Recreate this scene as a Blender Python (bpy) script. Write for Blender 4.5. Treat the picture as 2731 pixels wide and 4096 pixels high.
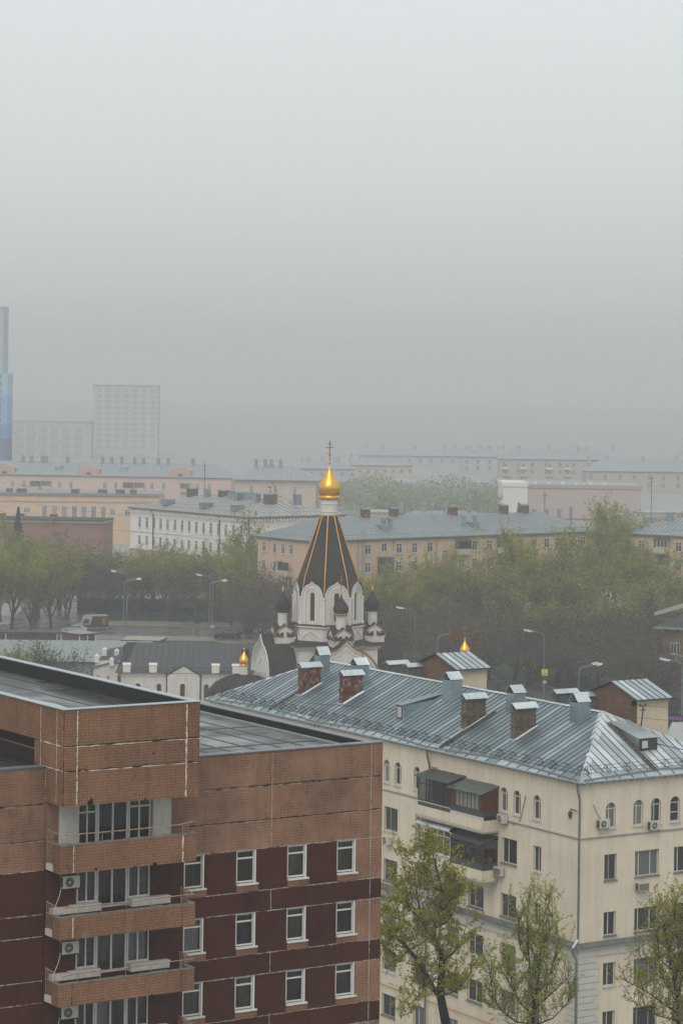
import bpy, math, random
from mathutils import Vector, Matrix
R = math.radians
rnd = random.Random(11)
for o_ in list(bpy.data.objects):
    bpy.data.objects.remove(o_, do_unlink=True)
SC = bpy.context.scene
COL = SC.collection

# ------------------------------------------------------------------ camera
CAM_H = 46.0
cam = bpy.data.cameras.new('camera')
cam.sensor_fit = 'HORIZONTAL'
cam.sensor_width = 36.0
cam.lens = 10500.0 / 2731.0 * 36.0          # long lens, held level and shifted down
cam.shift_y = -(2048.0 - 1500.0) / 2731.0
cam.clip_start = 1.0
cam.clip_end = 12000.0
camo = bpy.data.objects.new('camera', cam)
COL.objects.link(camo)
camo.matrix_world = Matrix.Translation((0, 0, CAM_H)) @ Matrix.Rotation(R(90), 4, 'X') @ Matrix.Rotation(0.0128, 4, 'Z')
SC.camera = camo

# ------------------------------------------------------------------ sky (overcast) and soft sun
SKY_GAIN = 1.05
SUN_EL, SUN_AZ = R(50), R(194)      # azimuth clockwise from +Y: the light comes from behind the camera
w = bpy.data.worlds.new('World')
SC.world = w
w.use_nodes = True
nt = w.node_tree
nt.nodes.clear()
out = nt.nodes.new('ShaderNodeOutputWorld')
sky = nt.nodes.new('ShaderNodeTexSky')
sky.sky_type = 'NISHITA'
sky.sun_disc = False
sky.sun_elevation = SUN_EL
sky.sun_rotation = SUN_AZ
sky.air_density = 2.0
sky.dust_density = 6.0
bg1 = nt.nodes.new('ShaderNodeBackground')
bg1.inputs['Strength'].default_value = 0.06
nt.links.new(sky.outputs[0], bg1.inputs['Color'])
tc = nt.nodes.new('ShaderNodeTexCoord')
sx = nt.nodes.new('ShaderNodeSeparateXYZ')
nt.links.new(tc.outputs['Generated'], sx.inputs[0])
mr = nt.nodes.new('ShaderNodeValToRGB')      # overcast luminance against sine of elevation, the same all round: dull at the horizon, brighter overhead
mr.color_ramp.interpolation = 'B_SPLINE'
for i_, (p_, v_) in enumerate(((0.0, .50), (.03, .64), (.075, .77), (.14, .85), (.5, .96), (1.0, .96))):
    e_ = mr.color_ramp.elements[i_] if i_ < 2 else mr.color_ramp.elements.new(p_)
    e_.position = p_; e_.color = (v_, v_, v_, 1)
nt.links.new(sx.outputs['Z'], mr.inputs[0])
ml = nt.nodes.new('ShaderNodeMath'); ml.operation = 'MULTIPLY'; ml.inputs[1].default_value = SKY_GAIN
nt.links.new(mr.outputs[0], ml.inputs[0])
bg2 = nt.nodes.new('ShaderNodeBackground')
bg2.inputs['Color'].default_value = (0.93, 0.98, 1.0, 1)
nt.links.new(ml.outputs[0], bg2.inputs['Strength'])
mx = nt.nodes.new('ShaderNodeMixShader')
mx.inputs[0].default_value = 0.88
nt.links.new(bg1.outputs[0], mx.inputs[1])
nt.links.new(bg2.outputs[0], mx.inputs[2])
nt.links.new(mx.outputs[0], out.inputs['Surface'])
sl = bpy.data.lights.new('sun', 'SUN')
sl.energy = 1.3
sl.angle = R(40)
sl.color = (1.0, 0.96, 0.9)
so = bpy.data.objects.new('sun', sl)
COL.objects.link(so)
sd = Vector((math.sin(SUN_AZ) * math.cos(SUN_EL), math.cos(SUN_AZ) * math.cos(SUN_EL), math.sin(SUN_EL)))
so.rotation_euler = (-sd).to_track_quat('-Z', 'Y').to_euler()
so.location = (0, -50, 120)

vs = SC.view_settings
SC.display_settings.display_device = 'sRGB'
vs.view_transform = 'Standard'
vs.look = 'None'
vs.exposure = 0.0
vs.gamma = 1.0
vs.use_curve_mapping = False
cy = SC.cycles
cy.use_denoising = True
cy.max_bounces = 6
cy.diffuse_bounces = 2
cy.glossy_bounces = 2
cy.transmission_bounces = 2
cy.transparent_max_bounces = 6
cy.volume_bounces = 0
cy.caustics_reflective = False
cy.caustics_refractive = False
cy.sample_clamp_indirect = 4.0

# ------------------------------------------------------------------ materials
MATS = {}
def srgb(r, g, b):
    f = lambda c: (c / 255 / 12.92) if c / 255 <= 0.04045 else ((c / 255 + 0.055) / 1.055) ** 2.4
    return (f(r), f(g), f(b))
class N:
    """small node helper"""
    def __init__(s, name):
        s.m = bpy.data.materials.new(name); s.m.use_nodes = True
        s.t = s.m.node_tree; s.t.nodes.clear()
        s.o = s.t.nodes.new('ShaderNodeOutputMaterial')
        s.b = s.t.nodes.new('ShaderNodeBsdfPrincipled')
        s.t.links.new(s.b.outputs[0], s.o.inputs['Surface'])
        MATS[name] = s.m
    def n(s, typ, **kw):
        x = s.t.nodes.new(typ)
        for k, v in kw.items():
            if k in x.inputs: x.inputs[k].default_value = v
            else: setattr(x, k, v)
        return x
    def l(s, a, b): s.t.links.new(a, b)
    def coord(s, kind='Object', scale=(1, 1, 1)):
        c = s.n('ShaderNodeTexCoord'); m = s.n('ShaderNodeMapping'); m.inputs['Scale'].default_value = scale
        if kind == 'World':
            g = s.n('ShaderNodeNewGeometry'); s.l(g.outputs['Position'], m.inputs[0])
        else: s.l(c.outputs[kind], m.inputs[0])
        return m.outputs[0]
    def noise(s, co, scale, detail=4, rough=.55):
        x = s.n('ShaderNodeTexNoise'); x.inputs['Scale'].default_value = scale
        x.inputs['Detail'].default_value = detail; x.inputs['Roughness'].default_value = rough
        s.l(co, x.inputs['Vector']); return x.outputs['Fac']
    def ramp(s, fac, stops):
        x = s.n('ShaderNodeValToRGB'); e = x.color_ramp.elements
        while len(e) < len(stops): e.new(.5)
        for i, (p, c) in enumerate(stops): e[i].position = p; e[i].color = (*c, 1) if len(c) == 3 else c
        s.l(fac, x.inputs[0]); return x.outputs[0]
    def mix(s, fac, a, b, mode='MIX'):
        x = s.n('ShaderNodeMix', data_type='RGBA', blend_type=mode)
        for v, i in ((fac, 0), (a, 6), (b, 7)):
            if hasattr(v, 'default_value') or hasattr(v, 'is_output'): s.l(v, x.inputs[i])
            elif isinstance(v, (int, float)): x.inputs[i].default_value = v if i == 0 else (v, v, v, 1)
            else: x.inputs[i].default_value = (*v, 1)
        return x.outputs[2]
    def bump(s, h, dist=.01, strength=.6):
        x = s.n('ShaderNodeBump'); x.inputs['Distance'].default_value = dist; x.inputs['Strength'].default_value = strength
        s.l(h, x.inputs['Height']); s.l(x.outputs[0], s.b.inputs['Normal'])
    def base(s, c):
        if isinstance(c, tuple): s.b.inputs['Base Color'].default_value = (*c, 1)
        else: s.l(c, s.b.inputs['Base Color'])
        return s
    def set(s, rough=.7, metal=0., spec=.5):
        s.b.inputs['Roughness'].default_value = rough; s.b.inputs['Metallic'].default_value = metal
        s.b.inputs['Specular IOR Level'].default_value = spec; return s
def scl(c, k): return tuple(min(1, x * k) for x in c)

def plain(name, c, rough=.7, metal=0., var=.12, scale=2.0, spec=.14, streak=0.):
    m = N(name); co = m.coord('World')
    f = m.noise(co, scale, 5)
    col = m.ramp(f, [(.3, scl(c, 1 - var)), (.7, scl(c, 1 + var))])
    if streak:
        cs = m.coord('World', (1.6, 1.6, .12)); g = m.noise(cs, 1.3, 6, .65)
        col = m.mix(m.ramp(g, [(.45, (0, 0, 0)), (.75, (streak,) * 3)]), col, scl(c, .45))
    m.base(col).set(rough, metal, spec)
    return m.m

def tile_mat(name, tile, grout, dirt, fade):
    """small vertical facade tiles: 75 x 124 mm pitch, dark or pale grout, stains and rubbed areas"""
    m = N(name); co = m.coord('Object')
    sp = m.n('ShaderNodeSeparateXYZ'); m.l(co, sp.inputs[0])
    g = m.n('ShaderNodeNewGeometry')
    # run along the wall: x + y (each panel is axis aligned in its own frame)
    ad = m.n('ShaderNodeMath', operation='ADD'); m.l(sp.outputs[0], ad.inputs[0]); m.l(sp.outputs[1], ad.inputs[1])
    cb = m.n('ShaderNodeCombineXYZ'); m.l(ad.outputs[0], cb.inputs[0]); m.l(sp.outputs[2], cb.inputs[1])
    br = m.n('ShaderNodeTexBrick'); br.offset = 0.0; br.squash = 1.0
    br.inputs['Scale'].default_value = 1.0; br.inputs['Brick Width'].default_value = .0755; br.inputs['Row Height'].default_value = .124
    br.inputs['Mortar Size'].default_value = .0075; br.inputs['Mortar Smooth'].default_value = .1
    br.inputs['Color1'].default_value = (*scl(tile, .86), 1); br.inputs['Color2'].default_value = (*scl(tile, 1.14), 1); br.inputs['Mortar'].default_value = (*grout, 1)
    m.l(cb.outputs[0], br.inputs['Vector'])
    n1 = m.noise(co, .9, 5, .6)
    # patches where the grout is smeared to the colour of the tile
    col = m.mix(m.ramp(n1, [(.42, (0, 0, 0)), (.62, (fade,) * 3)]), br.outputs['Color'], tile)
    cs = m.coord('Object', (2.2, 2.2, .25)); n2 = m.noise(cs, 1.0, 6, .7)
    col = m.mix(m.ramp(n2, [(.5, (0, 0, 0)), (.78, (.55,) * 3)]), col, dirt)
    n3 = m.noise(co, 3.7, 3, .6)
    col = m.mix(m.ramp(n3, [(.66, (0, 0, 0)), (.74, (.5,) * 3)]), col, scl(dirt, .6))
    n4 = m.noise(co, .35, 3); col = m.mix(.75, col, m.ramp(n4, [(.3, (.58,) * 3), (.7, (1.08,) * 3)]), 'MULTIPLY')
    m.base(col).set(.7, 0, .10); m.bump(br.outputs['Fac'], -.004, .5)
    return m.m

TAN_T = tile_mat('tan_tile', srgb(150, 110, 84), srgb(40, 27, 20), srgb(74, 52, 41), .28)
TAN_F = tile_mat('rubbed_tan_tile', srgb(150, 113, 90), srgb(52, 37, 29), srgb(80, 56, 44), .85)
RED_T = tile_mat('maroon_tile', srgb(60, 17, 9), srgb(92, 58, 44), srgb(30, 8, 5), .12)
WALLCORE = plain('panel_core', srgb(70, 62, 56), .9)
SEAL = plain('joint_sealant', srgb(196, 186, 172), .8, var=.35, scale=9)
SEALG = plain('grey_joint_sealant', srgb(150, 144, 138), .8, var=.3, scale=9)
BLACKGAP = plain('open_joint', srgb(26, 22, 20), .95)
FLASH = plain('painted_flashing', srgb(168, 178, 180), .35, .35, .1, 1.5)
FLASHD = plain('grey_flashing', srgb(118, 124, 128), .4, .3, .12, 1.5)
def roof_mat():
    m = N('bitumen_roof'); co = m.coord('World', (1, 1, 1))
    f = m.noise(co, .45, 6, .6); cs = m.coord('Object', (.25, 1.6, 1)); g = m.noise(cs, .8, 5)
    col = m.ramp(f, [(.3, srgb(42, 44, 46)), (.7, srgb(70, 72, 73))])
    col = m.mix(m.ramp(g, [(.52, (0, 0, 0)), (.72, (.55,) * 3)]), col, srgb(112, 112, 110))
    m.base(col)
    r = m.ramp(m.noise(co, .3, 4), [(.4, (.16,) * 3), (.6, (.55,) * 3)]); m.l(r, m.b.inputs['Roughness'])
    m.bump(m.noise(co, 6, 4), .01, .3); return m.m
BITUM = roof_mat()
BITUMV = plain('bitumen_upstand', srgb(38, 37, 37), .6, var=.25, scale=1.2)
WHITEPL = plain('white_plaster', srgb(196, 190, 180), .85, var=.12, scale=5, streak=.3)
PVC = plain('white_window_frame', srgb(205, 203, 198), .4, var=.06)
PVCG = plain('grey_window_frame', srgb(150, 146, 140), .5, var=.1)
WOODF = plain('brown_wood_frame', srgb(88, 52, 36), .6, var=.2, scale=4)
SILLM = plain('grey_stone_sill', srgb(118, 112, 104), .75, var=.15)
RUST = plain('rusty_painted_steel', srgb(150, 128, 108), .7, var=.4, scale=7)
STEELD = plain('dark_steel', srgb(52, 48, 45), .55, .4, .2, 5)
CONC = plain('weathered_concrete', srgb(120, 112, 102), .9, var=.3, scale=5, streak=.5)
ACW = plain('air_unit_casing', srgb(186, 182, 172), .5, var=.06)
ACD = plain('air_unit_grille', srgb(62, 62, 62), .6)
DARKROOM = plain('room_interior', srgb(20, 18, 17), .9)  # near-black sheets stand in for the dimness of rooms behind glass
def glass_mat(name, c1, c2, see, tint=.84, vary=True):
    m = N(name)
    oi = m.n('ShaderNodeObjectInfo')
    m.base(m.ramp(oi.outputs['Random'], [(0, c1), (.62, c2), (.66, scl(c2, 3.2 if vary else 1)), (1, scl(c2, 5.5 if vary else 1.1))])).set(.06, 0, .6)
    if see:
        tr = m.n('ShaderNodeBsdfTransparent'); tr.inputs[0].default_value = (tint, tint, tint, 1)
        gl = m.n('ShaderNodeBsdfGlossy'); gl.inputs['Roughness'].default_value = .03
        ms = m.n('ShaderNodeMixShader'); lw = m.n('ShaderNodeFresnel'); lw.inputs[0].default_value = 1.5
        m.l(lw.outputs[0], ms.inputs[0]); m.l(tr.outputs[0], ms.inputs[1]); m.l(gl.outputs[0], ms.inputs[2])
        m.l(ms.outputs[0], m.o.inputs['Surface'])
    return m.m
GLASSD = glass_mat('shade_tinted_glass', (0, 0, 0), (0, 0, 0), True, .22)  # dark tint puts the shade of the glazed balconies into the panes
GLASS = glass_mat('clear_glass', (0, 0, 0), (0, 0, 0), True)
PANE = glass_mat('dark_window_glass', (.004, .004, .004), (.03, .03, .028), False)
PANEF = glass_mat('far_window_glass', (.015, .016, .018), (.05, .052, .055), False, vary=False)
PANEM = glass_mat('haze_toned_glass', (.11, .115, .12), (.17, .175, .18), False, vary=False)  # panes lightened to imitate haze in front of far windows
CURT = []
for i_, c_ in enumerate([(96, 93, 84), (150, 150, 146), (76, 72, 58), (66, 68, 72), (112, 106, 90)]):
    CURT.append(plain('curtain_cloth_%d' % i_, srgb(*c_), .9, var=.15, scale=4))
CREAM = plain('cream_render', srgb(212, 199, 178), .9, var=.07, scale=.6, streak=.32)
CREAMW = plain('pale_stone_trim', srgb(192, 188, 180), .85, var=.06, scale=2, streak=.2)
CORNM = plain('weathered_cornice', srgb(150, 145, 132), .85, var=.15, scale=2, streak=.4)
def zinc(name, c, rough, rust=0):
    m = N(name); co = m.coord('World'); oi = m.n('ShaderNodeObjectInfo')
    f = m.noise(co, .7, 5, .6)
    col = m.ramp(f, [(.25, scl(c, .78)), (.75, scl(c, 1.12))])
    col = m.mix(.6, col, m.ramp(oi.outputs['Random'], [(0, (.62,) * 3), (1, (1.05,) * 3)]), 'MULTIPLY')
    g = m.noise(co, 5, 5, .7)
    col = m.mix(m.ramp(g, [(.56, (0, 0, 0)), (.75, (.4,) * 3)]), col, scl(c, .5))
    if rust:
        h = m.noise(m.coord('World', (1, 1, 2.5)), 1.1, 5, .7)
        col = m.mix(m.ramp(h, [(.55, (0, 0, 0)), (.7, (rust,) * 3)]), col, srgb(168, 112, 70))
    m.base(col).set(rough, .55, .5)
    m.l(m.ramp(f, [(.3, (rough - .1,) * 3), (.7, (rough + .1,) * 3)]), m.b.inputs['Roughness'])
    m.bump(m.noise(co, 2.2, 3), .02, .25)
    return m.m
ZINC = zinc('zinc_sheet', (.225, .285, .305), .42)
ZINCL = zinc('bright_and_skylit_zinc', (.66, .71, .73), .34)  # caps and flashings; on the end slope its lightness is painted sky reflection
ZINCE = zinc('eave_zinc_sheet', (.44, .50, .52), .33, .35)
ZINCB = zinc('bluish_galvanised_sheet', (.33, .42, .46), .34)
SEAM = plain('standing_seam', srgb(88, 98, 101), .45, .5, .1)
def brick_mat(name, c1, c2, mort, patch, pf):
    m = N(name); co = m.coord('Object')
    sp = m.n('ShaderNodeSeparateXYZ'); m.l(co, sp.inputs[0])
    ad = m.n('ShaderNodeMath', operation='ADD'); m.l(sp.outputs[0], ad.inputs[0]); m.l(sp.outputs[1], ad.inputs[1])
    cb = m.n('ShaderNodeCombineXYZ'); m.l(ad.outputs[0], cb.inputs[0]); m.l(sp.outputs[2], cb.inputs[1])
    br = m.n('ShaderNodeTexBrick'); br.inputs['Scale'].default_value = 1; br.inputs['Brick Width'].default_value = .26; br.inputs['Row Height'].default_value = .077
    br.inputs['Mortar Size'].default_value = .008; br.inputs['Color1'].default_value = (*c1, 1); br.inputs['Color2'].default_value = (*c2, 1); br.inputs['Mortar'].default_value = (*mort, 1)
    m.l(cb.outputs[0], br.inputs['Vector'])
    n = m.noise(co, 2.6, 5, .65)
    col = m.mix(m.ramp(n, [(.5 - pf, (0, 0, 0)), (.56 - pf, (1, 1, 1))]), br.outputs['Color'], patch)
    n2 = m.noise(co, 1.2, 5, .7); col = m.mix(m.ramp(n2, [(.5, (0, 0, 0)), (.7, (.6,) * 3)]), col, scl(c1, .35))
    m.base(col).set(.9, 0, .2); m.bump(br.outputs['Fac'], -.006, .6); return m.m
BRICKR = brick_mat('peeling_red_brick', srgb(112, 52, 38), srgb(92, 40, 32), srgb(96, 80, 70), srgb(140, 130, 118), -.02)
BRICKB = brick_mat('grimy_brown_brick', srgb(98, 80, 64), srgb(80, 62, 50), srgb(98, 90, 80), srgb(108, 99, 86), .03)
BROWNPL = plain('brown_plaster', srgb(112, 88, 72), .9, var=.18, scale=1.5, streak=.3)

# ------------------------------------------------------------------ mesh helpers
class MB:
    def __init__(s): s.v = []; s.f = []; s.mi = []; s.cur = 0; s.smooth = False
    def mat(s, i): s.cur = i; return s
    def poly(s, pts):
        b = len(s.v); s.v += [tuple(p) for p in pts]; s.f.append(tuple(range(b, b + len(pts)))); s.mi.append(s.cur); return s
    def quads(s, vs, fs):
        b = len(s.v); s.v += [tuple(p) for p in vs]
        for f in fs: s.f.append(tuple(i + b for i in f)); s.mi.append(s.cur)
        return s
    def box(s, x0, x1, y0, y1, z0, z1):
        return s.quads([(x0, y0, z0), (x1, y0, z0), (x1, y1, z0), (x0, y1, z0), (x0, y0, z1), (x1, y0, z1), (x1, y1, z1), (x0, y1, z1)],
                       [(0, 3, 2, 1), (4, 5, 6, 7), (0, 1, 5, 4), (1, 2, 6, 5), (2, 3, 7, 6), (3, 0, 4, 7)])
    def prism(s, pts, d):
        """closed polygon pts extruded by vector d"""
        n = len(pts); d = Vector(d); a = [Vector(p) for p in pts]
        vs = a + [p + d for p in a]
        fs = [tuple(reversed(range(n))), tuple(range(n, 2 * n))] + [(i, (i + 1) % n, n + (i + 1) % n, n + i) for i in range(n)]
        return s.quads(vs, fs)
    def tube(s, pts, r, n=6, cap=True):
        pts = [Vector(p) for p in pts]; rs = r if isinstance(r, (list, tuple)) else [r] * len(pts)
        b = len(s.v); ref = None
        for i, p in enumerate(pts):
            t = (pts[min(i + 1, len(pts) - 1)] - pts[max(i - 1, 0)])
            if t.length < 1e-9: t = Vector((0, 0, 1))
            t.normalize()
            a = Vector((0, 0, 1)) if abs(t.z) < .9 else Vector((1, 0, 0))
            if ref is not None and abs(ref.dot(t)) < .95: a = ref
            x = (a - t * a.dot(t)).normalized(); y = t.cross(x); ref = x
            for k in range(n):
                an = 2 * math.pi * k / n; q = p + (x * math.cos(an) + y * math.sin(an)) * rs[i]; s.v.append(tuple(q))
        for i in range(len(pts) - 1):
            for k in range(n):
                k2 = (k + 1) % n; s.f.append((b + i * n + k, b + i * n + k2, b + (i + 1) * n + k2, b + (i + 1) * n + k)); s.mi.append(s.cur)
        if cap:
            s.f.append(tuple(b + k for k in reversed(range(n)))); s.mi.append(s.cur)
            e = b + (len(pts) - 1) * n; s.f.append(tuple(e + k for k in range(n))); s.mi.append(s.cur)
        return s
    def bar(s, p, q, r=.02, n=4): return s.tube([p, q], r, n)
    def lathe(s, prof, n=24, cx=0, cy=0, ph=0):
        b = len(s.v)
        for r, z in prof:
            for k in range(n):
                a = 2 * math.pi * k / n + ph; s.v.append((cx + r * math.cos(a), cy + r * math.sin(a), z))
        for i in range(len(prof) - 1):
            for k in range(n):
                k2 = (k + 1) % n; s.f.append((b + i * n + k, b + i * n + k2, b + (i + 1) * n + k2, b + (i + 1) * n + k)); s.mi.append(s.cur)
        s.f.append(tuple(b + k for k in reversed(range(n)))); s.mi.append(s.cur)
        e = b + (len(prof) - 1) * n; s.f.append(tuple(e + k for k in range(n))); s.mi.append(s.cur)
        return s
    def mesh(s, name, mats, smooth=None):
        me = bpy.data.meshes.new(name); me.from_pydata(s.v, [], s.f)
        for m in (mats if isinstance(mats, (list, tuple)) else [mats]): me.materials.append(m)
        if any(s.mi): me.polygons.foreach_set('material_index', s.mi)
        if smooth or s.smooth:
            me.polygons.foreach_set('use_smooth', [True] * len(s.f))
        me.update(); return me
    def build(s, name, mats, parent=None, loc=(0, 0, 0), rz=0, smooth=None):
        return put(name, s.mesh(name, mats, smooth), parent, loc, rz)
def put(name, me, parent=None, loc=(0, 0, 0), rz=0, sc=None):
    o = bpy.data.objects.new(name, me); COL.objects.link(o); o.parent = parent
    o.location = loc; o.rotation_euler = (0, 0, rz)
    if sc: o.scale = sc if isinstance(sc, (tuple, list)) else (sc,) * 3
    return o
USED = {}
def tag(o, label, cat=None, group=None, kind=None):
    if label: o['label'] = label
    if cat: o['category'] = cat
    if group: o['group'] = group
    if kind: o['kind'] = kind
    return o
def thing(name, label, cat, loc=(0, 0, 0), rz=0, group=None):
    o = bpy.data.objects.new(name, None); o.empty_display_size = .5; COL.objects.link(o)
    o.location = loc; o.rotation_euler = (0, 0, rz)
    return tag(o, label, cat, group)
def box(name, mat, parent, x0, x1, y0, y1, z0, z1, **k): return MB().box(x0, x1, y0, y1, z0, z1).build(name, mat, parent, **k)
def copy_tree(o, parent=None):
    c = o.copy(); COL.objects.link(c); c.parent = parent
    for ch in o.children: copy_tree(ch, c)
    return c
def frame_rect(mb, a, b, z0, z1, y0, y1, t, bars=(), hbars=()):
    """flat rectangular frame in the xz plane between y0..y1 with mullions (x positions) and transoms (z positions)"""
    mb.box(a, a + t, y0, y1, z0, z1); mb.box(b - t, b, y0, y1, z0, z1)
    mb.box(a + t, b - t, y0, y1, z0, z0 + t); mb.box(a + t, b - t, y0, y1, z1 - t, z1)
    for x in bars: mb.box(x - t / 2, x + t / 2, y0, y1, z0 + t, z1 - t)
    for h in hbars:
        x0, x1, z = h if isinstance(h, tuple) else (a + t, b - t, h)
        mb.box(x0, x1, y0 + .004, y1 - .004, z - t / 2, z + t / 2)
    return mb
GROUND_NEAR = -3.2
ROT = R(32.5)
# ------------------------------------------------------------------ windows
def curtain_mesh(a, b, z0, z1, y, amp=.03, n=14, seed=0):
    r = random.Random(seed); mb = MB(); mb.smooth = True
    xs = [a + (b - a) * i / n for i in range(n + 1)]
    ys = [y + amp * math.sin(i * 2.1 + r.random() * 2) for i in range(n + 1)]
    for i in range(n):
        mb.poly([(xs[i], ys[i], z0), (xs[i + 1], ys[i + 1], z0), (xs[i + 1], ys[i + 1], z1), (xs[i], ys[i], z1)])
    return mb
def big_window(par, a, b, z0, z1, loc=(0, 0, 0), rz=0, y=.10, bars=(), hbars=(), t=.07, fm=None, sill=None, seed=0, curt=True, name='window', tag_=None):
    """see-through window: frame with children pane, curtain and sill"""
    fm = fm or PVC
    w = frame_rect(MB(), a, b, z0, z1, y, y + .07, t, bars, hbars).build(name, fm, par, loc, rz)
    MB().poly([(a + t, y + .035, z0 + t), (b - t, y + .035, z0 + t), (b - t, y + .035, z1 - t), (a + t, y + .035, z1 - t)]).build('pane', GLASS, w)
    r = random.Random(seed)
    if curt:
        k = r.choice([0, 0, 1, 2, 3, 4]); lo, hi = a + t, b - t
        if curt == 'half': hi = a + (b - a) * .5
        curtain_mesh(lo, hi, z0 + .05, z1 - .04, y + .2, .035, int(8 + 8 * (hi - lo)), seed).build('curtain', CURT[k], w)
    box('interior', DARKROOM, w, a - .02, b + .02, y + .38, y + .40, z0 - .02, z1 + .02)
    if sill:
        box('sill', sill, w, a - .03, b + .12, -.13, y, z0 - .10, z0 - .035)
    return w

# ------------------------------------------------------------------ tiled panel building
RED = thing('panel_apartment_block', 'tan and maroon tiled panel apartment block with stacked balconies', 'building', (-4.383, 116.7, 0), ROT)
def rpanel(u0, u1, z0, z1, mat, y0=0., g=.014, nm='wall_panel', d=.45):
    return box(nm, mat, RED, u0 + g, u1 - g, y0, y0 + d, z0 + g, z1 - g)
def spanel(x, v0, v1, z0, z1, mat, g=.014, d=.3):
    return box('wall_panel', mat, RED, x, x + d, v0 + g, v1 - g, z0 + g, z1 - g)
def ribbon(p, q, w, mat, off, seed, par=RED, nrm=(0, -1, 0), dens=.10, keep=1.0):
    """irregular smear of joint filler laid along a joint from p to q, standing proud of the wall by off"""
    r = random.Random(seed); p = Vector(p); q = Vector(q); L = (q - p).length; n = max(2, int(L / dens)); t = (q - p) / L
    nv = Vector(nrm); s = t.cross(nv).normalized(); mb = MB()
    prev = None
    for i in range(n + 1):
        c = p + t * (L * i / n) + s * r.uniform(-.35, .35) * w; h = w * r.uniform(.25, 1.0)
        cur = (c + s * h + nv * off, c - s * h + nv * off, c - s * h * 1.2, c + s * h * 1.2)
        if r.random() > keep: h = w * .06; cur = (c + s * h, c - s * h, c - s * h * 1.2 - nv * .01, c + s * h * 1.2 - nv * .01)
        if prev is not None:
            mb.quads([*prev, *cur], [(0, 4, 5, 1), (1, 5, 6, 2), (3, 7, 4, 0)])
        prev = cur
    if mb.f: mb.build('joint_filler', mat, par)
# body behind the panels
MB().box(-16, 7.70, .46, 22, GROUND_NEAR, 24.7).box(-9.3, -3.05, .46, 22, 24.7, 28.6).box(-16, -9.35, .46, 22, 24.7, 28.55).box(-3.0, 7.70, .46, 22, 24.7, 28.55).build('core_wall', WALLCORE, RED)
TOP = [(24.77, 26.05), (26.05, 27.58), (27.58, 29.10)]
for z0, z1 in TOP:
    for u0, u1 in ((-16, -9.45), (1.8, 7.1), (7.1, 7.73)): rpanel(u0, u1, z0, z1, TAN_F)
    if z0 > 27: rpanel(-2.9, 1.8, z0, z1, TAN_F)
    else: rpanel(-3.35, 1.8, z0, z1, TAN_F)
rpanel(-9.45, -8.8, 26.05, 27.66, TAN_F); rpanel(-9.45, -8.8, 24.77, 26.05, TAN_F)
for a, b in ((-8.8, -7.86), (-4.24, -3.35)):
    box('plaster_pier', WHITEPL, RED, a, b, -.02, .45, 24.85, 27.66)
WIN_U = [-2.66, 0.0, 2.65, 5.29]
FL = [24.77 - 2.82 * i for i in range(5)]
for k, zt in enumerate(FL):
    zb, zs = zt - 1.88, zt - 2.82
    # band of piers between the windows
    for u0, u1, m in ((-16, -9.45, RED_T), (-9.45, -7.95, RED_T), (-4.30, -2.66, RED_T), (-1.66, 0, RED_T), (1.0, 2.65, RED_T), (3.65, 5.29, RED_T), (6.29, 7.1, TAN_F), (7.1, 7.73, TAN_F)):
        rpanel(u0, u1, zb, zt, m)
    for i, u0 in enumerate(WIN_U):
        # tiled apron under the sill
        box('window_apron', TAN_T, RED, u0 + .01, u0 + 1.10, -.075, .44, zb + .015, zb + .33)
        op = (k * 4 + i) in (2, 9)
        big_window(RED, u0 + .03, u0 + .97, zb + .42, zt - .02, y=.10, hbars=[zb + .42 + 1.08], sill=PVC, seed=40 + k * 7 + i,
                   curt='half' if (k, i) in ((0, 0), (2, 2)) else True).name
        MB().box(u0 + .93, u0 + .999, -.012, .10, zb + .33, zt - .02).build('reveal', PVC, RED)
    for u0, u1 in ((-16, -9.45), (-9.45, 1.8), (1.8, 7.1), (7.1, 7.73)): rpanel(u0, u1, zs, zb, RED_T)
# filler in the joints of the facade
sd_ = 100
for z in (26.05, 27.58):
    for u0, u1 in ((-16, -9.5), (-2.8, 1.8), (1.85, 7.7)):
        sd_ += 1; ribbon((u0, 0, z + .005), (u1, 0, z + .005), .035, BLACKGAP, .004, sd_, keep=.8, dens=.16)
        ribbon((u0, 0, z - .03), (u1, 0, z - .03), .022, SEALG, .007, sd_ + 300, keep=.55, dens=.2)
for k, zt in enumerate(FL):
    for z, kp in ((zt, .9), (zt - 1.88, .92)):
        for u0, u1 in ((-16, -9.5), (-2.7, 7.7)):
            sd_ += 1; ribbon((u0, 0, z), (u1, 0, z), .026, SEALG, .006, sd_, keep=kp, dens=.14)
for u0, z0, z1 in ((1.8, 24.8, 29.05), (7.1, 11, 29.05), (1.8, 21.95, 22.9), (1.8, 19.12, 20.07), (1.8, 16.3, 17.3)):
    sd_ += 1; ribbon((u0, 0, z0), (u0, 0, z1), .024, SEALG, .006, sd_, keep=.97, dens=.13)
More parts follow.
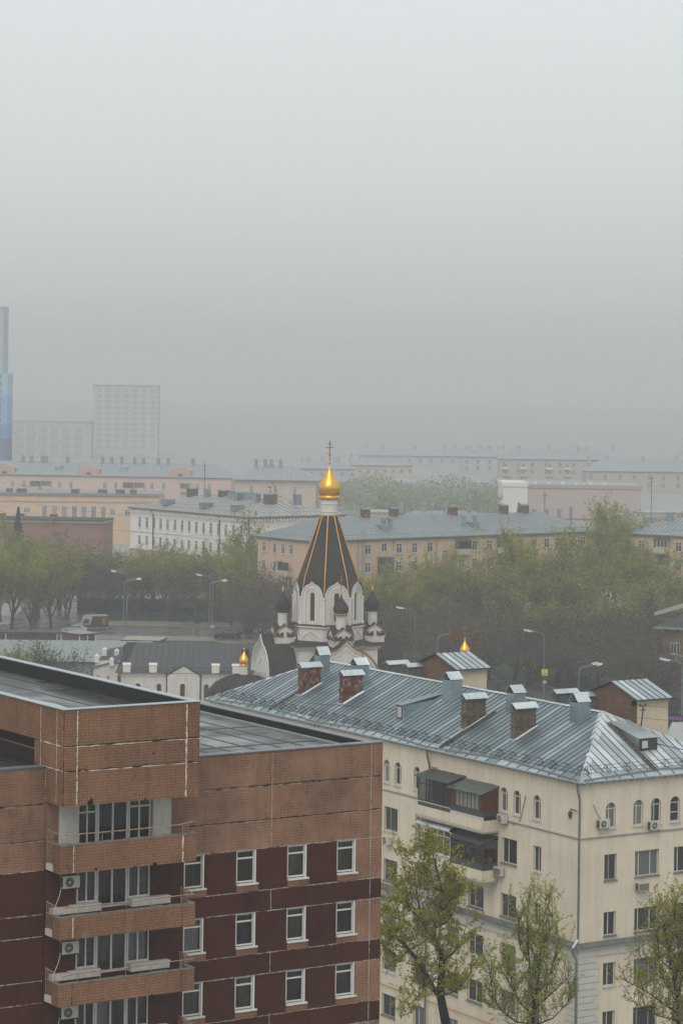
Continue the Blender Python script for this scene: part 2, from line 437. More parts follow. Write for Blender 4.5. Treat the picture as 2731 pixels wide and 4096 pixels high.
# ---- penthouse bay
BU0, BU1, BV = -9.45, -2.90, -1.67
BR = [(27.68, 29.18), (29.18, 30.22), (30.22, 31.76)]
for z0, z1 in BR:
    for u0, u1 in ((BU0, -8.81), (-8.81, -3.56), (-3.56, BU1)): rpanel(u0, u1, z0, z1, TAN_T, BV, d=.3)
    segs = {27.68: ((-1.36, -1.01), (-1.01, .0)), 29.18: ((-1.36, -1.01), (-1.01, .53), (.53, 1.14)), 30.22: ((-1.36, -1.01), (-1.01, .53), (.53, 6.2), (6.2, 12), (12, 20), (20, 30))}[z0]
    for v0, v1 in segs: spanel(BU0 + .002, v0, v1, z0, z1, TAN_T)
MB().box(BU0 + .31, BU1 - .03, -1.36, .44, 27.70, 31.1).box(BU0 + .31, BU1 - .03, .44, 30, 30.3, 31.1).box(-7.6, BU1 - .03, .5, 30, 28.6, 30.3).build('bay_core', WALLCORE, RED)
spanel(-7.9, 3.2, 9.2, 29.3, 30.25, RED_T); box('recess_ledge', SEALG, RED, -8.0, -7.88, 3.2, 9.2, 29.3, 29.36)
box('bay_side_wall', TAN_T, RED, BU1 - .03, BU1, -1.37, 30, 28.4, 31.76)
for (a, b) in (((BU0, BV, 29.18), (BU1, BV, 29.18)), ((BU0, BV, 30.22), (BU1, BV, 30.22))):
    sd_ += 1; ribbon(a, b, .042, BLACKGAP, .004, sd_, keep=.85, dens=.15)
    ribbon((a[0], a[1], a[2] - .035), (b[0], b[1], b[2] - .035), .024, SEAL, .008, sd_ + 300, keep=.62, dens=.22)
for u0 in (-8.81, -3.56):
    sd_ += 1; ribbon((u0, BV, 27.7), (u0, BV, 31.7), .034 if u0 < -5 else .05, SEAL, .01, sd_, keep=.93, dens=.09)
for z in (29.18, 30.22): sd_ += 1; ribbon((BU0, -1.6, z), (BU0, .5, z), .03, SEAL, .008, sd_, nrm=(-1, 0, 0), keep=.8)
for v0, z1 in ((-1.01, 31.7), (.53, 31.7)): sd_ += 1; ribbon((BU0, v0, 27.8 if v0 < 0 else 29.2), (BU0, v0, z1), .022, SEAL, .006, sd_, nrm=(-1, 0, 0), keep=.9)
sd_ += 1; ribbon((BU0, -.01, 27.7), (BU0, -.01, 29.1), .03, SEALG, .006, sd_, nrm=(0, -1, 0), keep=.9)
sd_ += 1; ribbon((BU0 - .004, BV - .004, 27.7), (BU0 - .004, BV - .004, 31.6), .03, BLACKGAP, .004, sd_, keep=.35)
# missing tiles at the bottom of the bay, patched with mortar
for u0, w_, z0, h in ((-8.3, .26, 27.70, .17), (-8.18, .12, 27.86, .12), (-5.6, .1, 27.70, .07), (-5.2, .09, 29.62, .1)):
    box('missing_tile_patch', BLACKGAP, RED, u0, u0 + w_, BV - .003, BV + .02, z0, z0 + h)
# roofs and parapets
box('bay_roof', BITUM, RED, BU0 + .3, BU1 - .3, -1.4, 30, 31.1, 31.16)
MB().box(BU1 - .34, BU1 - .03, -1.37, 30, 31.1, 31.74).build('parapet', BITUMV, RED)
MB().box(BU0 - .06, BU1 + .06, BV - .06, BV + .36, 31.765, 31.80).build('parapet_flashing', FLASH, RED)
MB().box(BU1 - .36, BU1 + .05, BV + .36, 30, 31.765, 31.80).build('parapet_flashing', FLASH, RED)
MB().prism([(BU0 - .06, BV + .36, 31.80), (BU0 + .36, BV + .36, 31.80), (BU0 + .55, .2, 31.795), (BU0 + .36, 2.2, 31.795), (BU0 + .36, 30, 31.795), (BU0 - .05, 30, 31.795), (BU0 - .06, .5, 31.80)], (0, 0, -.033)).build('parapet_flashing', FLASH, RED)
box('lower_roof', BITUM, RED, -2.9, 6.90, .4, 22, 28.60, 28.72)
FELT = plain('felt_seam', srgb(44, 45, 46), .5, var=.2)
for i in range(7): MB().box(-2.6 + i * 1.3 + .05 * (i % 3), -2.5 + i * 1.3 + .05 * (i % 3), .5, 21.5, 28.721, 28.733).build('felt_seam', FELT, RED)
for i in range(4): MB().box(-8.3 + i * 1.35, -8.2 + i * 1.35, -1.2, 29.5, 31.161, 31.172).build('felt_seam', FELT, RED)
for i in range(3): MB().box(-2.8, 6.8, 4.2 + i * 5.6, 4.32 + i * 5.6, 28.722, 28.736).build('felt_seam', FELT, RED)
box('lower_roof', BITUM, RED, -16, BU0 + .3, .4, 22, 28.56, 28.70)
MB().box(-2.88, 7.80, -.06, .40, 29.105, 29.15).build('parapet_flashing', FLASHD, RED)
MB().box(-16, -9.52, -.06, .40, 29.18, 29.225).box(-16, -9.52, 0, .4, 29.1, 29.18).build('parapet_flashing', FLASHD, RED)
MB().box(7.38, 7.73, .46, 22, 28.0, 29.02).build('parapet', BITUMV, RED)
MB().box(7.34, 7.80, .40, 22, 29.02, 29.06).build('parapet_flashing', FLASHD, RED)
MB().box(6.88, 6.98, .46, 22, 28.0, 28.80).build('gutter_kerb', FLASH, RED)
for i, u0 in enumerate((.2, 2.9, 4.7, 6.4, 7.0)):
    MB().box(u0, u0 + .04, -.063, .403, 29.105, 29.158).build('flashing_lap', SEAL, RED)
# ---- balconies with door sets
def door_set(zf, top):
    """casement, double door, casement standing on floor level zf"""
    zt = zf + 2.62
    big_window(RED, -7.86 if not top else -7.84, -6.92, zf + 1.02 if not top else zf + .62, zt, y=.12, bars=(-7.39,), hbars=() if not top else (zt - .5,), seed=int(zf * 3) + 1, curt=not top)
    d = frame_rect(MB(), -6.90, -5.40, zf + .02, zt, .12, .19, .09, (-6.15,), (zf + .75,)).build('balcony_door', PVC, RED)
    for a, b in ((-6.81, -6.195), (-6.105, -5.49)):
        MB().poly([(a, .155, zf + .8), (b, .155, zf + .8), (b, .155, zt - .09), (a, .155, zt - .09)]).build('pane', GLASS, d)
        box('door_panel', PVC, d, a, b, .145, .17, zf + .11, zf + .705)
        if not top: curtain_mesh(a - .03, b + .03, zf + .1, zt, .32, .03, 10, int(zf * 7 + a)).build('curtain', CURT[(int(zf) + (a > -6.5)) % 5], d)
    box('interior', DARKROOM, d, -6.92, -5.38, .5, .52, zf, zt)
    big_window(RED, -5.38, -4.30, zf + 1.02 if not top else zf + .62, zt, y=.12, bars=(-4.86,), hbars=() if not top else (zt - .42,), seed=int(zf * 3) + 2, curt=not top)
    if not top:
        for a, b in ((-9.2, -6.9), (-5.40, -3.5)):
            box('white_ledge', WHITEPL, RED, a, b, -.32, .11, zf + .70, zf + .97)
            box('ledge_cap', PVC, RED, a + .9 if a < -7 else a, b + .02, -.36, .11, zf + .975, zf + 1.02)
BALC = [(24.80, 26.03), (22.02, 22.99), (19.20, 20.17), (16.38, 17.35)]
QY = -1.40
for i, (z0, z1) in enumerate(BALC):
    zf = z0 + .12
    b = box('balcony', CONC, RED, -9.36, -2.92, -1.25, -.0, z0 + .02, zf)
    for u0, u1 in ((-9.43, -8.78), (-8.78, -3.52), (-3.52, -2.86)):
        box('balcony_panel', TAN_T, b, u0 + .012, u1 - .012, QY, QY + .14, z0, z1 - .05)
    box('balcony_panel', TAN_T, b, -9.43, -9.29, QY + .145, -.76, z0, z1 - .05); box('balcony_panel', TAN_T, b, -3.0, -2.86, QY + .145, -.76, z0, z1 - .05)
    # crumbling coping
    mb = MB(); r = random.Random(i + 5); x = -9.45
    while x < -2.9:
        x2 = min(-2.84, x + r.uniform(.25, .7)); mb.box(x, x2, QY - r.uniform(.0, .035), QY + .17 + r.uniform(0, .03), z1 - .049, z1 + r.uniform(-.01, .035)); x = x2
    mb.box(-9.46, -9.26, QY + .17, -.74, z1 - .049, z1 + .01).box(-3.02, -2.83, QY + .17, -.74, z1 - .049, z1 + .01)
    mb.build('coping', CONC, b)
    mb = MB(); zr_ = z1 + (.40 if i == 0 else .36)
    y_ = QY + .07
    mb.tube([(-9.2, y_, zr_ - .08 if i == 2 else zr_), (-8.6, y_, zr_), (-6, y_, zr_ - .02), (-3.6, y_, zr_ + .01), (-2.95, y_ - .1, zr_ + (.12 if i == 0 else .03))], .026, 5)
    for u0 in (-8.5, -7.4, -6.2, -5.0, -3.5): mb.bar((u0, y_, z1), (u0, y_, zr_), .016)
    for sgn, ux in ((-1, -9.40), (1, -2.90)):
        mb.tube([(ux, -1.15, zr_ + .04), (ux, -.45, zr_ + .08), (ux, -.1, zr_ + .1)], .026, 5)
        for j in range(5): mb.bar((ux, -.75 + j * .15, z0 + .1), (ux, -.75 + j * .15, zr_ + .06), .014)
        mb.bar((ux, -.78, z1 - .02), (ux, -.1, z1), .02)
    mb.build('handrail', RUST, b)
    box('slab_end', WHITEPL, b, -9.44, -9.30, -.74, -.1, z0 + .02, z0 + .30)
    sd_ += 1; ribbon((-8.78, QY, z0 + .02), (-8.78, QY, z1 - .06), .028, SEAL if i < 2 else BLACKGAP, .008, sd_, b, keep=.9)
    sd_ += 1; ribbon((-3.52, QY, z0 + .02), (-3.52, QY, z1 - .06), .04 if i == 0 else .02, SEAL if i == 0 else BLACKGAP, .008, sd_, b, keep=.93)
    for (uu, ww, zz, hh) in (((-4.98, .2, z0 + .01, .1), (-7.8, .16, z0 + .04, .1), (-5.9, .08, z0, .05)) if i == 0 else ((-8.3, .32, z0 + .02, .2),) if i == 1 else ((-5.0, .1, z0, .06),)):
        box('missing_tile_patch', CONC if i == 1 else BLACKGAP, b, uu, uu + ww, QY - .003, QY + .01, zz, zz + hh)
    door_set(zf + .02 if i else 24.93, i == 0)
# ---- air conditioners (things of their own)
def ac_unit(label, loc, rz, w=.80, h=.56, d=.30, vert=0., group='air conditioners on the facades', fan=True):
    t = thing('air_conditioner', label, 'air conditioner', loc, rz, group)
    c = MB().box(0, w, 0, d, 0, h).build('casing', ACW, t)
    if fan:
        cx, cz, rr = w * .38, h * .5, h * .40
        mb = MB(); n = 20
        mb.quads([(cx + rr * math.cos(2 * math.pi * k / n), -.012, cz + rr * math.sin(2 * math.pi * k / n)) for k in range(n)], [tuple(range(n))]); mb.build('fan_grille', ACD, t)
        mb = MB()
        for q in (.35, .7, 1.0): mb.tube([(cx + rr * q * math.cos(2 * math.pi * k / n), -.022, cz + rr * q * math.sin(2 * math.pi * k / n)) for k in range(n + 1)], .007, 4, False)
        mb.build('grille_ring', ACW, t)
        MB().lathe([(rr * .25, 0), (rr * .2, .02)], 12).build('fan_hub', ACW, t, (cx, -.02, cz)).rotation_euler = (R(90), 0, 0)
    else:
        mb = MB()
        for k in range(7): mb.box(.05, w - .05, -.012, 0, .06 + k * (h - .12) / 7, .06 + k * (h - .12) / 7 + .035)
        mb.build('louvre', ACD, t)
    MB().box(.08, .12, -.02, d + .14, -.05, 0).box(w - .12, w - .08, -.02, d + .14, -.05, 0).build('bracket', STEELD, t)
    MB().box(-.03, 0, .04, d - .04, .05, h - .05).build('side_grille', ACD, t)
    return t
def red_xy(u0, v0, z): 
    c, s = math.cos(ROT), math.sin(ROT); return (-4.383 + u0 * c - v0 * s, 116.7 + u0 * s + v0 * c, z)
for z, lb in ((23.98, 'air conditioner under the top balcony of the tiled block'), (21.18, 'air conditioner between the middle two balconies of the tiled block'), (18.42, 'lowest air conditioner beside the balcony doors of the tiled block')):
    ac_unit(lb, red_xy(-8.78, -.46, z), ROT, .78, .52, .30)
    cb = MB().tube([red_xy(-8.8, -.3, z), red_xy(-8.95, -.4, z - .35), red_xy(-9.25, -.55, z - .8), red_xy(-9.38, -.7, z - 1.05), red_xy(-9.40, -.72, z - 1.7)], .014, 4).build('power_cable', PVC)
    tag(cb, {23.98: 'thin pale cable hanging under the top balcony of the tiled block', 21.18: 'thin pale cable between the middle balconies of the tiled block', 18.42: 'thin pale cable below the lowest air conditioner of the tiled block'}[z], 'cable', 'cables of the air conditioners')
# ------------------------------------------------------------------ cream corner house with zinc roof
TX, TY = 15.844, 170.0
TAN = thing('corner_apartment_house', 'cream rendered corner apartment house with hipped zinc roof and arched top windows', 'building', (TX, TY, 0), ROT)
TW, TL = 13.6, 48.4       # width of the end facade, length of the long facade
ZE, ZR, OV = 19.85, 23.25, .4
AY = 6.4
KL = (ZR - ZE) / (TW / 2 + OV); KE = (ZR - ZE) / (AY + OV)
def tan_xy(x, y, z):
    c, s = math.cos(ROT), math.sin(ROT); return (TX + x * c - y * s, TY + x * s + y * c, z)
def wall_with_holes(par, loc, rz, x0, x1, z0, z1, holes, mat, d=.22, name='wall', arch=()):
    """wall sheet with real openings: columns of rectangles round each hole; reveals are added per hole"""
    xs = sorted({x0, x1, *[h[0] for h in holes], *[h[1] for h in holes]})
    mb = MB()
    for a, b in zip(xs, xs[1:]):
        if b - a < 1e-6: continue
        hs = sorted([h for h in holes if h[0] <= a + 1e-6 and h[1] >= b - 1e-6], key=lambda h: h[2])
        z = z0
        for h in hs:
            if h[2] > z: mb.quads([(a, 0, z), (b, 0, z), (b, 0, h[2]), (a, 0, h[2])], [(0, 1, 2, 3)])
            z = h[3]
        if z < z1: mb.quads([(a, 0, z), (b, 0, z), (b, 0, z1), (a, 0, z1)], [(0, 1, 2, 3)])
    for (a, b, za, zb) in holes:
        mb.quads([(a, 0, za), (b, 0, za), (b, 0, zb), (a, 0, zb), (a, d, za), (b, d, za), (b, d, zb), (a, d, zb)], [(0, 1, 5, 4), (1, 2, 6, 5), (2, 3, 7, 6), (3, 0, 4, 7)])
    for (a, b, za, zb) in arch:                 # fill the corners above a round-headed window
        r = (b - a) / 2; cx = (a + b) / 2; zc = zb - r; n = 8
        for sgn in (-1, 1):
            pts = [(cx + sgn * r, 0, zb)] + [(cx + sgn * r * math.cos(math.pi / 2 * k / n), 0, zc + r * math.sin(math.pi / 2 * k / n)) for k in range(n + 1)]
            mb.prism(pts if sgn > 0 else pts[::-1], (0, d, 0))
    return mb.build(name, mat, par, loc, rz)
def win(par, loc, rz, a, b, z0, z1, bars=(), hbars=(), fm=None, sm=None, y=.16, t=.055, arch=False, pane=None, label=None, sill=True):
    """ordinary window set back in its opening: frame > pane, sill"""
    fm = fm or PVC
    w = frame_rect(MB(), a, b, z0, z1, y, y + .06, t, bars, hbars).build('window', fm, par, loc, rz)
    MB().poly([(a, y + .03, z0), (b, y + .03, z0), (b, y + .03, z1), (a, y + .03, z1)]).build('pane', pane or PANE, w)
    if sill: box('sill', sm or SILLM, w, a - .05, b + .05, -.10, y, z0 - .09, z0 - .005)
    if label: w['label'] = label
    return w
rw = random.Random(3)
LF = (0, 0, 0), R(-90)      # long left facade: local x runs towards the near corner, so x = -y
ROWS = [(13.22, 14.93), (9.60, 11.17), (6.30, 7.84), (3.12, 4.66), (-.10, 1.46)]
Lh, La, Lw = [], [], []
def addL(y0, y1, z0, z1, arch=False):
    h = (-y1, -y0, z0, z1); Lh.append(h)
    if arch: La.append(h)
    Lw.append((h, arch))
for yc in (4.72, 6.95, 8.42, 18.85, 21.3, 22.75, 30, 32.4, 34, 41): addL(yc - .42, yc + .42, 16.66, 18.30, True)
for r_, (z0, z1) in enumerate(ROWS):
    for y0, y1 in ((4.18, 5.08), (6.88, 8.64)): addL(y0, y1, z0, z1)
    if r_ >= 1: addL(10.62, 12.44, z0, z1); addL(13.5, 15.1, z0, z1)
    addL(17.45 if r_ else 18.3, 19.0, z0, z1); addL(21.26, 23.0, z0, z1)
    for y0 in (27, 31, 35, 39): addL(y0, y0 + 1.7, z0, z1)
wall_with_holes(TAN, *LF, -TL, 0, GROUND_NEAR, ZE, Lh, CREAM, arch=La, name='long_wall')
for h, ar in Lw:
    a, b, z0, z1 = h; seen = a > -24
    if not seen: continue
    wd = b - a; fm = PVC if rw.random() < .55 else PVCG
    if ar: win(TAN, *LF, a, b, z0 + .02, z1, (a + wd * .55,), (z1 - wd / 2,), PVC, CREAMW, t=.05)
    elif wd < 1.2: win(TAN, *LF, a, b, z0 + .02, z1, (a + wd * .5,), (), fm, SILLM if rw.random() < .7 else CREAMW)
    else:
        br = (a + wd * .36,) if rw.random() < .6 else (a + wd * .5,)
        hb = ((a + .06, br[0] - .03, z0 + (z1 - z0) * .55),) if rw.random() < .35 else ()
        win(TAN, *LF, a, b, z0 + .02, z1, br, hb, fm, SILLM if rw.random() < .7 else CREAMW)
Rh, Ra, Rw = [], [], []
for xc in (2.49, 4.78, 6.28, 7.90, 11.2):
    h = (xc - .42, xc + .42, 16.62, 18.30); Rh.append(h); Ra.append(h); Rw.append((h, True))
for z0, z1 in ROWS:
    for x0, x1 in ((2.0, 3.02), (4.55, 6.58), (7.86, 9.9), (11.2, 12.2)): h = (x0, x1, z0, z1); Rh.append(h); Rw.append((h, False))
wall_with_holes(TAN, (0, 0, 0), 0, 0, TW, GROUND_NEAR, ZE, Rh, CREAM, arch=Ra, name='end_wall')
for h, ar in Rw:
    a, b, z0, z1 = h
    if a > 10: continue
    wd = b - a; fm = PVC if rw.random() < .6 else PVCG
    if ar: win(TAN, (0, 0, 0), 0, a, b, z0 + .02, z1, (a + wd * .42,) if a < 7 else (), (z1 - wd / 2,) if a < 7 else (z1 - wd / 2, z0 + .62), PVC, CREAMW, t=.05)
    elif wd < 1.2: win(TAN, (0, 0, 0), 0, a, b, z0 + .02, z1, (a + wd * .45,), (), fm, SILLM if z0 > 8 else CREAMW)
    else: win(TAN, (0, 0, 0), 0, a, b, z0 + .02, z1, (a + wd * .2, a + wd * .68), (), fm, SILLM)
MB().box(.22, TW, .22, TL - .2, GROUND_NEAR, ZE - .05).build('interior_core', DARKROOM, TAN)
MB().box(TW - .02, TW + .2, .2, TL, GROUND_NEAR, ZE).box(.0, TW, TL - .2, TL, GROUND_NEAR, ZE - .01).build('back_wall', CREAM, TAN)
# string course, main cornice, quoins
def strip_both(name, mat, z0, z1, d):
    mb = MB().box(-d, -.003, -d, TL, z0, z1).box(-.003, TW, -d, -.003, z0, z1); return mb.build(name, mat, TAN)
strip_both('string_course', CORNM, 16.05, 16.14, .06); strip_both('string_course', CREAMW, 16.145, 16.25, .09)
strip_both('cornice', CREAMW, 8.42, 8.86, .10); strip_both('cornice', CREAMW, 8.865, 9.02, .22); strip_both('cornice', CORNM, 9.025, 9.12, .40)
MB().prism([(-.46, -.46, 9.125), (-.46, TL, 9.125), (-.003, TL, 9.32), (-.003, -.003, 9.32)], (0, 0, .03)).prism([(-.46, -.46, 9.125), (-.003, -.003, 9.32), (TW, -.003, 9.32), (TW, -.46, 9.125)], (0, 0, .03)).build('cornice_flashing', plain('cornice_flashing', srgb(104, 108, 106), .5, .3, .25, 3), TAN)
qz = 8.40
for i in range(28):
    z1 = qz - i * .43; z0 = z1 - .39; wd = 1.32 if i % 2 == 0 else 1.62
    if z0 < GROUND_NEAR: break
    MB().box(-.07, wd, -.07, -.002, z0, z1).box(-.07, -.002, -.002, wd * .85, z0, z1).build('quoin', CREAMW, TAN)
# eaves: soffit board, studs
MB().box(-.34, -.003, -.34, TL, ZE - .12, ZE - .03).box(-.003, TW, -.34, -.003, ZE - .12, ZE - .03).build('soffit', CORNM, TAN)
mb = MB()
y_ = -.2
while y_ < TL: mb.box(-.24, -.10, y_, y_ + .12, ZE - .24, ZE - .123); y_ += .48
x_ = .2
while x_ < TW: mb.box(x_, x_ + .12, -.24, -.10, ZE - .24, ZE - .123); x_ += .48
tag(mb.build('eave_studs', CREAMW, TAN), None, kind='stuff')
# ---- roof of standing-seam sheets
def zl(x): return ZE + (x + OV) * KL
def ze_(y): return ZE + (y + OV) * KE
MB().poly([(-OV, -OV, ZE - .02), (TW / 2, AY, ZR - .02), (TW / 2, TL - AY, ZR - .02), (-OV, TL + OV, ZE - .02)]).poly([(-OV, -OV, ZE - .02), (TW + OV, -OV, ZE - .02), (TW / 2, AY, ZR - .02)]).poly([(TW + OV, -OV, ZE - .02), (TW + OV, TL + OV, ZE - .02), (TW / 2, TL - AY, ZR - .02), (TW / 2, AY, ZR - .02)]).poly([(TW + OV, TL + OV, ZE - .02), (-OV, TL + OV, ZE - .02), (TW / 2, TL - AY, ZR - .02)]).build('roof_deck', ZINC, TAN)
def clip(poly, ax, v, keep_ge):
    out = []
    for i in range(len(poly)):
        p, q = poly[i], poly[(i + 1) % len(poly)]; dp, dq = p[ax] - v, q[ax] - v
        if not keep_ge: dp, dq = -dp, -dq
        if dp >= 0: out.append(p)
        if (dp >= 0) != (dq >= 0):
            t = dp / (dp - dq); out.append(tuple(p[k] + (q[k] - p[k]) * t for k in range(2)))
    return out
def sheets(poly, ax, step, zf, seam_end, mats, seed):
    """cut a roof slope (plan polygon) into sheets across axis ax, each a real sheet with a raised seam on one edge"""
    r = random.Random(seed); lo = min(p[ax] for p in poly); hi = max(p[ax] for p in poly); v = lo
    while v < hi - .02:
        v2 = min(hi, v + step * r.uniform(.93, 1.07))
        pc = clip(clip(poly, ax, v, True), ax, v2, False)
        if len(pc) >= 3:
            up = r.uniform(.0, .012)
            mb = MB().prism([(p[0], p[1], zf(*p) + up) for p in pc], (0, 0, .012))
            other = 1 - ax; e = [p for p in pc if abs(p[ax] - v) < 1e-4]
            if len(e) >= 2:
                a0, a1 = min(q[other] for q in e), max(q[other] for q in e)
                if a1 - a0 > .15:
                    P = lambda o_, w_: ((w_, o_) if ax == 0 else (o_, w_))
                    mb.mat(1); q0, q1 = P(a0, v), P(a1, v)
                    ww = .016
                    pts = [(*P(a0, v - ww), zf(*q0)), (*P(a0, v + ww), zf(*q0)), (*P(a1, v + ww), zf(*q1)), (*P(a1, v - ww), zf(*q1))]
                    mb.prism(pts, (0, 0, .065))
            mb.build('roof_sheet', [r.choice(mats), SEAM], TAN)
        v = v2
left_poly = [(.25, .4), (TW / 2, AY), (TW / 2, TL - AY), (.25, TL - .4)]
sheets(left_poly, 1, .575, lambda x, y: zl(x), 0, [ZINC, ZINC, ZINC, ZINCB], 4)
sheets([(-OV, -OV), (.25, .25), (.25, TL - .4), (-OV, TL + OV)], 1, 1.15, lambda x, y: zl(x), 0, [ZINCE, ZINCE, ZINC], 5)
sheets([(.4, .35), (TW - .4, .35), (TW / 2, AY)], 0, .575, lambda x, y: ze_(y), 0, [ZINCL, ZINCL, ZINCE], 6)  # lighter sheets put the sky's reflection into this slope's colour
sheets([(-OV, -OV), (TW + OV, -OV), (TW - .3, .35), (.3, .35)], 0, 1.15, lambda x, y: ze_(y), 0, [ZINCE, ZINCL], 7)
# ridge and hip caps
def cap(p, q, w, name='ridge_cap', mat=None, n=1):
    p, q = Vector(p), Vector(q); d = (q - p); L = d.length; t = d / L; s = t.cross(Vector((0, 0, 1))).normalized()
    k = max(1, int(L / 2.0)); 
    for i in range(k):
        a = p + d * (i / k); b = p + d * ((i + 1) / k) + t * .03; up = Vector((0, 0, .05 + .008 * (i % 2))); dn = Vector((0, 0, -w * .38))
        MB().quads([a + up, b + up, a + s * w + dn + up, b + s * w + dn + up, a - s * w + dn + up, b - s * w + dn + up], [(0, 1, 3, 2), (1, 0, 4, 5)]).build(name, mat or ZINCL, TAN)
cap((TW / 2, AY, ZR), (TW / 2, TL - AY, ZR), .22)
cap((-OV + .1, -OV + .1, ZE), (TW / 2, AY, ZR), .30, 'hip_cap')
cap((TW + OV - .1, -OV + .1, ZE), (TW / 2, AY, ZR), .30, 'hip_cap')
cap((-OV + .1, TL + OV - .1, ZE), (TW / 2, TL - AY, ZR), .22, 'hip_cap')
# standing gutters: zigzag between the downpipes
DR = [0.0, 17.2, 32.2, 47]
gm = plain('gutter_sheet', srgb(132, 142, 142), .4, .5, .12)
for a, b in zip(DR, DR[1:]):
    m_ = (a + b) / 2
    for p, q in (((-OV + .04, a), (.12, m_)), ((.12, m_), (-OV + .04, b))):
        P = [(p[0], p[1], zl(p[0]) + .02), (q[0], q[1], zl(q[0]) + .02)]
        MB().prism([P[0], P[1], (P[1][0] + .03, P[1][1], P[1][2]), (P[0][0] + .03, P[0][1], P[0][2])], (0, 0, .13)).build('gutter', gm, TAN)
for p, q in (((0, -OV + .04), (6.8, .10)), ((6.8, .10), (TW, -OV + .04))):
    MB().prism([(p[0], p[1], ze_(p[1]) + .02), (q[0], q[1], ze_(q[1]) + .02), (q[0], q[1] + .03, ze_(q[1]) + .02), (p[0], p[1] + .03, ze_(p[1]) + .02)], (0, 0, .13)).build('gutter', gm, TAN)
MB().box(-OV - .03, -OV, -OV - .03, TL + OV, ZE - .05, ZE + .03).box(-OV, TW + OV, -OV - .03, -OV, ZE - .05, ZE + .03).build('eave_edge', FLASH, TAN)
# snow guard: A-frame brackets carrying three rods
def aframe(par, pos, d, zf):
    mb = MB(); x, y = pos; ux, uy = d
    f_ = lambda s, h: (x + ux * s, y + uy * s, zf(x + ux * s, y + uy * s) + h)
    wx, wy = -uy * .12, ux * .12
    for o_ in (-1, 1):
        a = f_(0, .03); b = f_(.16, .52); c = f_(.55, .03)
        sh = lambda p: (p[0] + wx * o_, p[1] + wy * o_, p[2])
        mb.bar(sh(a), sh(b), .016); mb.bar(sh(b), sh(c), .016)
    mb.bar(f_(.0, .05), f_(.6, .05), .018)
    return mb.build('snow_guard_bracket', STEELD, par)
SG = tag(bpy.data.objects.new('snow_guard_rail', None), None); COL.objects.link(SG); SG.parent = TAN
def child_part(o): o.parent = TAN; return o
mb = MB()
for h, s in ((.50, .16), (.30, .10), (.12, .03)):
    pts = [(.22 + s + .03 * math.sin(i * 1.7), .3 + i * 1.5, zl(.22 + s) + h) for i in range(33)]
    mb.tube(pts, .013, 4)
    pts = [(.3 + i * 1.6, .22 + s + .02 * math.sin(i * 2.3), ze_(.22 + s) + h) for i in range(9)]
    mb.tube(pts, .013, 4)
bpy.data.objects.remove(SG)
GR = mb.build('snow_guard_rail', STEELD, TAN)
for i in range(32): aframe(TAN, (.22, .6 + i * 1.5), (1, 0), lambda x, y: zl(x))
for i in range(8): aframe(TAN, (.9 + i * 1.62, .22), (0, 1), lambda x, y: ze_(y))
# plank walkways / ladders lying on the roof
WB = plain('old_roof_ladder', srgb(84, 72, 64), .85, var=.25, scale=6)
for y0 in (38.95, 15.75):
    mb = MB()
    x = -.1
    for o_ in (0, .22): mb.prism([(-.1, y0 + o_, zl(-.1) + .05), (4.6, y0 + o_, zl(4.6) + .05), (4.6, y0 + o_ + .07, zl(4.6) + .05), (-.1, y0 + o_ + .07, zl(-.1) + .05)], (0, 0, .07))
    for i in range(12): xx = .1 + i * .38; mb.box(xx, xx + .05, y0 + .06, y0 + .24, zl(xx) + .08, zl(xx) + .13)
    mb.build('roof_ladder', WB, TAN)
mb = MB()
for o_ in (0, .25): mb.prism([(6.1 + o_, .0, ze_(0) + .05), (6.1 + o_, 5.1, ze_(5.1) + .05), (6.18 + o_, 5.1, ze_(5.1) + .05), (6.18 + o_, 0, ze_(0) + .05)], (0, 0, .08))
for i in range(13): yy = .2 + i * .38; mb.box(6.16, 6.36, yy, yy + .06, ze_(yy) + .09, ze_(yy) + .15)
mb.build('roof_ladder', WB, TAN)
# downpipes
DPM = plain('downpipe_sheet', srgb(110, 116, 112), .5, .4, .2)
DPM2 = plain('new_downpipe_bend', srgb(196, 200, 202), .35, .5)
def downpipe(y, jog=True):
    p = MB().tube([(-.30, y, ZE - .05), (-.30, y, ZE - .45), (-.10, y, ZE - 1.2), (-.10, y, 9.6)], .075, 7).build('downpipe', DPM, TAN)
    MB().tube([(-.10, y, 9.6), (-.52, y, 9.1)], .078, 7).build('pipe_bend', DPM2, p)
    MB().tube([(-.52, y, 9.1), (-.55, y, 8.85), (-.22, y, 8.3), (-.20, y, GROUND_NEAR + .3)], .075, 7).build('pipe_section', DPM, p)
downpipe(-.02); downpipe(17.2); downpipe(32.2)
# pale gas pipe along the long facade
MB().tube([(-.12, 0.3, 2.12), (-.12, TL, 2.12)], .035, 5).build('gas_pipe', plain('orange_pipe', srgb(196, 132, 70), .6), TAN)
# ---- balconies of the long facade (two storeys, each glazed in two halves)
ASB = plain('old_sheet_roofing', srgb(78, 79, 75), .8, .1, .25, 3, streak=.4)
BLK = plain('soot_dark_glazing_bar', srgb(44, 40, 38), .7)
GSH = plain('grey_sheet_panel', srgb(68, 73, 73), .6, .2, .15, 3)
BD = 1.25   # projection
def balc_front(par, y0, y1, z0, z1, n, mat, hb=None, pane=None, d=BD, nm='balcony_glazing'):
    g = frame_rect(MB(), -y1, -y0, z0, z1, 0, .06, .055, [-y1 + (y1 - y0) * k / n for k in range(1, n)], [hb] if hb else ()).build(nm, mat, par, (-d, 0, 0), R(-90))
    for k in range(n):
        a = -y1 + (y1 - y0) * k / n; b = -y1 + (y1 - y0) * (k + 1) / n
        MB().poly([(a, .03, z0), (b, .03, z0), (b, .03, z1), (a, .03, z1)]).build('pane', pane or PANE, g)
    return g
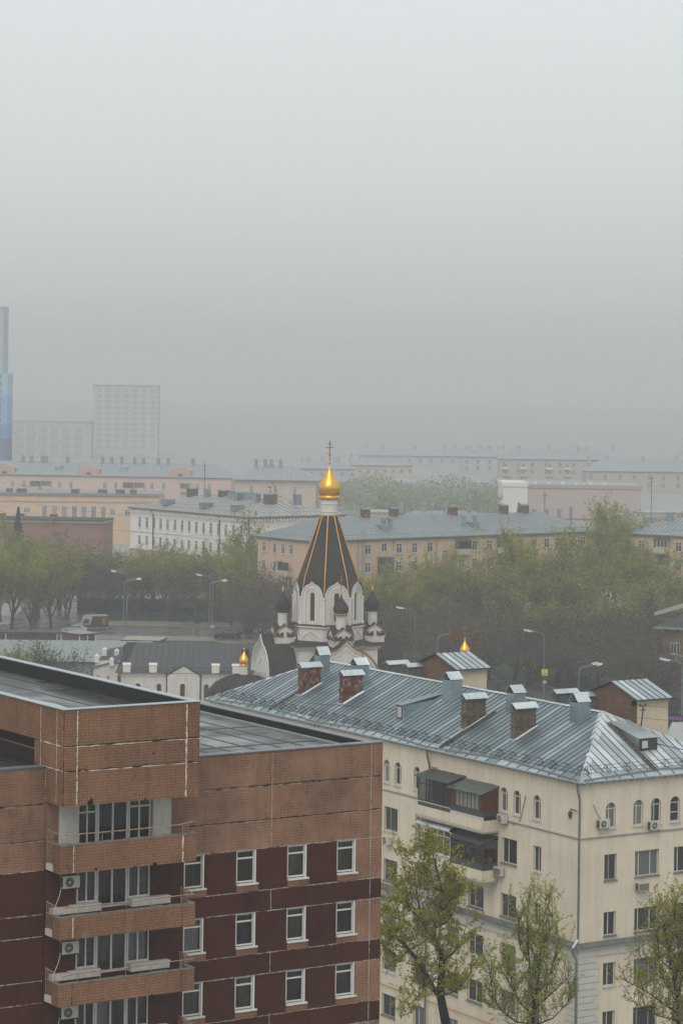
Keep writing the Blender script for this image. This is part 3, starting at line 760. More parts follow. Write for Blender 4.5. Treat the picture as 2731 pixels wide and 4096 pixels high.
def slope_roof(par, y0, y1, zw, zf, mat, d=BD + .3, nm='balcony_roof'):
    n = int((y1 - y0) / .45); mb = MB(); r = random.Random(int(y0 * 10))
    for k in range(n):
        a = y0 + (y1 - y0) * k / n; b = y0 + (y1 - y0) * (k + 1) / n; dz = r.uniform(-.012, .012); e = r.uniform(-.03, .05)
        mb.prism([(-.004, a, zw + dz), (-.004, b, zw + dz), (-d - e, b, zf + dz), (-d - e, a, zf + dz)], (0, 0, .035))
    return mb.build(nm, mat, par)
BY0, BY1 = 9.05, 16.9
for lvl, (zs, lab) in enumerate(((15.15, 'top'), (11.78, 'lower'))):
    b = MB().box(-BD, -.003, BY0, BY1, zs, zs + .22).build('balcony', CREAM, TAN)
    MB().box(-BD - .10, -.003, BY0 - .1, BY1 + .1, zs + .01, zs + .10).build('slab_moulding', CORNM, b)
    MB().box(-BD - .05, -BD + .08, BY0, BY1, zs + .225, zs + .86).box(-BD + .08, -.003, BY0, BY0 + .1, zs + .225, zs + .86).box(-BD + .08, -.003, BY1 - .1, BY1, zs + .225, zs + .86).build('parapet', CREAM, b)
    MB().box(-BD - .055, -BD - .045, 12.95, 12.97, zs + .23, zs + .86).build('parapet_joint', CORNM, b)
    zp = zs + .865
    YM = 12.9
    box('interior', DARKROOM, b, -.02, -.005, BY0, BY1, zp, zp + 2.2)  # dark sheet over the cream wall, painted shade inside the glazed balcony
    if lvl == 0:
        # old glazing, panes tinted for shade, on the far half with washing behind, boarded half with brown end
        MB().box(-BD + .02, -BD + .05, YM, BY1, zp, zp + .28).build('lower_infill', GSH, b)
        balc_front(b, YM, BY1, zp + .30, zp + 2.0, 4, BLK, zp + 1.55, GLASSD)
        MB().box(-BD - .04, -BD + .06, YM, BY1, zp + .28, zp + .34).build('white_rail', ACW, b)
        for k, cc in enumerate(((60, 130, 140), (60, 130, 140), (140, 128, 150), (140, 128, 150), (130, 90, 76), (70, 92, 60))):
            curtain_mesh(-.14, .14, zp + (.75 if k > 1 else 1.0), zp + 1.5, 0, .02, 4, k).build('washing', plain('washing_cloth_%d' % k, srgb(*cc), .9), b, (-.7, (13.15, 13.5, 13.9, 14.25, 14.6, 15.6)[k], 0), R(-90))
        slope_roof(b, YM - .05, BY1 + .1, zp + 2.42, zp + 2.02, ASB)
        MB().box(-BD - .02, -BD + .06, BY0, YM, zp, zp + .22).build('tiled_parapet_course', CREAMW, b)
        MB().box(-BD + .0, -BD + .06, BY0, YM, zp + .225, zp + .60).box(-BD + .06, -.01, BY0, BY0 + .05, zp + .225, zp + .6).build('lower_infill', GSH, b)
        WBR = plain('brown_boards', srgb(84, 44, 29), .7, var=.3, scale=3, streak=.6)
        x = YM - .55
        MB().box(-BD - .01, -BD + .05, YM - .55, YM - .01, zp + .61, zp + 1.95).build('board_panel', WBR, b)
        balc_front(b, BY0 + .55, YM - .56, zp + .61, zp + 1.9, 6, WOODF, None, plain('venetian_blind', srgb(124, 128, 122), .6, var=.1, scale=20))
        MB().box(-BD - .01, -BD + .05, BY0, BY0 + .54, zp + .61, zp + 1.8).build('board_panel', WBR, b)
        for k in range(5):
            xx = -BD + .05 + k * (BD - .06) / 5; MB().prism([(xx, BY0 - .02, zp + .61), (xx + .235, BY0 - .02, zp + .61), (xx + .235, BY0 - .02, zp + 1.78 + (k + 1) * .09), (xx, BY0 - .02, zp + 1.78 + k * .09)], (0, .04, 0)).build('board', WBR, b)
        slope_roof(b, BY0 - .1, YM + .05, zp + 2.28, zp + 1.78, plain('green_grey_sheet_roofing', srgb(90, 96, 90), .65, .2, .2, 3, streak=.35))
    else:
        balc_front(b, YM, BY1, zp + .33, zp + 2.05, 5, PVC, zp + 1.62, GLASS)
        for k in range(3): curtain_mesh(-.5, .5, zp + .3, zp + 1.7, 0, .03, 8, k + 9).build('curtain', CURT[1 if k == 1 else 0], b, (-.9, 13.5 + k * 1.3, 0), R(-90))
        MB().box(-BD - .02, -BD + .05, YM, BY1, zp, zp + .30).build('white_infill', PVC, b)
        MB().box(-BD - .12, -BD + .02, YM - .05, BY1 + .05, zp + .30, zp + .34).build('sill', PVC, b)
        mb = MB(); n = 8
        prev = None
        for k in range(n + 1):
            a = math.pi / 2 * k / n; cur = (-BD - .1 + 1.3 * (1 - math.cos(a)) * .6, zp + 2.06 + .30 * math.sin(a))
            if prev: mb.prism([(prev[0], YM, prev[1]), (prev[0], BY1 + .1, prev[1]), (cur[0], BY1 + .1, cur[1]), (cur[0], YM, cur[1])], (0, 0, .03))
            prev = cur
        mb.build('balcony_roof', ZINCL, b)
        MB().box(-BD - .01, -BD + .06, BY0, YM - .02, zp, zp + .42).box(-BD + .06, -.01, BY0, BY0 + .05, zp, zp + .42).build('lower_infill', GSH, b)
        balc_front(b, BY0 + .05, YM - .06, zp + .43, zp + 1.85, 5, WOODF, zp + 1.45, GLASSD)
        g = frame_rect(MB(), -BD + .08, -.05, zp + .43, zp + 1.5, 0, .05, .06).build('end_glazing', WOODF, b, (0, BY0 + .01, 0))
        MB().poly([(-BD + .08, .025, zp + .43), (-.05, .025, zp + .43), (-.05, .025, zp + 1.5), (-BD + .08, .025, zp + 1.5)]).build('pane', GLASS, g)
        MB().box(-BD + .05, -.02, BY0 + .02, BY0 + .04, zp + 1.52, zp + 2.0).build('end_infill', GSH, b)
        for k, (yy, xx, s_, cc) in enumerate(((9.4, -.5, .3, (170, 150, 130)), (9.5, -.45, .24, (60, 60, 66)), (9.9, -1.0, .22, (150, 160, 160)), (11.6, -1.0, .16, (190, 190, 186)), (12.0, -.9, .2, (90, 80, 76)))):
            zb = zp + .45 + (.35 if k == 1 else 0)
            MB().lathe([(s_ * .6, zb), (s_, zb + .1), (s_ * .95, zb + .28), (s_ * .5, zb + .4)], 9, xx, yy).build('stored_bundle', plain('bundle_cloth_%d' % k, srgb(*cc), .9), b, smooth=True)
        MB().box(-BD + .1, -BD + .12, 10.6, 11.05, zp + .9, zp + 1.4).build('paper_sheet', PVC, b)
        slope_roof(b, BY0 - .1, YM + .02, zp + 2.22, zp + 1.80, plain('dark_sheet_roofing', srgb(66, 67, 64), .7, .1, .25, 3, streak=.4))
MB().prism([(-.8, 16.2, 18.48), (-.3, 15.9, 18.62), (-.35, 16.6, 18.6)], (0, 0, .04)).build('rusty_scrap', plain('rust_scrap', srgb(140, 72, 40), .9, var=.3), TAN)
# ---- chimneys, ventilation shafts, dormers, roof houses (built on the roof: parts of the house)
def gable_cap(par, x0, x1, y0, y1, z, h, mat, axis='x', ov=.12, nm='cap'):
    mb = MB()
    if axis == 'x':   # ridge runs along x
        ym = (y0 + y1) / 2
        A = [(x0 - ov, y0 - ov, z), (x1 + ov, y0 - ov, z), (x1 + ov, ym, z + h), (x0 - ov, ym, z + h)]; B = [(x0 - ov, ym, z + h), (x1 + ov, ym, z + h), (x1 + ov, y1 + ov, z), (x0 - ov, y1 + ov, z)]
    else:
        xm = (x0 + x1) / 2
        A = [(x0 - ov, y1 + ov, z), (x0 - ov, y0 - ov, z), (xm, y0 - ov, z + h), (xm, y1 + ov, z + h)]; B = [(xm, y1 + ov, z + h), (xm, y0 - ov, z + h), (x1 + ov, y0 - ov, z), (x1 + ov, y1 + ov, z)]
    mb.prism(A, (0, 0, .03)); mb.prism(B, (0, 0, .03))
    return mb.build(nm, mat, par)
def chimney(y0, mat, lab):
    x0, x1, y1 = 2.26, 3.94, y0 + .62
    c = MB().box(x0, x1, y0, y1, zl(x0) - .15, 23.22).box(x0 - .05, x1 + .05, y0 - .05, y1 + .05, 22.05, 22.18).box(x0 - .05, x1 + .05, y0 - .05, y1 + .05, 23.1, 23.221).build('chimney', mat, TAN)
    c['label'] = lab
    gable_cap(c, x0, x1, y0, y1, 23.26, .36, ZINCL, 'x', .16)
    MB().box(x0 + .1, x1 - .1, y0 + .1, y1 - .1, 23.22, 23.42).build('flue', BLACKGAP, c)
    MB().prism([(x0 - .1, y0 - .10, zl(x0 - .1) + .03), (x1 + .1, y0 - .10, zl(x1 + .1) + .03), (x1 + .1, y0 - .02, zl(x1 + .1) + .12), (x0 - .1, y0 - .02, zl(x0 - .1) + .12)], (0, 0, .03)).build('flashing', ZINCL, c)
    MB().box(x0 - .2, x0 - .02, y0 - .1, y1 + .1, zl(x0 - .2) + .02, zl(x0) + .06).build('flashing', ZINCL, c)
chimney(38.12, BRICKR, 'peeling red brick chimney'); chimney(32.14, BRICKR, 'peeling red brick chimney with bare mortar patches'); chimney(16.14, BRICKB, 'grimy brown brick chimney'); chimney(10.2, BRICKB, 'grimy brick chimney near the hip')
def shaft(x0, y0, wx, wy, zt, h):
    c = MB().box(x0, x0 + wx, y0, y0 + wy, zl(x0) - .1, zt).build('ventilation_shaft', ZINCB, TAN)
    gable_cap(c, x0, x0 + wx, y0, y0 + wy, zt + .04, h, ZINCL, 'x', .07)
    MB().box(x0 + .04, x0 + wx - .04, y0 + .04, y0 + wy - .04, zt, zt + .06).build('opening', BLACKGAP, c)
    MB().box(x0 - .12, x0 + wx, y0 - .06, y0 - .002, zl(x0) + .03, zl(x0) + .12).build('flashing', ZINCE, c)
for (x0, y0, wx, wy, zt, h) in ((4.62, 39.4, .95, .75, 23.95, .62), (4.6, 33.9, 1.05, 1.0, 23.72, .5), (4.85, 21.8, 1.05, 1.05, 23.85, .52), (5.15, 7.05, 1.0, .95, 23.85, .58), (4.95, 14.1, .95, 1.0, 23.72, .5)): shaft(x0, y0, wx, wy, zt, h)
# louvred dormers
def louvre(par, x0, x1, z0, z1, n, loc, rz, t=.07):
    f = frame_rect(MB(), x0, x1, z0, z1, 0, .06, t).build('louvre_frame', STEELD, par, loc, rz)
    for k in range(n):
        z = z0 + t + (z1 - z0 - 2 * t) * (k + .2) / n
        MB().prism([(x0 + t, .0, z), (x1 - t, .0, z), (x1 - t, .05, z + .07), (x0 + t, .05, z + .07)], (0, 0, .012)).build('slat', PVC, f)
    MB().poly([(x0, .058, z0), (x1, .058, z0), (x1, .058, z1), (x0, .058, z1)]).build('dark_opening', BLACKGAP, f)
dm = MB().quads([(1.95, 23.7, zl(1.95)), (1.95, 24.5, zl(1.95)), (1.95, 24.5, 21.98), (1.95, 23.7, 21.98), (4.7, 23.7, 22.26), (4.7, 24.5, 22.26)], [(0, 3, 2, 1), (0, 4, 3), (1, 2, 5)]).build('dormer', ZINCB, TAN)
MB().prism([(1.85, 23.6, 21.99), (1.85, 24.6, 21.99), (5.6, 24.6, 22.66), (5.6, 23.6, 22.66)], (0, 0, .03)).build('dormer_roof', ZINC, dm)
louvre(dm, -24.46, -23.74, zl(1.95) + .06, 21.93, 8, (1.93, 0, 0), R(-90))
dm = MB().quads([(6.5, 2.15, ze_(2.15)), (8.05, 2.15, ze_(2.15)), (8.05, 2.15, 21.95), (6.5, 2.15, 21.95), (6.5, 5.2, 22.6), (8.05, 5.2, 22.6)], [(0, 1, 2, 3), (0, 3, 4), (1, 5, 2)]).build('dormer', ZINCB, TAN)
MB().prism([(6.38, 2.02, 21.96), (8.17, 2.02, 21.96), (8.2, 5.4, 22.72), (6.38, 5.4, 22.72)], (0, 0, .03)).build('dormer_roof', ZINCE, dm)
box('dormer_front', GSH, dm, 6.5, 8.05, 2.10, 2.148, ze_(2.15) + .02, 21.95)
louvre(dm, 6.6, 7.25, ze_(2.15) + .1, 21.88, 7, (0, 2.03, 0), 0)
# plastered roof houses behind the ridge
YEL = plain('yellow_plaster', srgb(204, 190, 162), .9, var=.06, scale=2, streak=.15)
for (x0, x1, y0, y1, zw, zr_) in ((9.0, 11.75, 26.95, 32.1, 23.95, 24.88), (9.0, 11.7, 5.48, 10.7, 24.05, 25.03)):
    ym = (y0 + y1) / 2; zb = 21.5
    h = MB().quads([(x0, y0, zb), (x0, y1, zb), (x0, y1, zw), (x0, ym, zr_ - .06), (x0, y0, zw), (x1, y0, zb), (x1, y1, zb), (x1, y1, zw), (x1, ym, zr_ - .06), (x1, y0, zw)], [(0, 4, 3, 2, 1), (5, 6, 7, 8, 9), (1, 2, 7, 6)]).build('roof_house', BROWNPL, TAN)
    MB().box(x0, x1 + .01, y0 - .03, y0, zb, zw).build('plaster_front', YEL, h); MB().box(x0 - .02, x1 + .05, y0 - .07, y0 - .032, zw - .16, zw).build('cornice', CREAMW, h)
    n = 6
    for k in range(n):
        a = x0 - .25 + (x1 - x0 + .5) * k / n; b = x0 - .25 + (x1 - x0 + .5) * (k + 1) / n
        MB().prism([(a, y0 - .25, zw - .02), (b, y0 - .25, zw - .02), (b, ym, zr_), (a, ym, zr_)], (0, 0, .03)).box(a - .012, a + .012, y0 - .2, y0 - .15, zw + .02, zw + .06).build('roof_sheet', ZINCL if k == 1 else ZINCE, h)
        MB().prism([(a - .014, y0 - .25, zw + .01), (a + .014, y0 - .25, zw + .01), (a + .014, ym, zr_ + .03), (a - .014, ym, zr_ + .03)], (0, 0, .05)).build('seam', SEAM, h)
    MB().prism([(x0 - .25, ym, zr_ - .01), (x1 + .25, ym, zr_ - .01), (x1 + .25, y1 + .3, zw - .05), (x0 - .25, y1 + .3, zw - .05)], (0, 0, .04)).build('back_slope', SEAM, h)
    MB().box(x0 - .28, x1 + .3, y0 - .42, y0 - .24, zw - .06, zw + .02).build('gutter', GSH, h)
    MB().box(x0 - .27, x0 - .003, y0 + .1, y0 + .3, zw - .42, zw - .1).build('vent_opening', BLACKGAP, h)
    # low flues with metal covers beside it
    for (fy, fx, L_, zt) in ((y1 - .6, 7.7, 1.1, zw - .28), (y1 + 1.8, 7.5, 1.2, zw - .32)):
        s_ = MB().box(fx, fx + 1.8, fy, fy + .6, 22.4, zt).build('flue_stack', BRICKB, TAN)
        gable_cap(s_, fx, fx + 1.8, fy, fy + .6, zt + .03, .26, ZINCL, 'x', .14)
        MB().prism([(fx + .2, fy - .02, 22.4), (fx + 1.9, fy - .02, 22.4), (fx + 1.8, fy - .02, zt - .1), (fx + .25, fy - .02, zt - .1)], (0, .015, 0)).build('sheet_cladding', ZINC, s_)
# utility post with insulators and wires on the ridge end
mp = MB().tube([(8.55, 4.55, ze_(4.0) - .2), (8.83, 4.6, ze_(4.0) + 1.62)], .05, 6).build('wire_post', STEELD, TAN)
MB().box(8.5, 9.1, 4.58, 4.64, 23.7, 23.77).box(8.55, 9.05, 4.58, 4.64, 23.42, 23.48).build('cross_arm', STEELD, mp)
for xx in (8.56, 9.02): MB().lathe([(.04, 23.77), (.05, 23.84), (.02, 23.9)], 7, xx, 4.61).build('insulator', STEELD, mp)
for z_, e in ((23.75, 23.0), (22.9, 22.0)):
    pts = [tan_xy(*(Vector((6.0, 7.5, z_ + .35)).lerp(Vector((8.8, 4.6, z_)), k / 4))) for k in range(5)] + [tan_xy(*(Vector((8.8, 4.6, z_)).lerp(Vector((20, -4, e)), k / 6))) for k in range(1, 7)]
    c_ = MB().tube(pts, .012, 4).build('roof_wire', STEELD); tag(c_, 'thin wire carried by the post on the zinc roof, %s strand' % ('upper' if z_ > 23.2 else 'lower'), 'wire')
c_ = MB().tube([tan_xy(7.7, 2.0, 21.6), tan_xy(9, 1.0, 21.25), tan_xy(12, -1.5, 20.9), tan_xy(18, -6, 21.0)], .03, 5).build('power_cable', STEELD); tag(c_, 'thick black cable leaving the louvred dormer of the cream house', 'cable')
c_ = MB().tube([tan_xy(-.1, 46, 20.9), tan_xy(1.0, 36, 20.85), tan_xy(2.2, 22.4, 21.75)], .016, 4).build('roof_wire', STEELD); tag(c_, 'thin wire slung over the long zinc slope to the small dormer', 'wire')
# corner lantern bracket
lp = MB().tube([(-.1, .25, 17.9), (-.1, .9, 17.95), (-.1, 1.0, 17.85)], .03, 5).build('corner_lamp', STEELD, TAN)
MB().lathe([(.06, 17.8), (.13, 17.7), (.11, 17.45), (.03, 17.3)], 8, -.1, 1.0).build('lamp_body', ACD, lp)
# air conditioners on the cream house
def acL(lab, y, z, **k): ac_unit(lab, tan_xy(-.42, y, z), ROT - R(90), **k)
def acR(lab, x, z, **k): ac_unit(lab, tan_xy(x, -.42, z), ROT, **k)
acL('air conditioner on the cream wall right of the upper glazed balcony', 8.65, 15.95, w=.85)
acL('air conditioner on the cream wall right of the lower glazed balcony', 9.0, 12.35, w=.85, fan=False)
acL('air conditioner below the window at the far end of the cream wall', 22.6, 12.3, w=.8)
acR('air conditioner beside the first arched window of the end wall', 1.25, 16.75, w=.85)
acR('air conditioner between the middle arched windows of the end wall', 5.5, 16.3, w=.85)
acR('air conditioner under the wide window of the end wall', 4.55, 12.35, w=.9, fan=False)
for lab, pts in (('curved cable running from the balcony side air conditioner up the cream wall', [(-.06, 7.9, 16.15), (-.08, 7.2, 16.0), (-.06, 6.5, 16.3), (-.06, 6.2, 17.2), (-.06, 5.9, 18.1)]), ):
    tag(MB().tube([tan_xy(*p) for p in pts], .025, 5).build('hose', SILLM), lab, 'cable')
for lab, pts in (('cable loop above the first air conditioner of the end wall', [(1.6, -.08, 17.3), (1.25, -.06, 17.8), (1.0, -.06, 18.3)]), ('cable hanging between the middle arched windows of the end wall', [(5.9, -.06, 16.9), (5.85, -.06, 17.6), (5.95, -.06, 18.3)])):
    tag(MB().tube([tan_xy(*p) for p in pts], .022, 5).build('hose', SILLM), lab, 'cable')
# ------------------------------------------------------------------ ground, road, pavement, grass
HAZE_DENSITY = 0.00056
HAZE_TOP = 76.0
def gz(x, y):
    t = min(1, max(0, (y - 235) / 55)); t = t * t * (3 - 2 * t); return GROUND_NEAR * (1 - t)
def px(p, Y, y=2300): return (p - 1365.5 + .0128 * (y - 1500)) / 10500.0 * Y      # metres to the side for a bearing at range Y
EARTH = plain('haze_toned_ground', srgb(146, 147, 146), .95, var=.25, scale=.12)  # ground paled so its far strip merges with the haze
mb = MB(); ys = [-800, -200, 0, 60, 100, 140, 180, 220, 235, 245, 255, 265, 275, 285, 290, 300, 330, 360, 400, 450, 500, 560, 640, 760, 900, 1200, 1800, 2800, 4300]
xs = [-2900, -1500, -700, -300, -150, -80, -40, 0, 40, 80, 150, 300, 700, 1500, 2900]
mb.quads([(x, y, gz(x, y)) for y in ys for x in xs], [(j * len(xs) + i, j * len(xs) + i + 1, (j + 1) * len(xs) + i + 1, (j + 1) * len(xs) + i) for j in range(len(ys) - 1) for i in range(len(xs) - 1)])
tag(mb.build('ground', EARTH), None, kind='structure')
def asphalt():
    m = N('wet_asphalt'); co = m.coord('World'); f = m.noise(co, .22, 5); g = m.noise(co, 3, 4)
    m.base(m.mix(.4, m.ramp(f, [(.3, srgb(66, 66, 66)), (.7, srgb(92, 91, 90))]), m.ramp(g, [(.3, (.05,) * 3), (.7, (.12,) * 3)]))).set(.4, 0, .5)
    m.l(m.ramp(f, [(.35, (.12,) * 3), (.65, (.55,) * 3)]), m.b.inputs['Roughness']); return m.m
ASPH = asphalt()
PAVE = plain('pavement_slabs', srgb(122, 114, 106), .75, var=.15, scale=.8)
KERB = plain('kerb_stone', srgb(96, 92, 88), .8)
LAWN = plain('lawn_soil', srgb(62, 76, 40), .95, var=.3, scale=.6)
def sheet(name, pts, z, mat): return tag(MB().prism([(x, y, z - .05) for x, y in pts], (0, 0, .05)).build(name, mat), None, kind='structure')
road = [(-160, 459), (-20, 458), (-8, 446), (10, 395), (28, 352), (46, 300), (60, 302), (43, 360), (24, 404), (4, 452), (-10, 474), (-46, 475), (-50, 530), (-62, 540), (-60, 476), (-160, 478)]
sheet('road', road, .056, ASPH)
sheet('pavement', [(-46, 475), (-10, 474), (-4, 468), (-2, 480), (-12, 484), (-46, 484)], .12, PAVE)
sheet('pavement', [(-160, 450), (-22, 450), (-12, 440), (-9, 446.6), (-20.4, 457.6), (-160, 458.6)], .12, PAVE)
def kerb(pts):
    mb = MB()
    for p, q in zip(pts, pts[1:]):
        d = Vector((q[0] - p[0], q[1] - p[1], 0)); n = Vector((-d.y, d.x, 0)).normalized() * .1
        P = [Vector((*p, .0)) + n, Vector((*p, 0)) - n, Vector((*q, 0)) - n, Vector((*q, 0)) + n]
        mb.prism([tuple(v) for v in P], (0, 0, .17))
    return tag(mb.build('kerb', KERB), None, kind='structure')
kerb([(-46, 475), (-10, 474), (4, 452), (24, 404), (43, 360), (60, 302)]); kerb([(-160, 458.8), (-20, 457.8), (-8.2, 446), (9.8, 395), (27.8, 352)])
sheet('lawn', [(-46, 484.2), (-12, 484.2), (2, 470), (8, 500), (-46, 505)], .10, LAWN)
sheet('lawn', [(8, 430), (30, 395), (48, 350), (90, 330), (120, 420), (60, 520), (0, 480)], .06, LAWN)
sheet('lawn', [(-34, 430), (-14, 430), (-10, 438), (-20, 449), (-34, 449)], .09, LAWN)
# lane line
mb = MB()
for p, q in zip([(-150, 467.5), (-20, 466.5), (-4, 450)], [(-20, 466.5), (-4, 450), (17, 400)]):
    L_ = math.dist(p, q); n = int(L_ / 6)
    for k in range(n):
        a = Vector((*p, 0)).lerp(Vector((*q, 0)), k / n); b = Vector((*p, 0)).lerp(Vector((*q, 0)), (k + .5) / n); s_ = (b - a).normalized().cross(Vector((0, 0, 1))) * .07
        mb.poly([(*(a + s_).xy, .061), (*(b + s_).xy, .061), (*(b - s_).xy, .061), (*(a - s_).xy, .061)])
tag(mb.build('road_markings', plain('worn_white_paint', srgb(176, 174, 168), .7, var=.2)), None, kind='structure')
# short grass on the lawns
def grass(name, poly_box, n, seed, mat):
    r = random.Random(seed); mb = MB(); x0, x1, y0, y1 = poly_box
    for _ in range(n):
        x, y = r.uniform(x0, x1), r.uniform(y0, y1); a = r.uniform(0, 6.28); h = r.uniform(.10, .28); c, s_ = math.cos(a) * .13, math.sin(a) * .13
        mb.poly([(x - c, y - s_, .09), (x + c, y + s_, .09), (x + c * .2 + r.uniform(-.06, .06), y + s_ * .2 + r.uniform(-.06, .06), .09 + h)])
    o = mb.build(name, mat); tag(o, 'thin spring grass on the lawn along the street hedge', 'grass', kind='stuff'); return o
def leaf_mat(name, c, var=.3, trans=.35):
    m = N(name); co = m.coord('World'); f = m.noise(co, .8, 3); g = m.n('ShaderNodeObjectInfo')
    col = m.ramp(f, [(.3, scl(c, 1 - var)), (.7, scl(c, 1 + var))])
    m.base(col).set(.75, 0, .06)
    tl = m.n('ShaderNodeBsdfTranslucent'); m.l(col, tl.inputs[0]); ms = m.n('ShaderNodeMixShader'); ms.inputs[0].default_value = trans
    m.l(m.b.outputs[0], ms.inputs[1]); m.l(tl.outputs[0], ms.inputs[2]); m.l(ms.outputs[0], m.o.inputs['Surface']); return m.m
GRASSM = leaf_mat('grass_blades', (.055, .10, .025), .35, .2)
grass('grass', (-46, -10, 484.5, 500), 5200, 1, GRASSM)
# ------------------------------------------------------------------ church
WHT = plain('church_whitewash', srgb(204, 198, 190), .9, var=.07, scale=1.2, streak=.28)
WHT2 = plain('church_trim', srgb(214, 209, 201), .9, var=.06, scale=2, streak=.2)
DRK = plain('dark_copper_roof', srgb(50, 44, 42), .75, .0, .18, 1.2)
DRK2 = plain('dark_onion_scale', srgb(46, 41, 40), .6, .1, .15, 3)
VERD = plain('green_patina', srgb(120, 138, 120), .7, var=.2, scale=3)
OCH = plain('ochre_edge', srgb(150, 112, 70), .7, var=.2, scale=3)
def gold_mat():
    m = N('gilded_copper'); m.base((.80, .43, .075)).set(.31, 1.0, .5); co = m.coord('World'); m.bump(m.noise(co, 5, 3), .01, .15); return m.m
GOLD = gold_mat()
GOLDM = plain('gold_paint', srgb(206, 146, 70), .45, .5, .12)
IRON = plain('bronze_cross', srgb(150, 108, 64), .5, .6, .2)
def ogee(a, h, n=7, k=.80):
    """half-pointed keel arch outline from (+a, 0) over the peak (0, h) to (-a, 0)"""
    pts = []
    for i in range(n + 1):
        t = R(62) * i / n; pts.append((a * math.cos(t), h * k * math.sin(t)))
    x0, z0 = pts[-1]
    for i in range(1, 6):
        t = i / 5; pts.append((x0 * (1 - t) ** 1.0 * (1 - .12 * t), z0 + (h - z0) * t ** 1.6))
    return pts + [(-x, z) for x, z in reversed(pts[:-1])]
def archivolt(par, a, h, z0, w, y, d, mat, name='archivolt', **k):
    o_, i_ = ogee(a, h, **k), ogee(a - w, h - w * 1.25, **k); mb = MB(); n = len(o_)
    for q in range(n - 1):
        A, B, C, D = o_[q], o_[q + 1], i_[q + 1], i_[q]
        mb.quads([(A[0], y, z0 + A[1]), (B[0], y, z0 + B[1]), (C[0], y, z0 + C[1]), (D[0], y, z0 + D[1]), (A[0], y + d, z0 + A[1]), (B[0], y + d, z0 + B[1]), (C[0], y + d, z0 + C[1]), (D[0], y + d, z0 + D[1])],
                 [(0, 3, 2, 1), (0, 1, 5, 4), (3, 7, 6, 2)])
    return mb.build(name, mat, par)
def onion(r, h, z0, base=None):
    b = base or .72 * r
    return [(b, z0), (.93 * r, z0 + .10 * h), (r, z0 + .22 * h), (.97 * r, z0 + .33 * h), (.84 * r, z0 + .45 * h), (.62 * r, z0 + .57 * h), (.40 * r, z0 + .69 * h), (.22 * r, z0 + .81 * h), (.10 * r, z0 + .92 * h), (.05 * r, z0 + h)]
def cross(par, z, h, mat, x=0, y=0, t=.05):
    c = MB().box(x - t, x + t, y - t, y + t, z, z + h).box(x - .20 * h, x + .20 * h, y - t * .8, y + t * .8, z + .66 * h, z + .66 * h + 2 * t).box(x - .09 * h, x + .09 * h, y - t * .8, y + t * .8, z + .84 * h, z + .84 * h + 1.6 * t)
    c.prism([(x - .12 * h, y - t * .8, z + .36 * h), (x + .12 * h, y - t * .8, z + .28 * h), (x + .12 * h, y - t * .8, z + .28 * h + 2 * t), (x - .12 * h, y - t * .8, z + .36 * h + 2 * t)], (0, t * 1.6, 0))
    return c.build('cross', mat, par)
def ball(par, z, r, mat, x=0, y=0): return MB().lathe([(.2 * r, z - r), (.75 * r, z - .7 * r), (r, z), (.75 * r, z + .7 * r), (.2 * r, z + r)], 12, x, y).build('ball', mat, par, smooth=True)
CH = thing('tent_roof_church', 'white tent-roofed church with gold onion dome and dark barrel roofs', 'church', (-1.35, 330, 0), R(16.4))
RR = 4.33
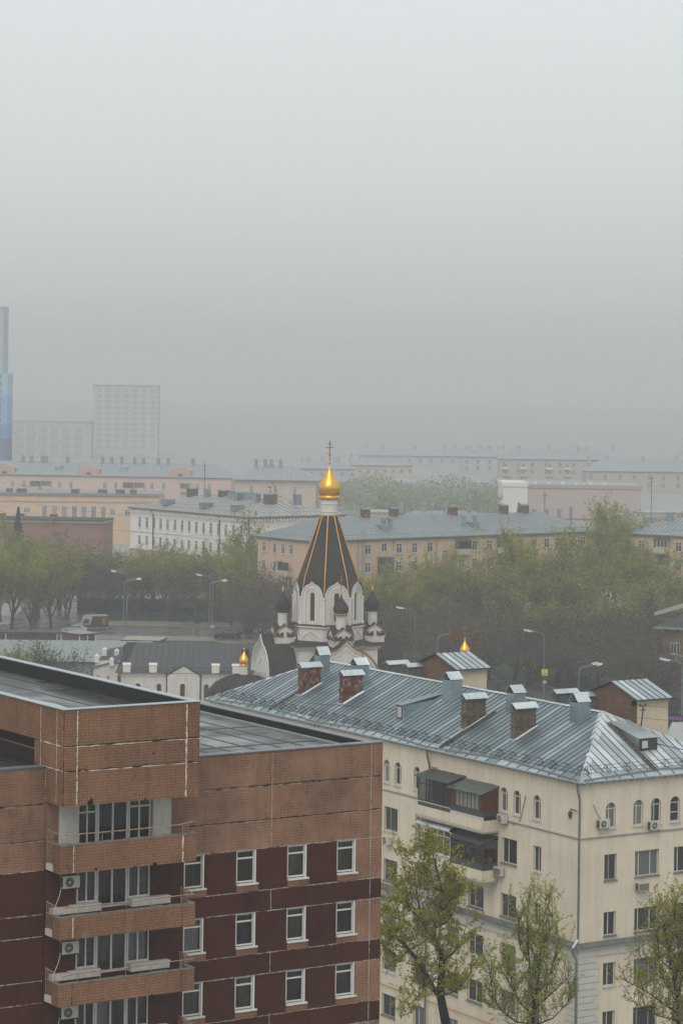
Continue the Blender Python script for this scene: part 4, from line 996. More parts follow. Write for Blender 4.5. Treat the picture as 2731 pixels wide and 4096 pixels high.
# body: cross-shaped with keel-arched gables
cube = MB().box(-5.05, 5.05, -5.05, 5.05, 0, 12.05).build('main_walls', WHT, CH)
MB().box(-5.35, 5.35, -5.35, 5.35, 12.06, 12.22).build('cornice', WHT2, CH); MB().box(-5.5, 5.5, -5.5, 5.5, 12.23, 12.36).build('cornice_edge', OCH, CH)
MB().quads([(-5.5, -5.5, 12.365), (5.5, -5.5, 12.365), (5.5, 5.5, 12.365), (-5.5, 5.5, 12.365), (-4.2, -4.2, 12.85), (4.2, -4.2, 12.85), (4.2, 4.2, 12.85), (-4.2, 4.2, 12.85)], [(0, 1, 5, 4), (1, 2, 6, 5), (2, 3, 7, 6), (3, 0, 4, 7), (4, 5, 6, 7)]).build('skirt_roof', DRK, CH)
AD, AW, AZ, AH = 8.4, 4.15, 8.6, 4.75
for k in range(4):
    e = bpy.data.objects.new('arm', None); bpy.data.objects.remove(e)
    rz = k * math.pi / 2
    og = ogee(AW, AH)
    arm = MB().box(-AW + .1, AW - .1, -AD, -5.06, 0, AZ).build('arm', WHT, CH, (0, 0, 0), rz)
    mb = MB(); n = len(og)
    og2 = ogee(AW + .22, AH + .22)
    for q in range(n - 1):
        A, B = og2[q], og2[q + 1]
        mb.quads([(A[0], -AD - .25, AZ + A[1]), (B[0], -AD - .25, AZ + B[1]), (B[0], -3.2, AZ + B[1]), (A[0], -3.2, AZ + A[1])], [(0, 3, 2, 1)])
    mb.smooth = True; mb.build('barrel_roof', DRK, arm)
    for j in range(6):
        y_ = -AD + .4 + j * .85; mb2 = MB(); mb2.tube([(p[0] * 1.003, y_, AZ + p[1] * 1.003 + .01) for p in og2], .035, 4); mb2.build('roof_seam', DRK2, arm)
    MB().prism([(x, -AD, AZ + z) for x, z in og] + [(-AW, -AD, 0), (AW, -AD, 0)], (0, .3, 0)).build('gable_wall', WHT, arm)
    archivolt(arm, AW + .20, AH + .20, AZ, .16, -AD - .34, .35, OCH if k == 0 else WHT2 if k == 3 else DRK, 'gable_edge')
    archivolt(arm, AW - .02, AH - .02, AZ, .28, -AD - .16, .2, WHT2); archivolt(arm, AW - .5, AH - .62, AZ, .2, -AD - .09, .12, WHT2); archivolt(arm, AW - 1.55, AH - 2.2, AZ - .3, .15, -AD - .07, .1, WHT2)
    # small dark dome on the ridge of each arm
    D = 5.85
    bz = 13.25
    kio = MB().box(-1.25, 1.25, -D - 1.25, -D + 1.25, 11.6, bz + .01).build('dome_base', WHT, arm)
    for q in range(4):
        f_ = R(90 * q); og3 = ogee(1.25, 1.5, 5)
        g_ = MB().prism([(x, -1.25, bz + z) for x, z in og3], (0, .18, 0)).build('kokoshnik', WHT, kio, (0, -D, 0), f_)
        mb = MB(); oo = ogee(1.38, 1.64, 5)
        for a in range(len(oo) - 1): mb.quads([(oo[a][0], -1.38, bz + oo[a][1]), (oo[a + 1][0], -1.38, bz + oo[a + 1][1]), (oo[a + 1][0], -.2, bz + oo[a + 1][1]), (oo[a][0], -.2, bz + oo[a][1])], [(0, 3, 2, 1)])
        mb.build('kokoshnik_roof', DRK, kio, (0, -D, 0), f_)
        o_ = archivolt(kio, 1.36, 1.6, bz, .09, -1.42, .18, OCH, 'kokoshnik_edge', n=5); o_.location = (0, -D, 0); o_.rotation_euler = (0, 0, f_)
        o_ = archivolt(kio, .92, 1.0, bz, .12, -1.32, .1, WHT2, 'kokoshnik_arch', n=5); o_.location = (0, -D, 0); o_.rotation_euler = (0, 0, f_)
        o_ = MB().box(-1.38, -1.0, -1.36, -1.252, bz - .25, bz + .02).box(1.0, 1.38, -1.36, -1.252, bz - .25, bz + .02).build('impost', VERD if q == 0 else WHT2, kio, (0, -D, 0), f_)
    MB().lathe([(.62, 13.6), (.60, 16.0), (.66, 16.05), (.66, 16.2)], 20, 0, -D).build('drum', WHT, arm, smooth=False)
    MB().lathe([(.70, 16.21), (.85, 16.35), (.78, 16.55)], 20, 0, -D).build('dome_collar', OCH if k == 0 else DRK, arm, smooth=True)
    MB().lathe(onion(.97, 2.35, 16.5, .74), 24, 0, -D).build('onion_dome', DRK2, arm, smooth=True)
    MB().lathe([(.14, 18.72), (.11, 19.0), (.07, 19.25)], 10, 0, -D).build('gold_neck', GOLD, arm, smooth=True)
    ball(arm, 19.32, .15, GOLD, 0, -D); cross(arm, 19.45, 1.7, IRON, 0, -D, .035)
# lower octagon with blind keel arches
oc = MB().lathe([(RR + .15, 12.4), (RR + .15, 14.35)], 8, 0, 0, R(22.5)).build('octagon_base', WHT, CH)
MB().lathe([(RR + .20, 14.36), (RR + .42, 14.55), (RR + .42, 14.68), (RR + .1, 14.86)], 8, 0, 0, R(22.5)).build('octagon_cornice', WHT2, CH); MB().lathe([(RR + .44, 14.69), (RR + .05, 14.90)], 8, 0, 0, R(22.5)).build('octagon_flashing', DRK, CH)
ap = (RR + .15) * math.cos(R(22.5))
dr = MB().lathe([(RR - .60, 14.85), (RR - .60, 18.7)], 8, 0, 0, R(22.5)).build('drum_core', WHT, CH)
apd = RR * math.cos(R(22.5)); hw = RR * math.sin(R(22.5))
for q in range(8):
    f_ = R(45 * q)
    o_ = archivolt(oc, 1.45, 1.55, 12.75, .16, -ap - .10, .12, WHT2, 'blind_arch', n=6); o_.rotation_euler = (0, 0, f_)
    MB().box(-hw, -1.42, -ap - .14, -ap, 12.45, 12.78).box(1.42, hw, -ap - .14, -ap, 12.45, 12.78).build('impost', VERD if q in (0, 7) else WHT2, oc, (0, 0, 0), f_)
    # facet wall with its keel-arched head and a slit window
    hwk = hw - .13
    og = ogee(hwk, 1.95, 6, .86); w_ = .33; zb, zt = 15.35, 18.55
    inner = [(w_ * math.cos(R(180 * i / 8)), zt + w_ * math.sin(R(180 * i / 8))) for i in range(9)]
    fw = MB()
    outer = [(x, 18.3 + z) for x, z in og]
    # jambs and head built as strips round the opening
    fw.box(-hwk, -w_, -apd, -apd + .3, 14.86, 18.3).box(w_, hwk, -apd, -apd + .3, 14.86, 18.3).box(-w_, w_, -apd, -apd + .3, 14.86, zb)
    n1 = len(outer); m1 = []
    for i in range(n1):
        t = i / (n1 - 1); a = 180 * t; m1.append((w_ * math.cos(R(a)), max(18.3, zt + w_ * math.sin(R(a)))) if 0 < i < n1 - 1 else ((w_ if i == 0 else -w_), 18.3))
    for i in range(n1 - 1):
        A, B, C, D_ = outer[i], outer[i + 1], m1[i + 1], m1[i]
        fw.quads([(A[0], -apd, A[1]), (B[0], -apd, B[1]), (C[0], -apd, C[1]), (D_[0], -apd, D_[1]), (A[0], -apd + .3, A[1]), (B[0], -apd + .3, B[1]), (C[0], -apd + .3, C[1]), (D_[0], -apd + .3, D_[1])], [(0, 3, 2, 1), (0, 1, 5, 4), (2, 3, 7, 6)])
    fc = fw.build('drum_facet', WHT, CH, (0, 0, 0), f_)
    MB().poly([(-w_ - .05, -apd + .2, zb - .05), (w_ + .05, -apd + .2, zb - .05), (w_ + .05, -apd + .2, zt + w_ + .05), (-w_ - .05, -apd + .2, zt + w_ + .05)]).build('window_pane', PANE, fc)
    for wd, y_ in ((.62, .05), (.92, .10)):
        mbm = MB(); ip = [(wd * math.cos(R(180 * i / 12)), zt + .0 + wd * math.sin(R(180 * i / 12))) for i in range(13)]; pts = [(wd, -apd - y_ + .03, 14.95)] + [(x, -apd - y_ + .03, z) for x, z in ip] + [(-wd, -apd - y_ + .03, 14.95)]
        mbm.tube(pts, .07, 5); mbm.build('arch_moulding', WHT2, fc)
    o_ = archivolt(fc, hwk + .03, 2.0, 18.3, .14, -apd - .13, .2, WHT2, 'keel_edge', n=6, k=.86)
    mb = MB(); o2 = ogee(hwk + .10, 2.10, 6, .86)
    for a in range(len(o2) - 1): mb.quads([(o2[a][0], -apd - .16, 18.3 + o2[a][1]), (o2[a + 1][0], -apd - .16, 18.3 + o2[a + 1][1]), (o2[a + 1][0] * .72, -apd + 1.3, 18.3 + o2[a + 1][1]), (o2[a][0] * .72, -apd + 1.3, 18.3 + o2[a][1])], [(0, 3, 2, 1)])
    mb.build('keel_roof', DRK, fc)
    a = f_ + R(22.5); c, s_ = math.cos(a - R(90)), math.sin(a - R(90))
    MB().lathe([(.24, 14.87), (.24, 15.2), (.15, 15.25), (.15, 18.0), (.26, 18.1), (.26, 18.3)], 8, (RR + .02) * c, (RR + .02) * s_).build('corner_column', WHT2, CH)
prof = [(4.15, 18.55), (3.95, 19.5), (3.62, 20.84), (2.42, 24.2), (1.02, 28.3)]
tent = MB().lathe(prof, 8, 0, 0, R(22.5)).build('tent_roof', DRK, CH)
for q in range(8):
    a = R(22.5 + 45 * q); c, s_ = math.cos(a), math.sin(a)
    MB().tube([((r + .05) * c, (r + .05) * s_, z) for r, z in prof], .075, 5).build('gold_rib', GOLDM, tent)
mb = MB()
for q in range(8):       # fine horizontal seams of the roof sheets
    a0, a1 = R(22.5 + 45 * q), R(67.5 + 45 * q)
    for z in [20 + i * .62 for i in range(13)]:
        for (ra, za), (rb, zb_) in zip(prof, prof[1:]):
            if za <= z < zb_: r = ra + (rb - ra) * (z - za) / (zb_ - za)
        mb.bar(((r + .012) * math.cos(a0), (r + .012) * math.sin(a0), z), ((r + .012) * math.cos(a1), (r + .012) * math.sin(a1), z + .18), .014, 3)
tag(mb.build('roof_seams', DRK2, tent), None, kind='stuff')
MB().lathe([(1.1, 28.28), (1.12, 28.42)], 8, 0, 0, R(22.5)).build('tent_collar', GOLDM, CH)
MB().lathe([(1.05, 28.4), (1.05, 28.75), (1.12, 28.8), (1.12, 28.9), (1.03, 28.95), (1.03, 29.7), (1.10, 29.75), (1.10, 29.85), (1.06, 29.9), (1.06, 30.3)], 28).build('upper_drum', WHT, CH)
MB().lathe([(1.12, 30.3), (1.24, 30.42), (1.30, 30.6), (1.24, 30.78), (1.12, 30.86)], 32).build('gold_collar', GOLD, CH, smooth=True)
on = MB().lathe(onion(1.38, 3.75, 30.82, 1.16), 40).build('gold_onion_dome', GOLD, CH, smooth=True)
for q in range(20):
    a = 2 * math.pi * q / 20; MB().tube([((r + .004) * math.cos(a), (r + .004) * math.sin(a), z) for r, z in onion(1.38, 3.75, 30.82, 1.16)[:-1]], .016, 3).build('dome_rib', GOLD, on)
MB().lathe([(.07, 34.5), (.05, 34.9)], 8).build('finial', GOLD, CH); ball(CH, 34.95, .17, GOLD); cross(CH, 35.05, 2.65, IRON, 0, 0, .055)
# porch cross in front of the church
MB().lathe([(.55, 9.4), (.55, 10.2), (.62, 10.25)], 14, 1.2, -11.5).build('porch_drum', WHT, CH); MB().lathe(onion(.62, 1.0, 10.2, .5), 16, 1.2, -11.5).build('porch_dome', GOLD, CH, smooth=True)
MB().box(-1.6, 4.0, -13.5, -8.7, 0, 8.2).build('porch', WHT, CH); MB().prism([(-1.9, -13.8, 8.2), (4.3, -13.8, 8.2), (1.2, -13.8, 9.7)], (0, 5.1, 0)).build('porch_roof', DRK, CH)
ball(CH, 11.3, .16, GOLD, 1.2, -11.5); cross(CH, 11.4, 2.0, IRON, 1.2, -11.5, .04)
# ---- round side chapel with gold dome
CP = thing('side_chapel', 'low white side chapel with dark domed roof and small gold onion dome', 'chapel', (px(975, 318, 2680), 318, 0), 0)
MB().lathe([(4.3, 0), (4.3, 6.2), (4.6, 6.25), (4.6, 6.5)], 24).build('wall', WHT, CP)
MB().lathe([(4.7, 6.5), (4.3, 7.6), (3.4, 8.6), (2.1, 9.25), (.6, 9.55)], 24).build('dome_roof', DRK, CP, smooth=True)
for q in range(12):
    a = R(30 * q); MB().tube([((r + .02) * math.cos(a), (r + .02) * math.sin(a), z + .02) for r, z in ((4.7, 6.5), (4.3, 7.6), (3.4, 8.6), (2.1, 9.25), (.6, 9.55))], .04, 4).build('roof_seam', DRK2, CP)
MB().lathe([(.5, 9.3), (.48, 10.6)], 16).build('drum', WHT, CP); MB().lathe([(.52, 10.6), (.58, 10.68), (.52, 10.8)], 18).build('gold_collar', GOLD, CP, smooth=True)
MB().lathe(onion(.60, 1.75, 10.76, .44), 24).build('gold_onion_dome', GOLD, CP, smooth=True); ball(CP, 12.65, .14, GOLD); cross(CP, 12.8, 1.75, IRON, 0, 0, .035)
# ---- gate chapel whose gold dome shows over the roof house
GC = thing('gate_chapel', 'small gold onion dome on a white gate chapel behind the zinc roof', 'chapel', (px(1858, 305, 2590), 305, 0), 0)
MB().box(-2, 2, -2, 2, 0, 10.5).build('wall', WHT, GC); MB().prism([(-2.3, -2.3, 10.5), (2.3, -2.3, 10.5), (0, -2.3, 12)], (0, 4.6, 0)).build('roof', DRK, GC); MB().lathe([(.5, 11.6), (.48, 13.9)], 16).build('drum', WHT, GC)
MB().lathe(onion(.60, 1.75, 13.7, .46), 24).build('gold_onion_dome', GOLD, GC, smooth=True); ball(GC, 15.53, .12, GOLD); cross(GC, 15.65, 1.5, IRON, 0, 0, .035)

# ------------------------------------------------------------------ parish house with dark seamed roof
PH = thing('parish_house', 'long white parish house with dark seamed metal roof and arched windows', 'house', (px(478, 345, 2700), 345, 0), R(1.0))
PL = 19.5
ROOFG = plain('dark_grey_roof', srgb(74, 75, 78), .5, .3, .1, 1)
PWIN = [(2.45, .58), (5.2, .58), (8.3, .62), (11.4, .62), (14.5, .6), (17.5, .6)]
holes = [(x - w_ / 2, x + w_ / 2, 2.9, 5.05) for x, w_ in PWIN if not 6.6 < x < 10.6]
wall_with_holes(PH, (0, 0, 0), 0, 0, PL, 0, 6.5, holes, WHT, arch=holes, name='front_wall')
wall_with_holes(PH, (0, -.42, 0), 0, 6.3, 10.55, 0, 6.2, [(8.0, 8.62, 2.7, 5.15)], WHT, arch=[(8.0, 8.62, 2.7, 5.15)], name='bay_wall')
MB().prism([(6.3, -.42, 6.2), (10.55, -.42, 6.2), (8.42, -.42, 7.5)], (0, .3, 0)).box(6.3, 6.5, -.415, 0, 0, 6.2).box(10.35, 10.55, -.415, 0, 0, 6.2).build('bay_gable', WHT, PH)
MB().prism([(6.05, -.65, 6.3), (8.42, -.65, 7.65), (8.42, 2.5, 7.65), (6.05, 2.0, 6.3)], (0, 0, .06)).prism([(8.42, -.65, 7.65), (10.8, -.65, 6.3), (10.8, 2.0, 6.3), (8.42, 2.5, 7.65)], (0, 0, .06)).build('bay_roof', ROOFG, PH)
for q, (x, w_) in enumerate(PWIN):
    y_ = -.42 if 6.6 < x < 10.6 else 0
    w0 = frame_rect(MB(), x - w_ / 2, x + w_ / 2, 2.9, 5.05, y_ + .16, y_ + .2, .06, (), (4.6,)).build('window', WOODF, PH)
    MB().poly([(x - w_ / 2, y_ + .18, 2.75), (x + w_ / 2, y_ + .18, 2.75), (x + w_ / 2, y_ + .18, 5.15), (x - w_ / 2, y_ + .18, 5.15)]).build('pane', PANE, w0)
    ip = [((w_ / 2 + .2) * math.cos(R(180 * i / 10)), 4.74 + (w_ / 2 + .2) * math.sin(R(180 * i / 10))) for i in range(11)]
    MB().tube([(x + w_ / 2 + .2, y_ - .02, 2.9)] + [(x + a, y_ - .02, z) for a, z in ip] + [(x - w_ / 2 - .2, y_ - .02, 2.9)], .09, 5).build('arch_moulding', WHT2, w0)
MB().box(-.15, PL, -.12, -.003, 6.1, 6.3).box(-.25, PL, -.22, -.003, 6.31, 6.48).build('cornice', WHT2, PH)
MB().box(0, .25, .003, 16, 0, 6.5).box(0, PL, 15.8, 16, 0, 6.5).build('end_wall', WHT, PH)
MB().prism([(0, .3, 6.5), (0, 15.8, 6.5), (0, 8, 9.35)], (.2, 0, 0)).build('end_gable', DARKROOM, PH)
n = 24
for k in range(n):
    a = -.5 + (PL + .5) * k / n; b = -.5 + (PL + .5) * (k + 1) / n
    e = 2.1 if k < 4 else 0
    p = MB().prism([(a, -.45, 6.5), (b, -.45, 6.5), (b, 8, 9.66), (a + (0 if k else 2.2), 8, 9.66)], (0, 0, .03)).build('roof_sheet', ROOFG, PH)
    MB().prism([(a - .02, -.45, 6.53), (a + .02, -.45, 6.53), (a + .02 + (0 if k else 2.2), 8, 9.69), (a - .02 + (0 if k else 2.2), 8, 9.69)], (0, 0, .05)).build('seam', DRK2, p)
MB().prism([(-.5, 16.4, 6.5), (PL, 16.4, 6.5), (PL, 8, 9.66), (1.7, 8, 9.66)], (0, 0, .03)).build('back_roof', ROOFG, PH)
mb = MB().tube([(.2, -.2, 7.25), (PL, -.2, 7.25)], .03, 4)
for k in range(60): mb.bar((.2 + k * .32, -.2, 6.6), (.2 + k * .32, -.2, 7.25), .012, 3)
mb.tube([(.2, -.2, 6.8), (PL, -.2, 6.8)], .02, 4); mb.build('roof_railing', STEELD, PH)
for x in (.95, 4.4, 12.6, 15.3, 18.2): 
    c_ = MB().box(x - .5, x + .5, -.35, .35, 6.55, 7.55).build('parapet_block', WHT2, PH); MB().prism([(x - .56, -.4, 7.555), (x + .56, -.4, 7.555), (x + .56, 0, 7.8), (x - .56, 0, 7.8)], (0, 0, .03)).prism([(x - .56, 0, 7.8), (x + .56, 0, 7.8), (x + .56, .4, 7.555), (x - .56, .4, 7.555)], (0, 0, .03)).build('block_cap', WHT2, c_)
for x in (.1, 6.2, 10.65, 14.8): MB().tube([(x, -.45, 6.4), (x, -.45, 6.1), (x, -.15, 5.6), (x, -.12, 0)], .07, 6).build('downpipe', STEELD, PH)
MB().box(15.9, 16.9, 3.5, 4.5, 7.4, 9.3).build('chimney', DRK, PH); gable_cap(PH, 15.9, 16.9, 3.5, 4.5, 9.45, .4, ROOFG, 'x', .2, 'chimney_cap')
# low wing at the left end with stepped gables
PW = thing('parish_wing', 'low white gabled wing with corner pinnacles left of the parish house', 'house', (px(372, 352, 2680), 352, 0), R(1.0))
MB().box(0, 3.3, 0, 6, 0, 6.2).build('wall', WHT, PW)
MB().prism([(0, 0, 6.2), (3.3, 0, 6.2), (3.3, 0, 6.6), (2.2, 0, 7.3), (.6, 0, 7.1)], (0, .4, 0)).build('stepped_gable', WHT2, PW)
for k in range(7):
    a = -.3 + 3.7 * k / 7; MB().prism([(a, -.3, 6.25 + .14 * k), (a + 3.7 / 7 - .03, -.3, 6.25 + .14 * (k + 1)), (a + 3.7 / 7 - .03 + 2, 5, 8.4 + .1 * k), (a + 2, 5, 8.3 + .1 * k)], (0, 0, .04)).build('roof_sheet', ROOFG, PW)
for x, y_, z in ((.5, .1, 7.0), (1.3, 3.0, 7.6), (2.5, -.1, 6.6), (3.0, 2.4, 7.5)):
    MB().box(x - .3, x + .3, y_ - .3, y_ + .3, z, z + .85).quads([(x - .35, y_ - .35, z + .86), (x + .35, y_ - .35, z + .86), (x + .35, y_ + .35, z + .86), (x - .35, y_ + .35, z + .86), (x, y_, z + 1.2)], [(0, 1, 4), (1, 2, 4), (2, 3, 4), (3, 0, 4)]).build('pinnacle', WHT2, PW)
MB().box(2.0, 2.14, -.02, .1, 4.3, 5.2).build('slit_window', PANE, PW)
MB().tube([(.0, -.3, 6.3), (-.1, -.2, 5.8), (-.05, -.1, 0)], .08, 6).build('downpipe', STEELD, PW)

# ------------------------------------------------------------------ shed with corrugated roof, kiosks
GRN = plain('grey_green_corrugated_sheet', srgb(130, 138, 132), .45, .3, .08, 1)
SH = thing('corrugated_shed', 'long low shed with grey-green corrugated metal roof', 'shed', (0, 0, 0), 0)
mb = MB(); x0, x1 = -75, px(575, 375); n = int((x1 - x0) / .31)
vs_, fs_ = [], []
for k in range(n + 1):
    x = x0 + (x1 - x0) * k / n; o_ = .055 if k % 2 else 0
    vs_ += [(x, 366.5, 5.45 + o_), (x + 1.2, 378, 7.25 + o_)]
fs_ = [(2 * k, 2 * k + 2, 2 * k + 3, 2 * k + 1) for k in range(n)]
mb.quads(vs_, fs_); mb.build('roof', GRN, SH)
MB().box(x0, x1 - .4, 366.9, 377.5, 0, 5.42).build('wall', plain('blue_grey_wall', srgb(128, 136, 138), .8, var=.1), SH)
MB().box(x0, x1, 366.3, 366.5, 5.30, 5.42).build('fascia', STEELD, SH)
def kiosk(name, label, x, Y, w_, d_, z, rz, roofm, wallm):
    k = thing(name, label, 'kiosk', (x, Y, 0), rz)
    MB().box(.3, w_ - .3, .3, d_ - .3, 0, z - .25).build('wall', wallm, k)
    MB().box(0, w_, 0, d_, z - .24, z - .06).build('fascia', STEELD, k); MB().box(.03, w_ - .03, .03, d_ - .03, z - .055, z).build('roof', roofm, k)
    for a in (.35, w_ / 2, w_ - .5): MB().box(a, a + .12, .18, .3, 0, z - .25).build('post', WHT2, k)
    MB().box(.6, w_ - .6, .27, .295, 1.0, 2.2).build('window', PANE, k)
GREYR = plain('grey_flat_roof', srgb(134, 138, 136), .5, .1, .1, 1); BRW = plain('brown_kiosk_wall', srgb(92, 66, 56), .8, var=.2)
kiosk('street_kiosk', 'small brown kiosk with flat grey roof in front of the minibus', px(318, 430), 429, 3.9, 5.6, 3.1, R(38), GREYR, BRW)
kiosk('long_kiosk', 'long dark market stall with flat roof under the street trees', px(0, 436) - 8, 436, 18, 4, 2.6, R(1), plain('dark_stall_roof', srgb(82, 76, 72), .8, var=.2), BRW)
kiosk('garden_shed', 'low shed with pale flat roof beyond the corrugated shed', px(486, 425), 425, 6.5, 6, 2.7, R(-8), plain('pale_shed_roof', srgb(150, 142, 132), .7), BRW)
# ------------------------------------------------------------------ houses across the street and further off
WCACHE = {}
def far_window(par, loc, rz, w_, h, style=1, frame=None):
    """recessed far window: white frame with mullion (part) and its pane (sub-part); alike windows share mesh data"""
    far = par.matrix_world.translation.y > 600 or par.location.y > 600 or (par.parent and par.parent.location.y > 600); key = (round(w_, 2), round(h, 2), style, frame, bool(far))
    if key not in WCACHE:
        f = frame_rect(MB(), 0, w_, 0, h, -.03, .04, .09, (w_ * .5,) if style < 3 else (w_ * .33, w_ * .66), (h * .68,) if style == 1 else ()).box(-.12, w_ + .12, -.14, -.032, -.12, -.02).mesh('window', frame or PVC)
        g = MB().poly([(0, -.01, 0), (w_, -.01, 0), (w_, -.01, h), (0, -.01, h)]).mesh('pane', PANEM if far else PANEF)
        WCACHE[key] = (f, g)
    f, g = WCACHE[key]
    o = put('window', f, par, loc, rz); put('pane', g, o); return o
def along(cx, cy, d, p, y):
    """distance along a wall line from (cx, cy) in direction d at which bearing p is met"""
    k = (p - 1365.5 + .0128 * (y - 1500)) / 10500.0
    return (k * cy - cx) / (d[0] - k * d[1])
class FarHouse:
    def __init__(s, name, label, cat, cx, cy, rz, Lx, Ly, ze, zr, wall, roof, ov=.6, group=None, ridge='x', seams=1.2, gable=False):
        s.t = thing(name, label, cat, (cx, cy, 0), rz, group); s.cx, s.cy, s.rz, s.Lx, s.Ly, s.ze, s.zr, s.ov = cx, cy, rz, Lx, Ly, ze, zr, ov
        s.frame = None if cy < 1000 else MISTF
        s.u = (math.cos(rz), math.sin(rz)); s.v = (-math.sin(rz), math.cos(rz))
        MB().box(0, Lx, 0, Ly, 0, ze).build('wall', wall, s.t)
        MB().box(-.25, Lx + .25, -.25, Ly + .25, ze - .45, ze - .2).box(-ov + .1, Lx + ov - .1, -ov + .1, Ly + ov - .1, ze - .19, ze + .02).build('cornice', CORNM if cy < 1400 else wall, s.t)
        if zr:
            x0, x1, y0, y1 = -ov, Lx + ov, -ov, Ly + ov; h = zr - ze
            if ridge == 'x': i = (y1 - y0) / 2; A, B = (x0 + i * (0 if gable else 1), y0 + i, zr), (x1 - i * (0 if gable else 1), y0 + i, zr)
            else: i = (x1 - x0) / 2; A, B = (x0 + i, y0 + i, zr), (x0 + i, y1 - i, zr)
            z = ze + .03
            c = [(x0, y0, z), (x1, y0, z), (x1, y1, z), (x0, y1, z)]
            mb = MB()
            if ridge == 'x': mb.poly([c[0], c[1], B, A]).poly([c[1], c[2], B]).poly([c[2], c[3], A, B]).poly([c[3], c[0], A])
            else: mb.poly([c[0], c[1], A]).poly([c[1], c[2], B, A]).poly([c[2], c[3], B]).poly([c[3], c[0], A, B])
            s.roof = mb.build('roof', roof, s.t)
            mb = MB()
            if ridge == 'x':
                x = x0 + .3
                while x < x1:
                    t = min(1, (x - x0) / i, (x1 - x) / i) if not gable else 1
                    mb.bar((x, y0, z + .02), (x, y0 + i * t, z + .02 + h * t), .045, 3); x += seams
                y = y0 + .3
                while y < y1 and not gable:
                    t = min(1, (y - y0) / i, (y1 - y) / i); mb.bar((x0, y, z + .02), (x0 + i * t, y, z + .02 + h * t), .045, 3); y += seams
            else:
                y = y0 + .3
                while y < y1:
                    t = min(1, (y - y0) / i, (y1 - y) / i); mb.bar((x0, y, z + .02), (x0 + i * t, y, z + .02 + h * t), .045, 3); y += seams
                x = x0 + .3
                while x < x1:
                    t = min(1, (x - x0) / i, (x1 - x) / i); mb.bar((x, y0, z + .02), (x, y0 + i * t, z + .02 + h * t), .045, 3); x += seams
            if seams < 5: tag(mb.build('roof_seams', SEAM, s.roof), None, kind='stuff')
            MB().box(x0, x1, y0 - .04, y0, ze - .05, ze + .08).box(x0 - .04, x0, y0, y1, ze - .05, ze + .08).build('eave_edge', FLASH, s.t)
        else:
            MB().box(-.15, Lx + .15, -.15, Ly + .15, ze + .03, ze + .35).build('parapet', roof, s.t)
    def fx(s, p, y): return along(s.cx, s.cy, s.u, p, y)
    def ly(s, p, y): return along(s.cx, s.cy, s.v, p, y)
    def front(s, x, z0, z1, w_, style=1): return far_window(s.t, (x - w_ / 2, -.02, z0), 0, w_, z1 - z0, style, s.frame)
    def left(s, y, z0, z1, w_, style=1): return far_window(s.t, (-.02, y + w_ / 2, z0), R(-90), w_, z1 - z0, style, s.frame)
    def flue(s, x, y, w_, d, h, mat, z=None, cap=None):
        z = z if z is not None else s.ze + .2
        c = MB().box(x - w_ / 2, x + w_ / 2, y - d / 2, y + d / 2, z, z + h).build('chimney', mat, s.t)
        gable_cap(c, x - w_ / 2, x + w_ / 2, y - d / 2, y + d / 2, z + h + .05, .25, cap or ZINC, 'x', .12)
    def snow(s):
        mb = MB().tube([(-.2, .1, s.ze + .75), (s.Lx + .2, .1, s.ze + .75)], .025, 3).tube([(.1, -.2, s.ze + .75), (.1, s.Ly, s.ze + .75)], .025, 3)
        x = 0
        while x < s.Lx: mb.bar((x, .1, s.ze + .1), (x, .1, s.ze + .75), .02, 3); x += 1.8
        y = 0
        while y < s.Ly: mb.bar((.1, y, s.ze + .1), (.1, y, s.ze + .75), .02, 3); y += 1.8
        mb.build('snow_guard', STEELD, s.t)
MISTF = plain('haze_toned_frame', srgb(158, 162, 163), .7)  # tone set close to the haze so far windows fade
MROOF = plain('haze_toned_roof', srgb(142, 148, 151), .6, .1, .06, .4)  # roof grey carries painted haze for the distant houses
FROOF = plain('far_zinc_roof', srgb(140, 148, 150), .45, .35, .12, .5)
FROOFP = plain('pale_metal_roof', srgb(160, 160, 156), .5, .3, .14, .4)
TERR0 = plain('haze_toned_chimney', srgb(140, 132, 128), .9)  # chimney tone lightened to imitate haze
PEACH = plain('peach_brick', srgb(202, 172, 146), .9, var=.06, scale=.5, streak=.12)  # peach greyed a little in place of thicker haze
PINK = plain('haze_paled_pink', srgb(200, 172, 162), .9, var=.06, scale=.4)  # pink washed out, distance haze mixed into the wall colour
ORNG = plain('haze_paled_orange', srgb(204, 174, 146), .9, var=.08, scale=.4, streak=.2)  # orange paled the same way, haze put into the colour
SCHW = plain('school_white', srgb(218, 212, 206), .9, var=.05, scale=.6, streak=.12)
SCHP = plain('school_pink_base', srgb(172, 140, 124), .9, var=.08, scale=.6)
FBRK = plain('far_red_brick', srgb(132, 98, 86), .9, var=.12, scale=.6)  # brick red dulled to imitate haze
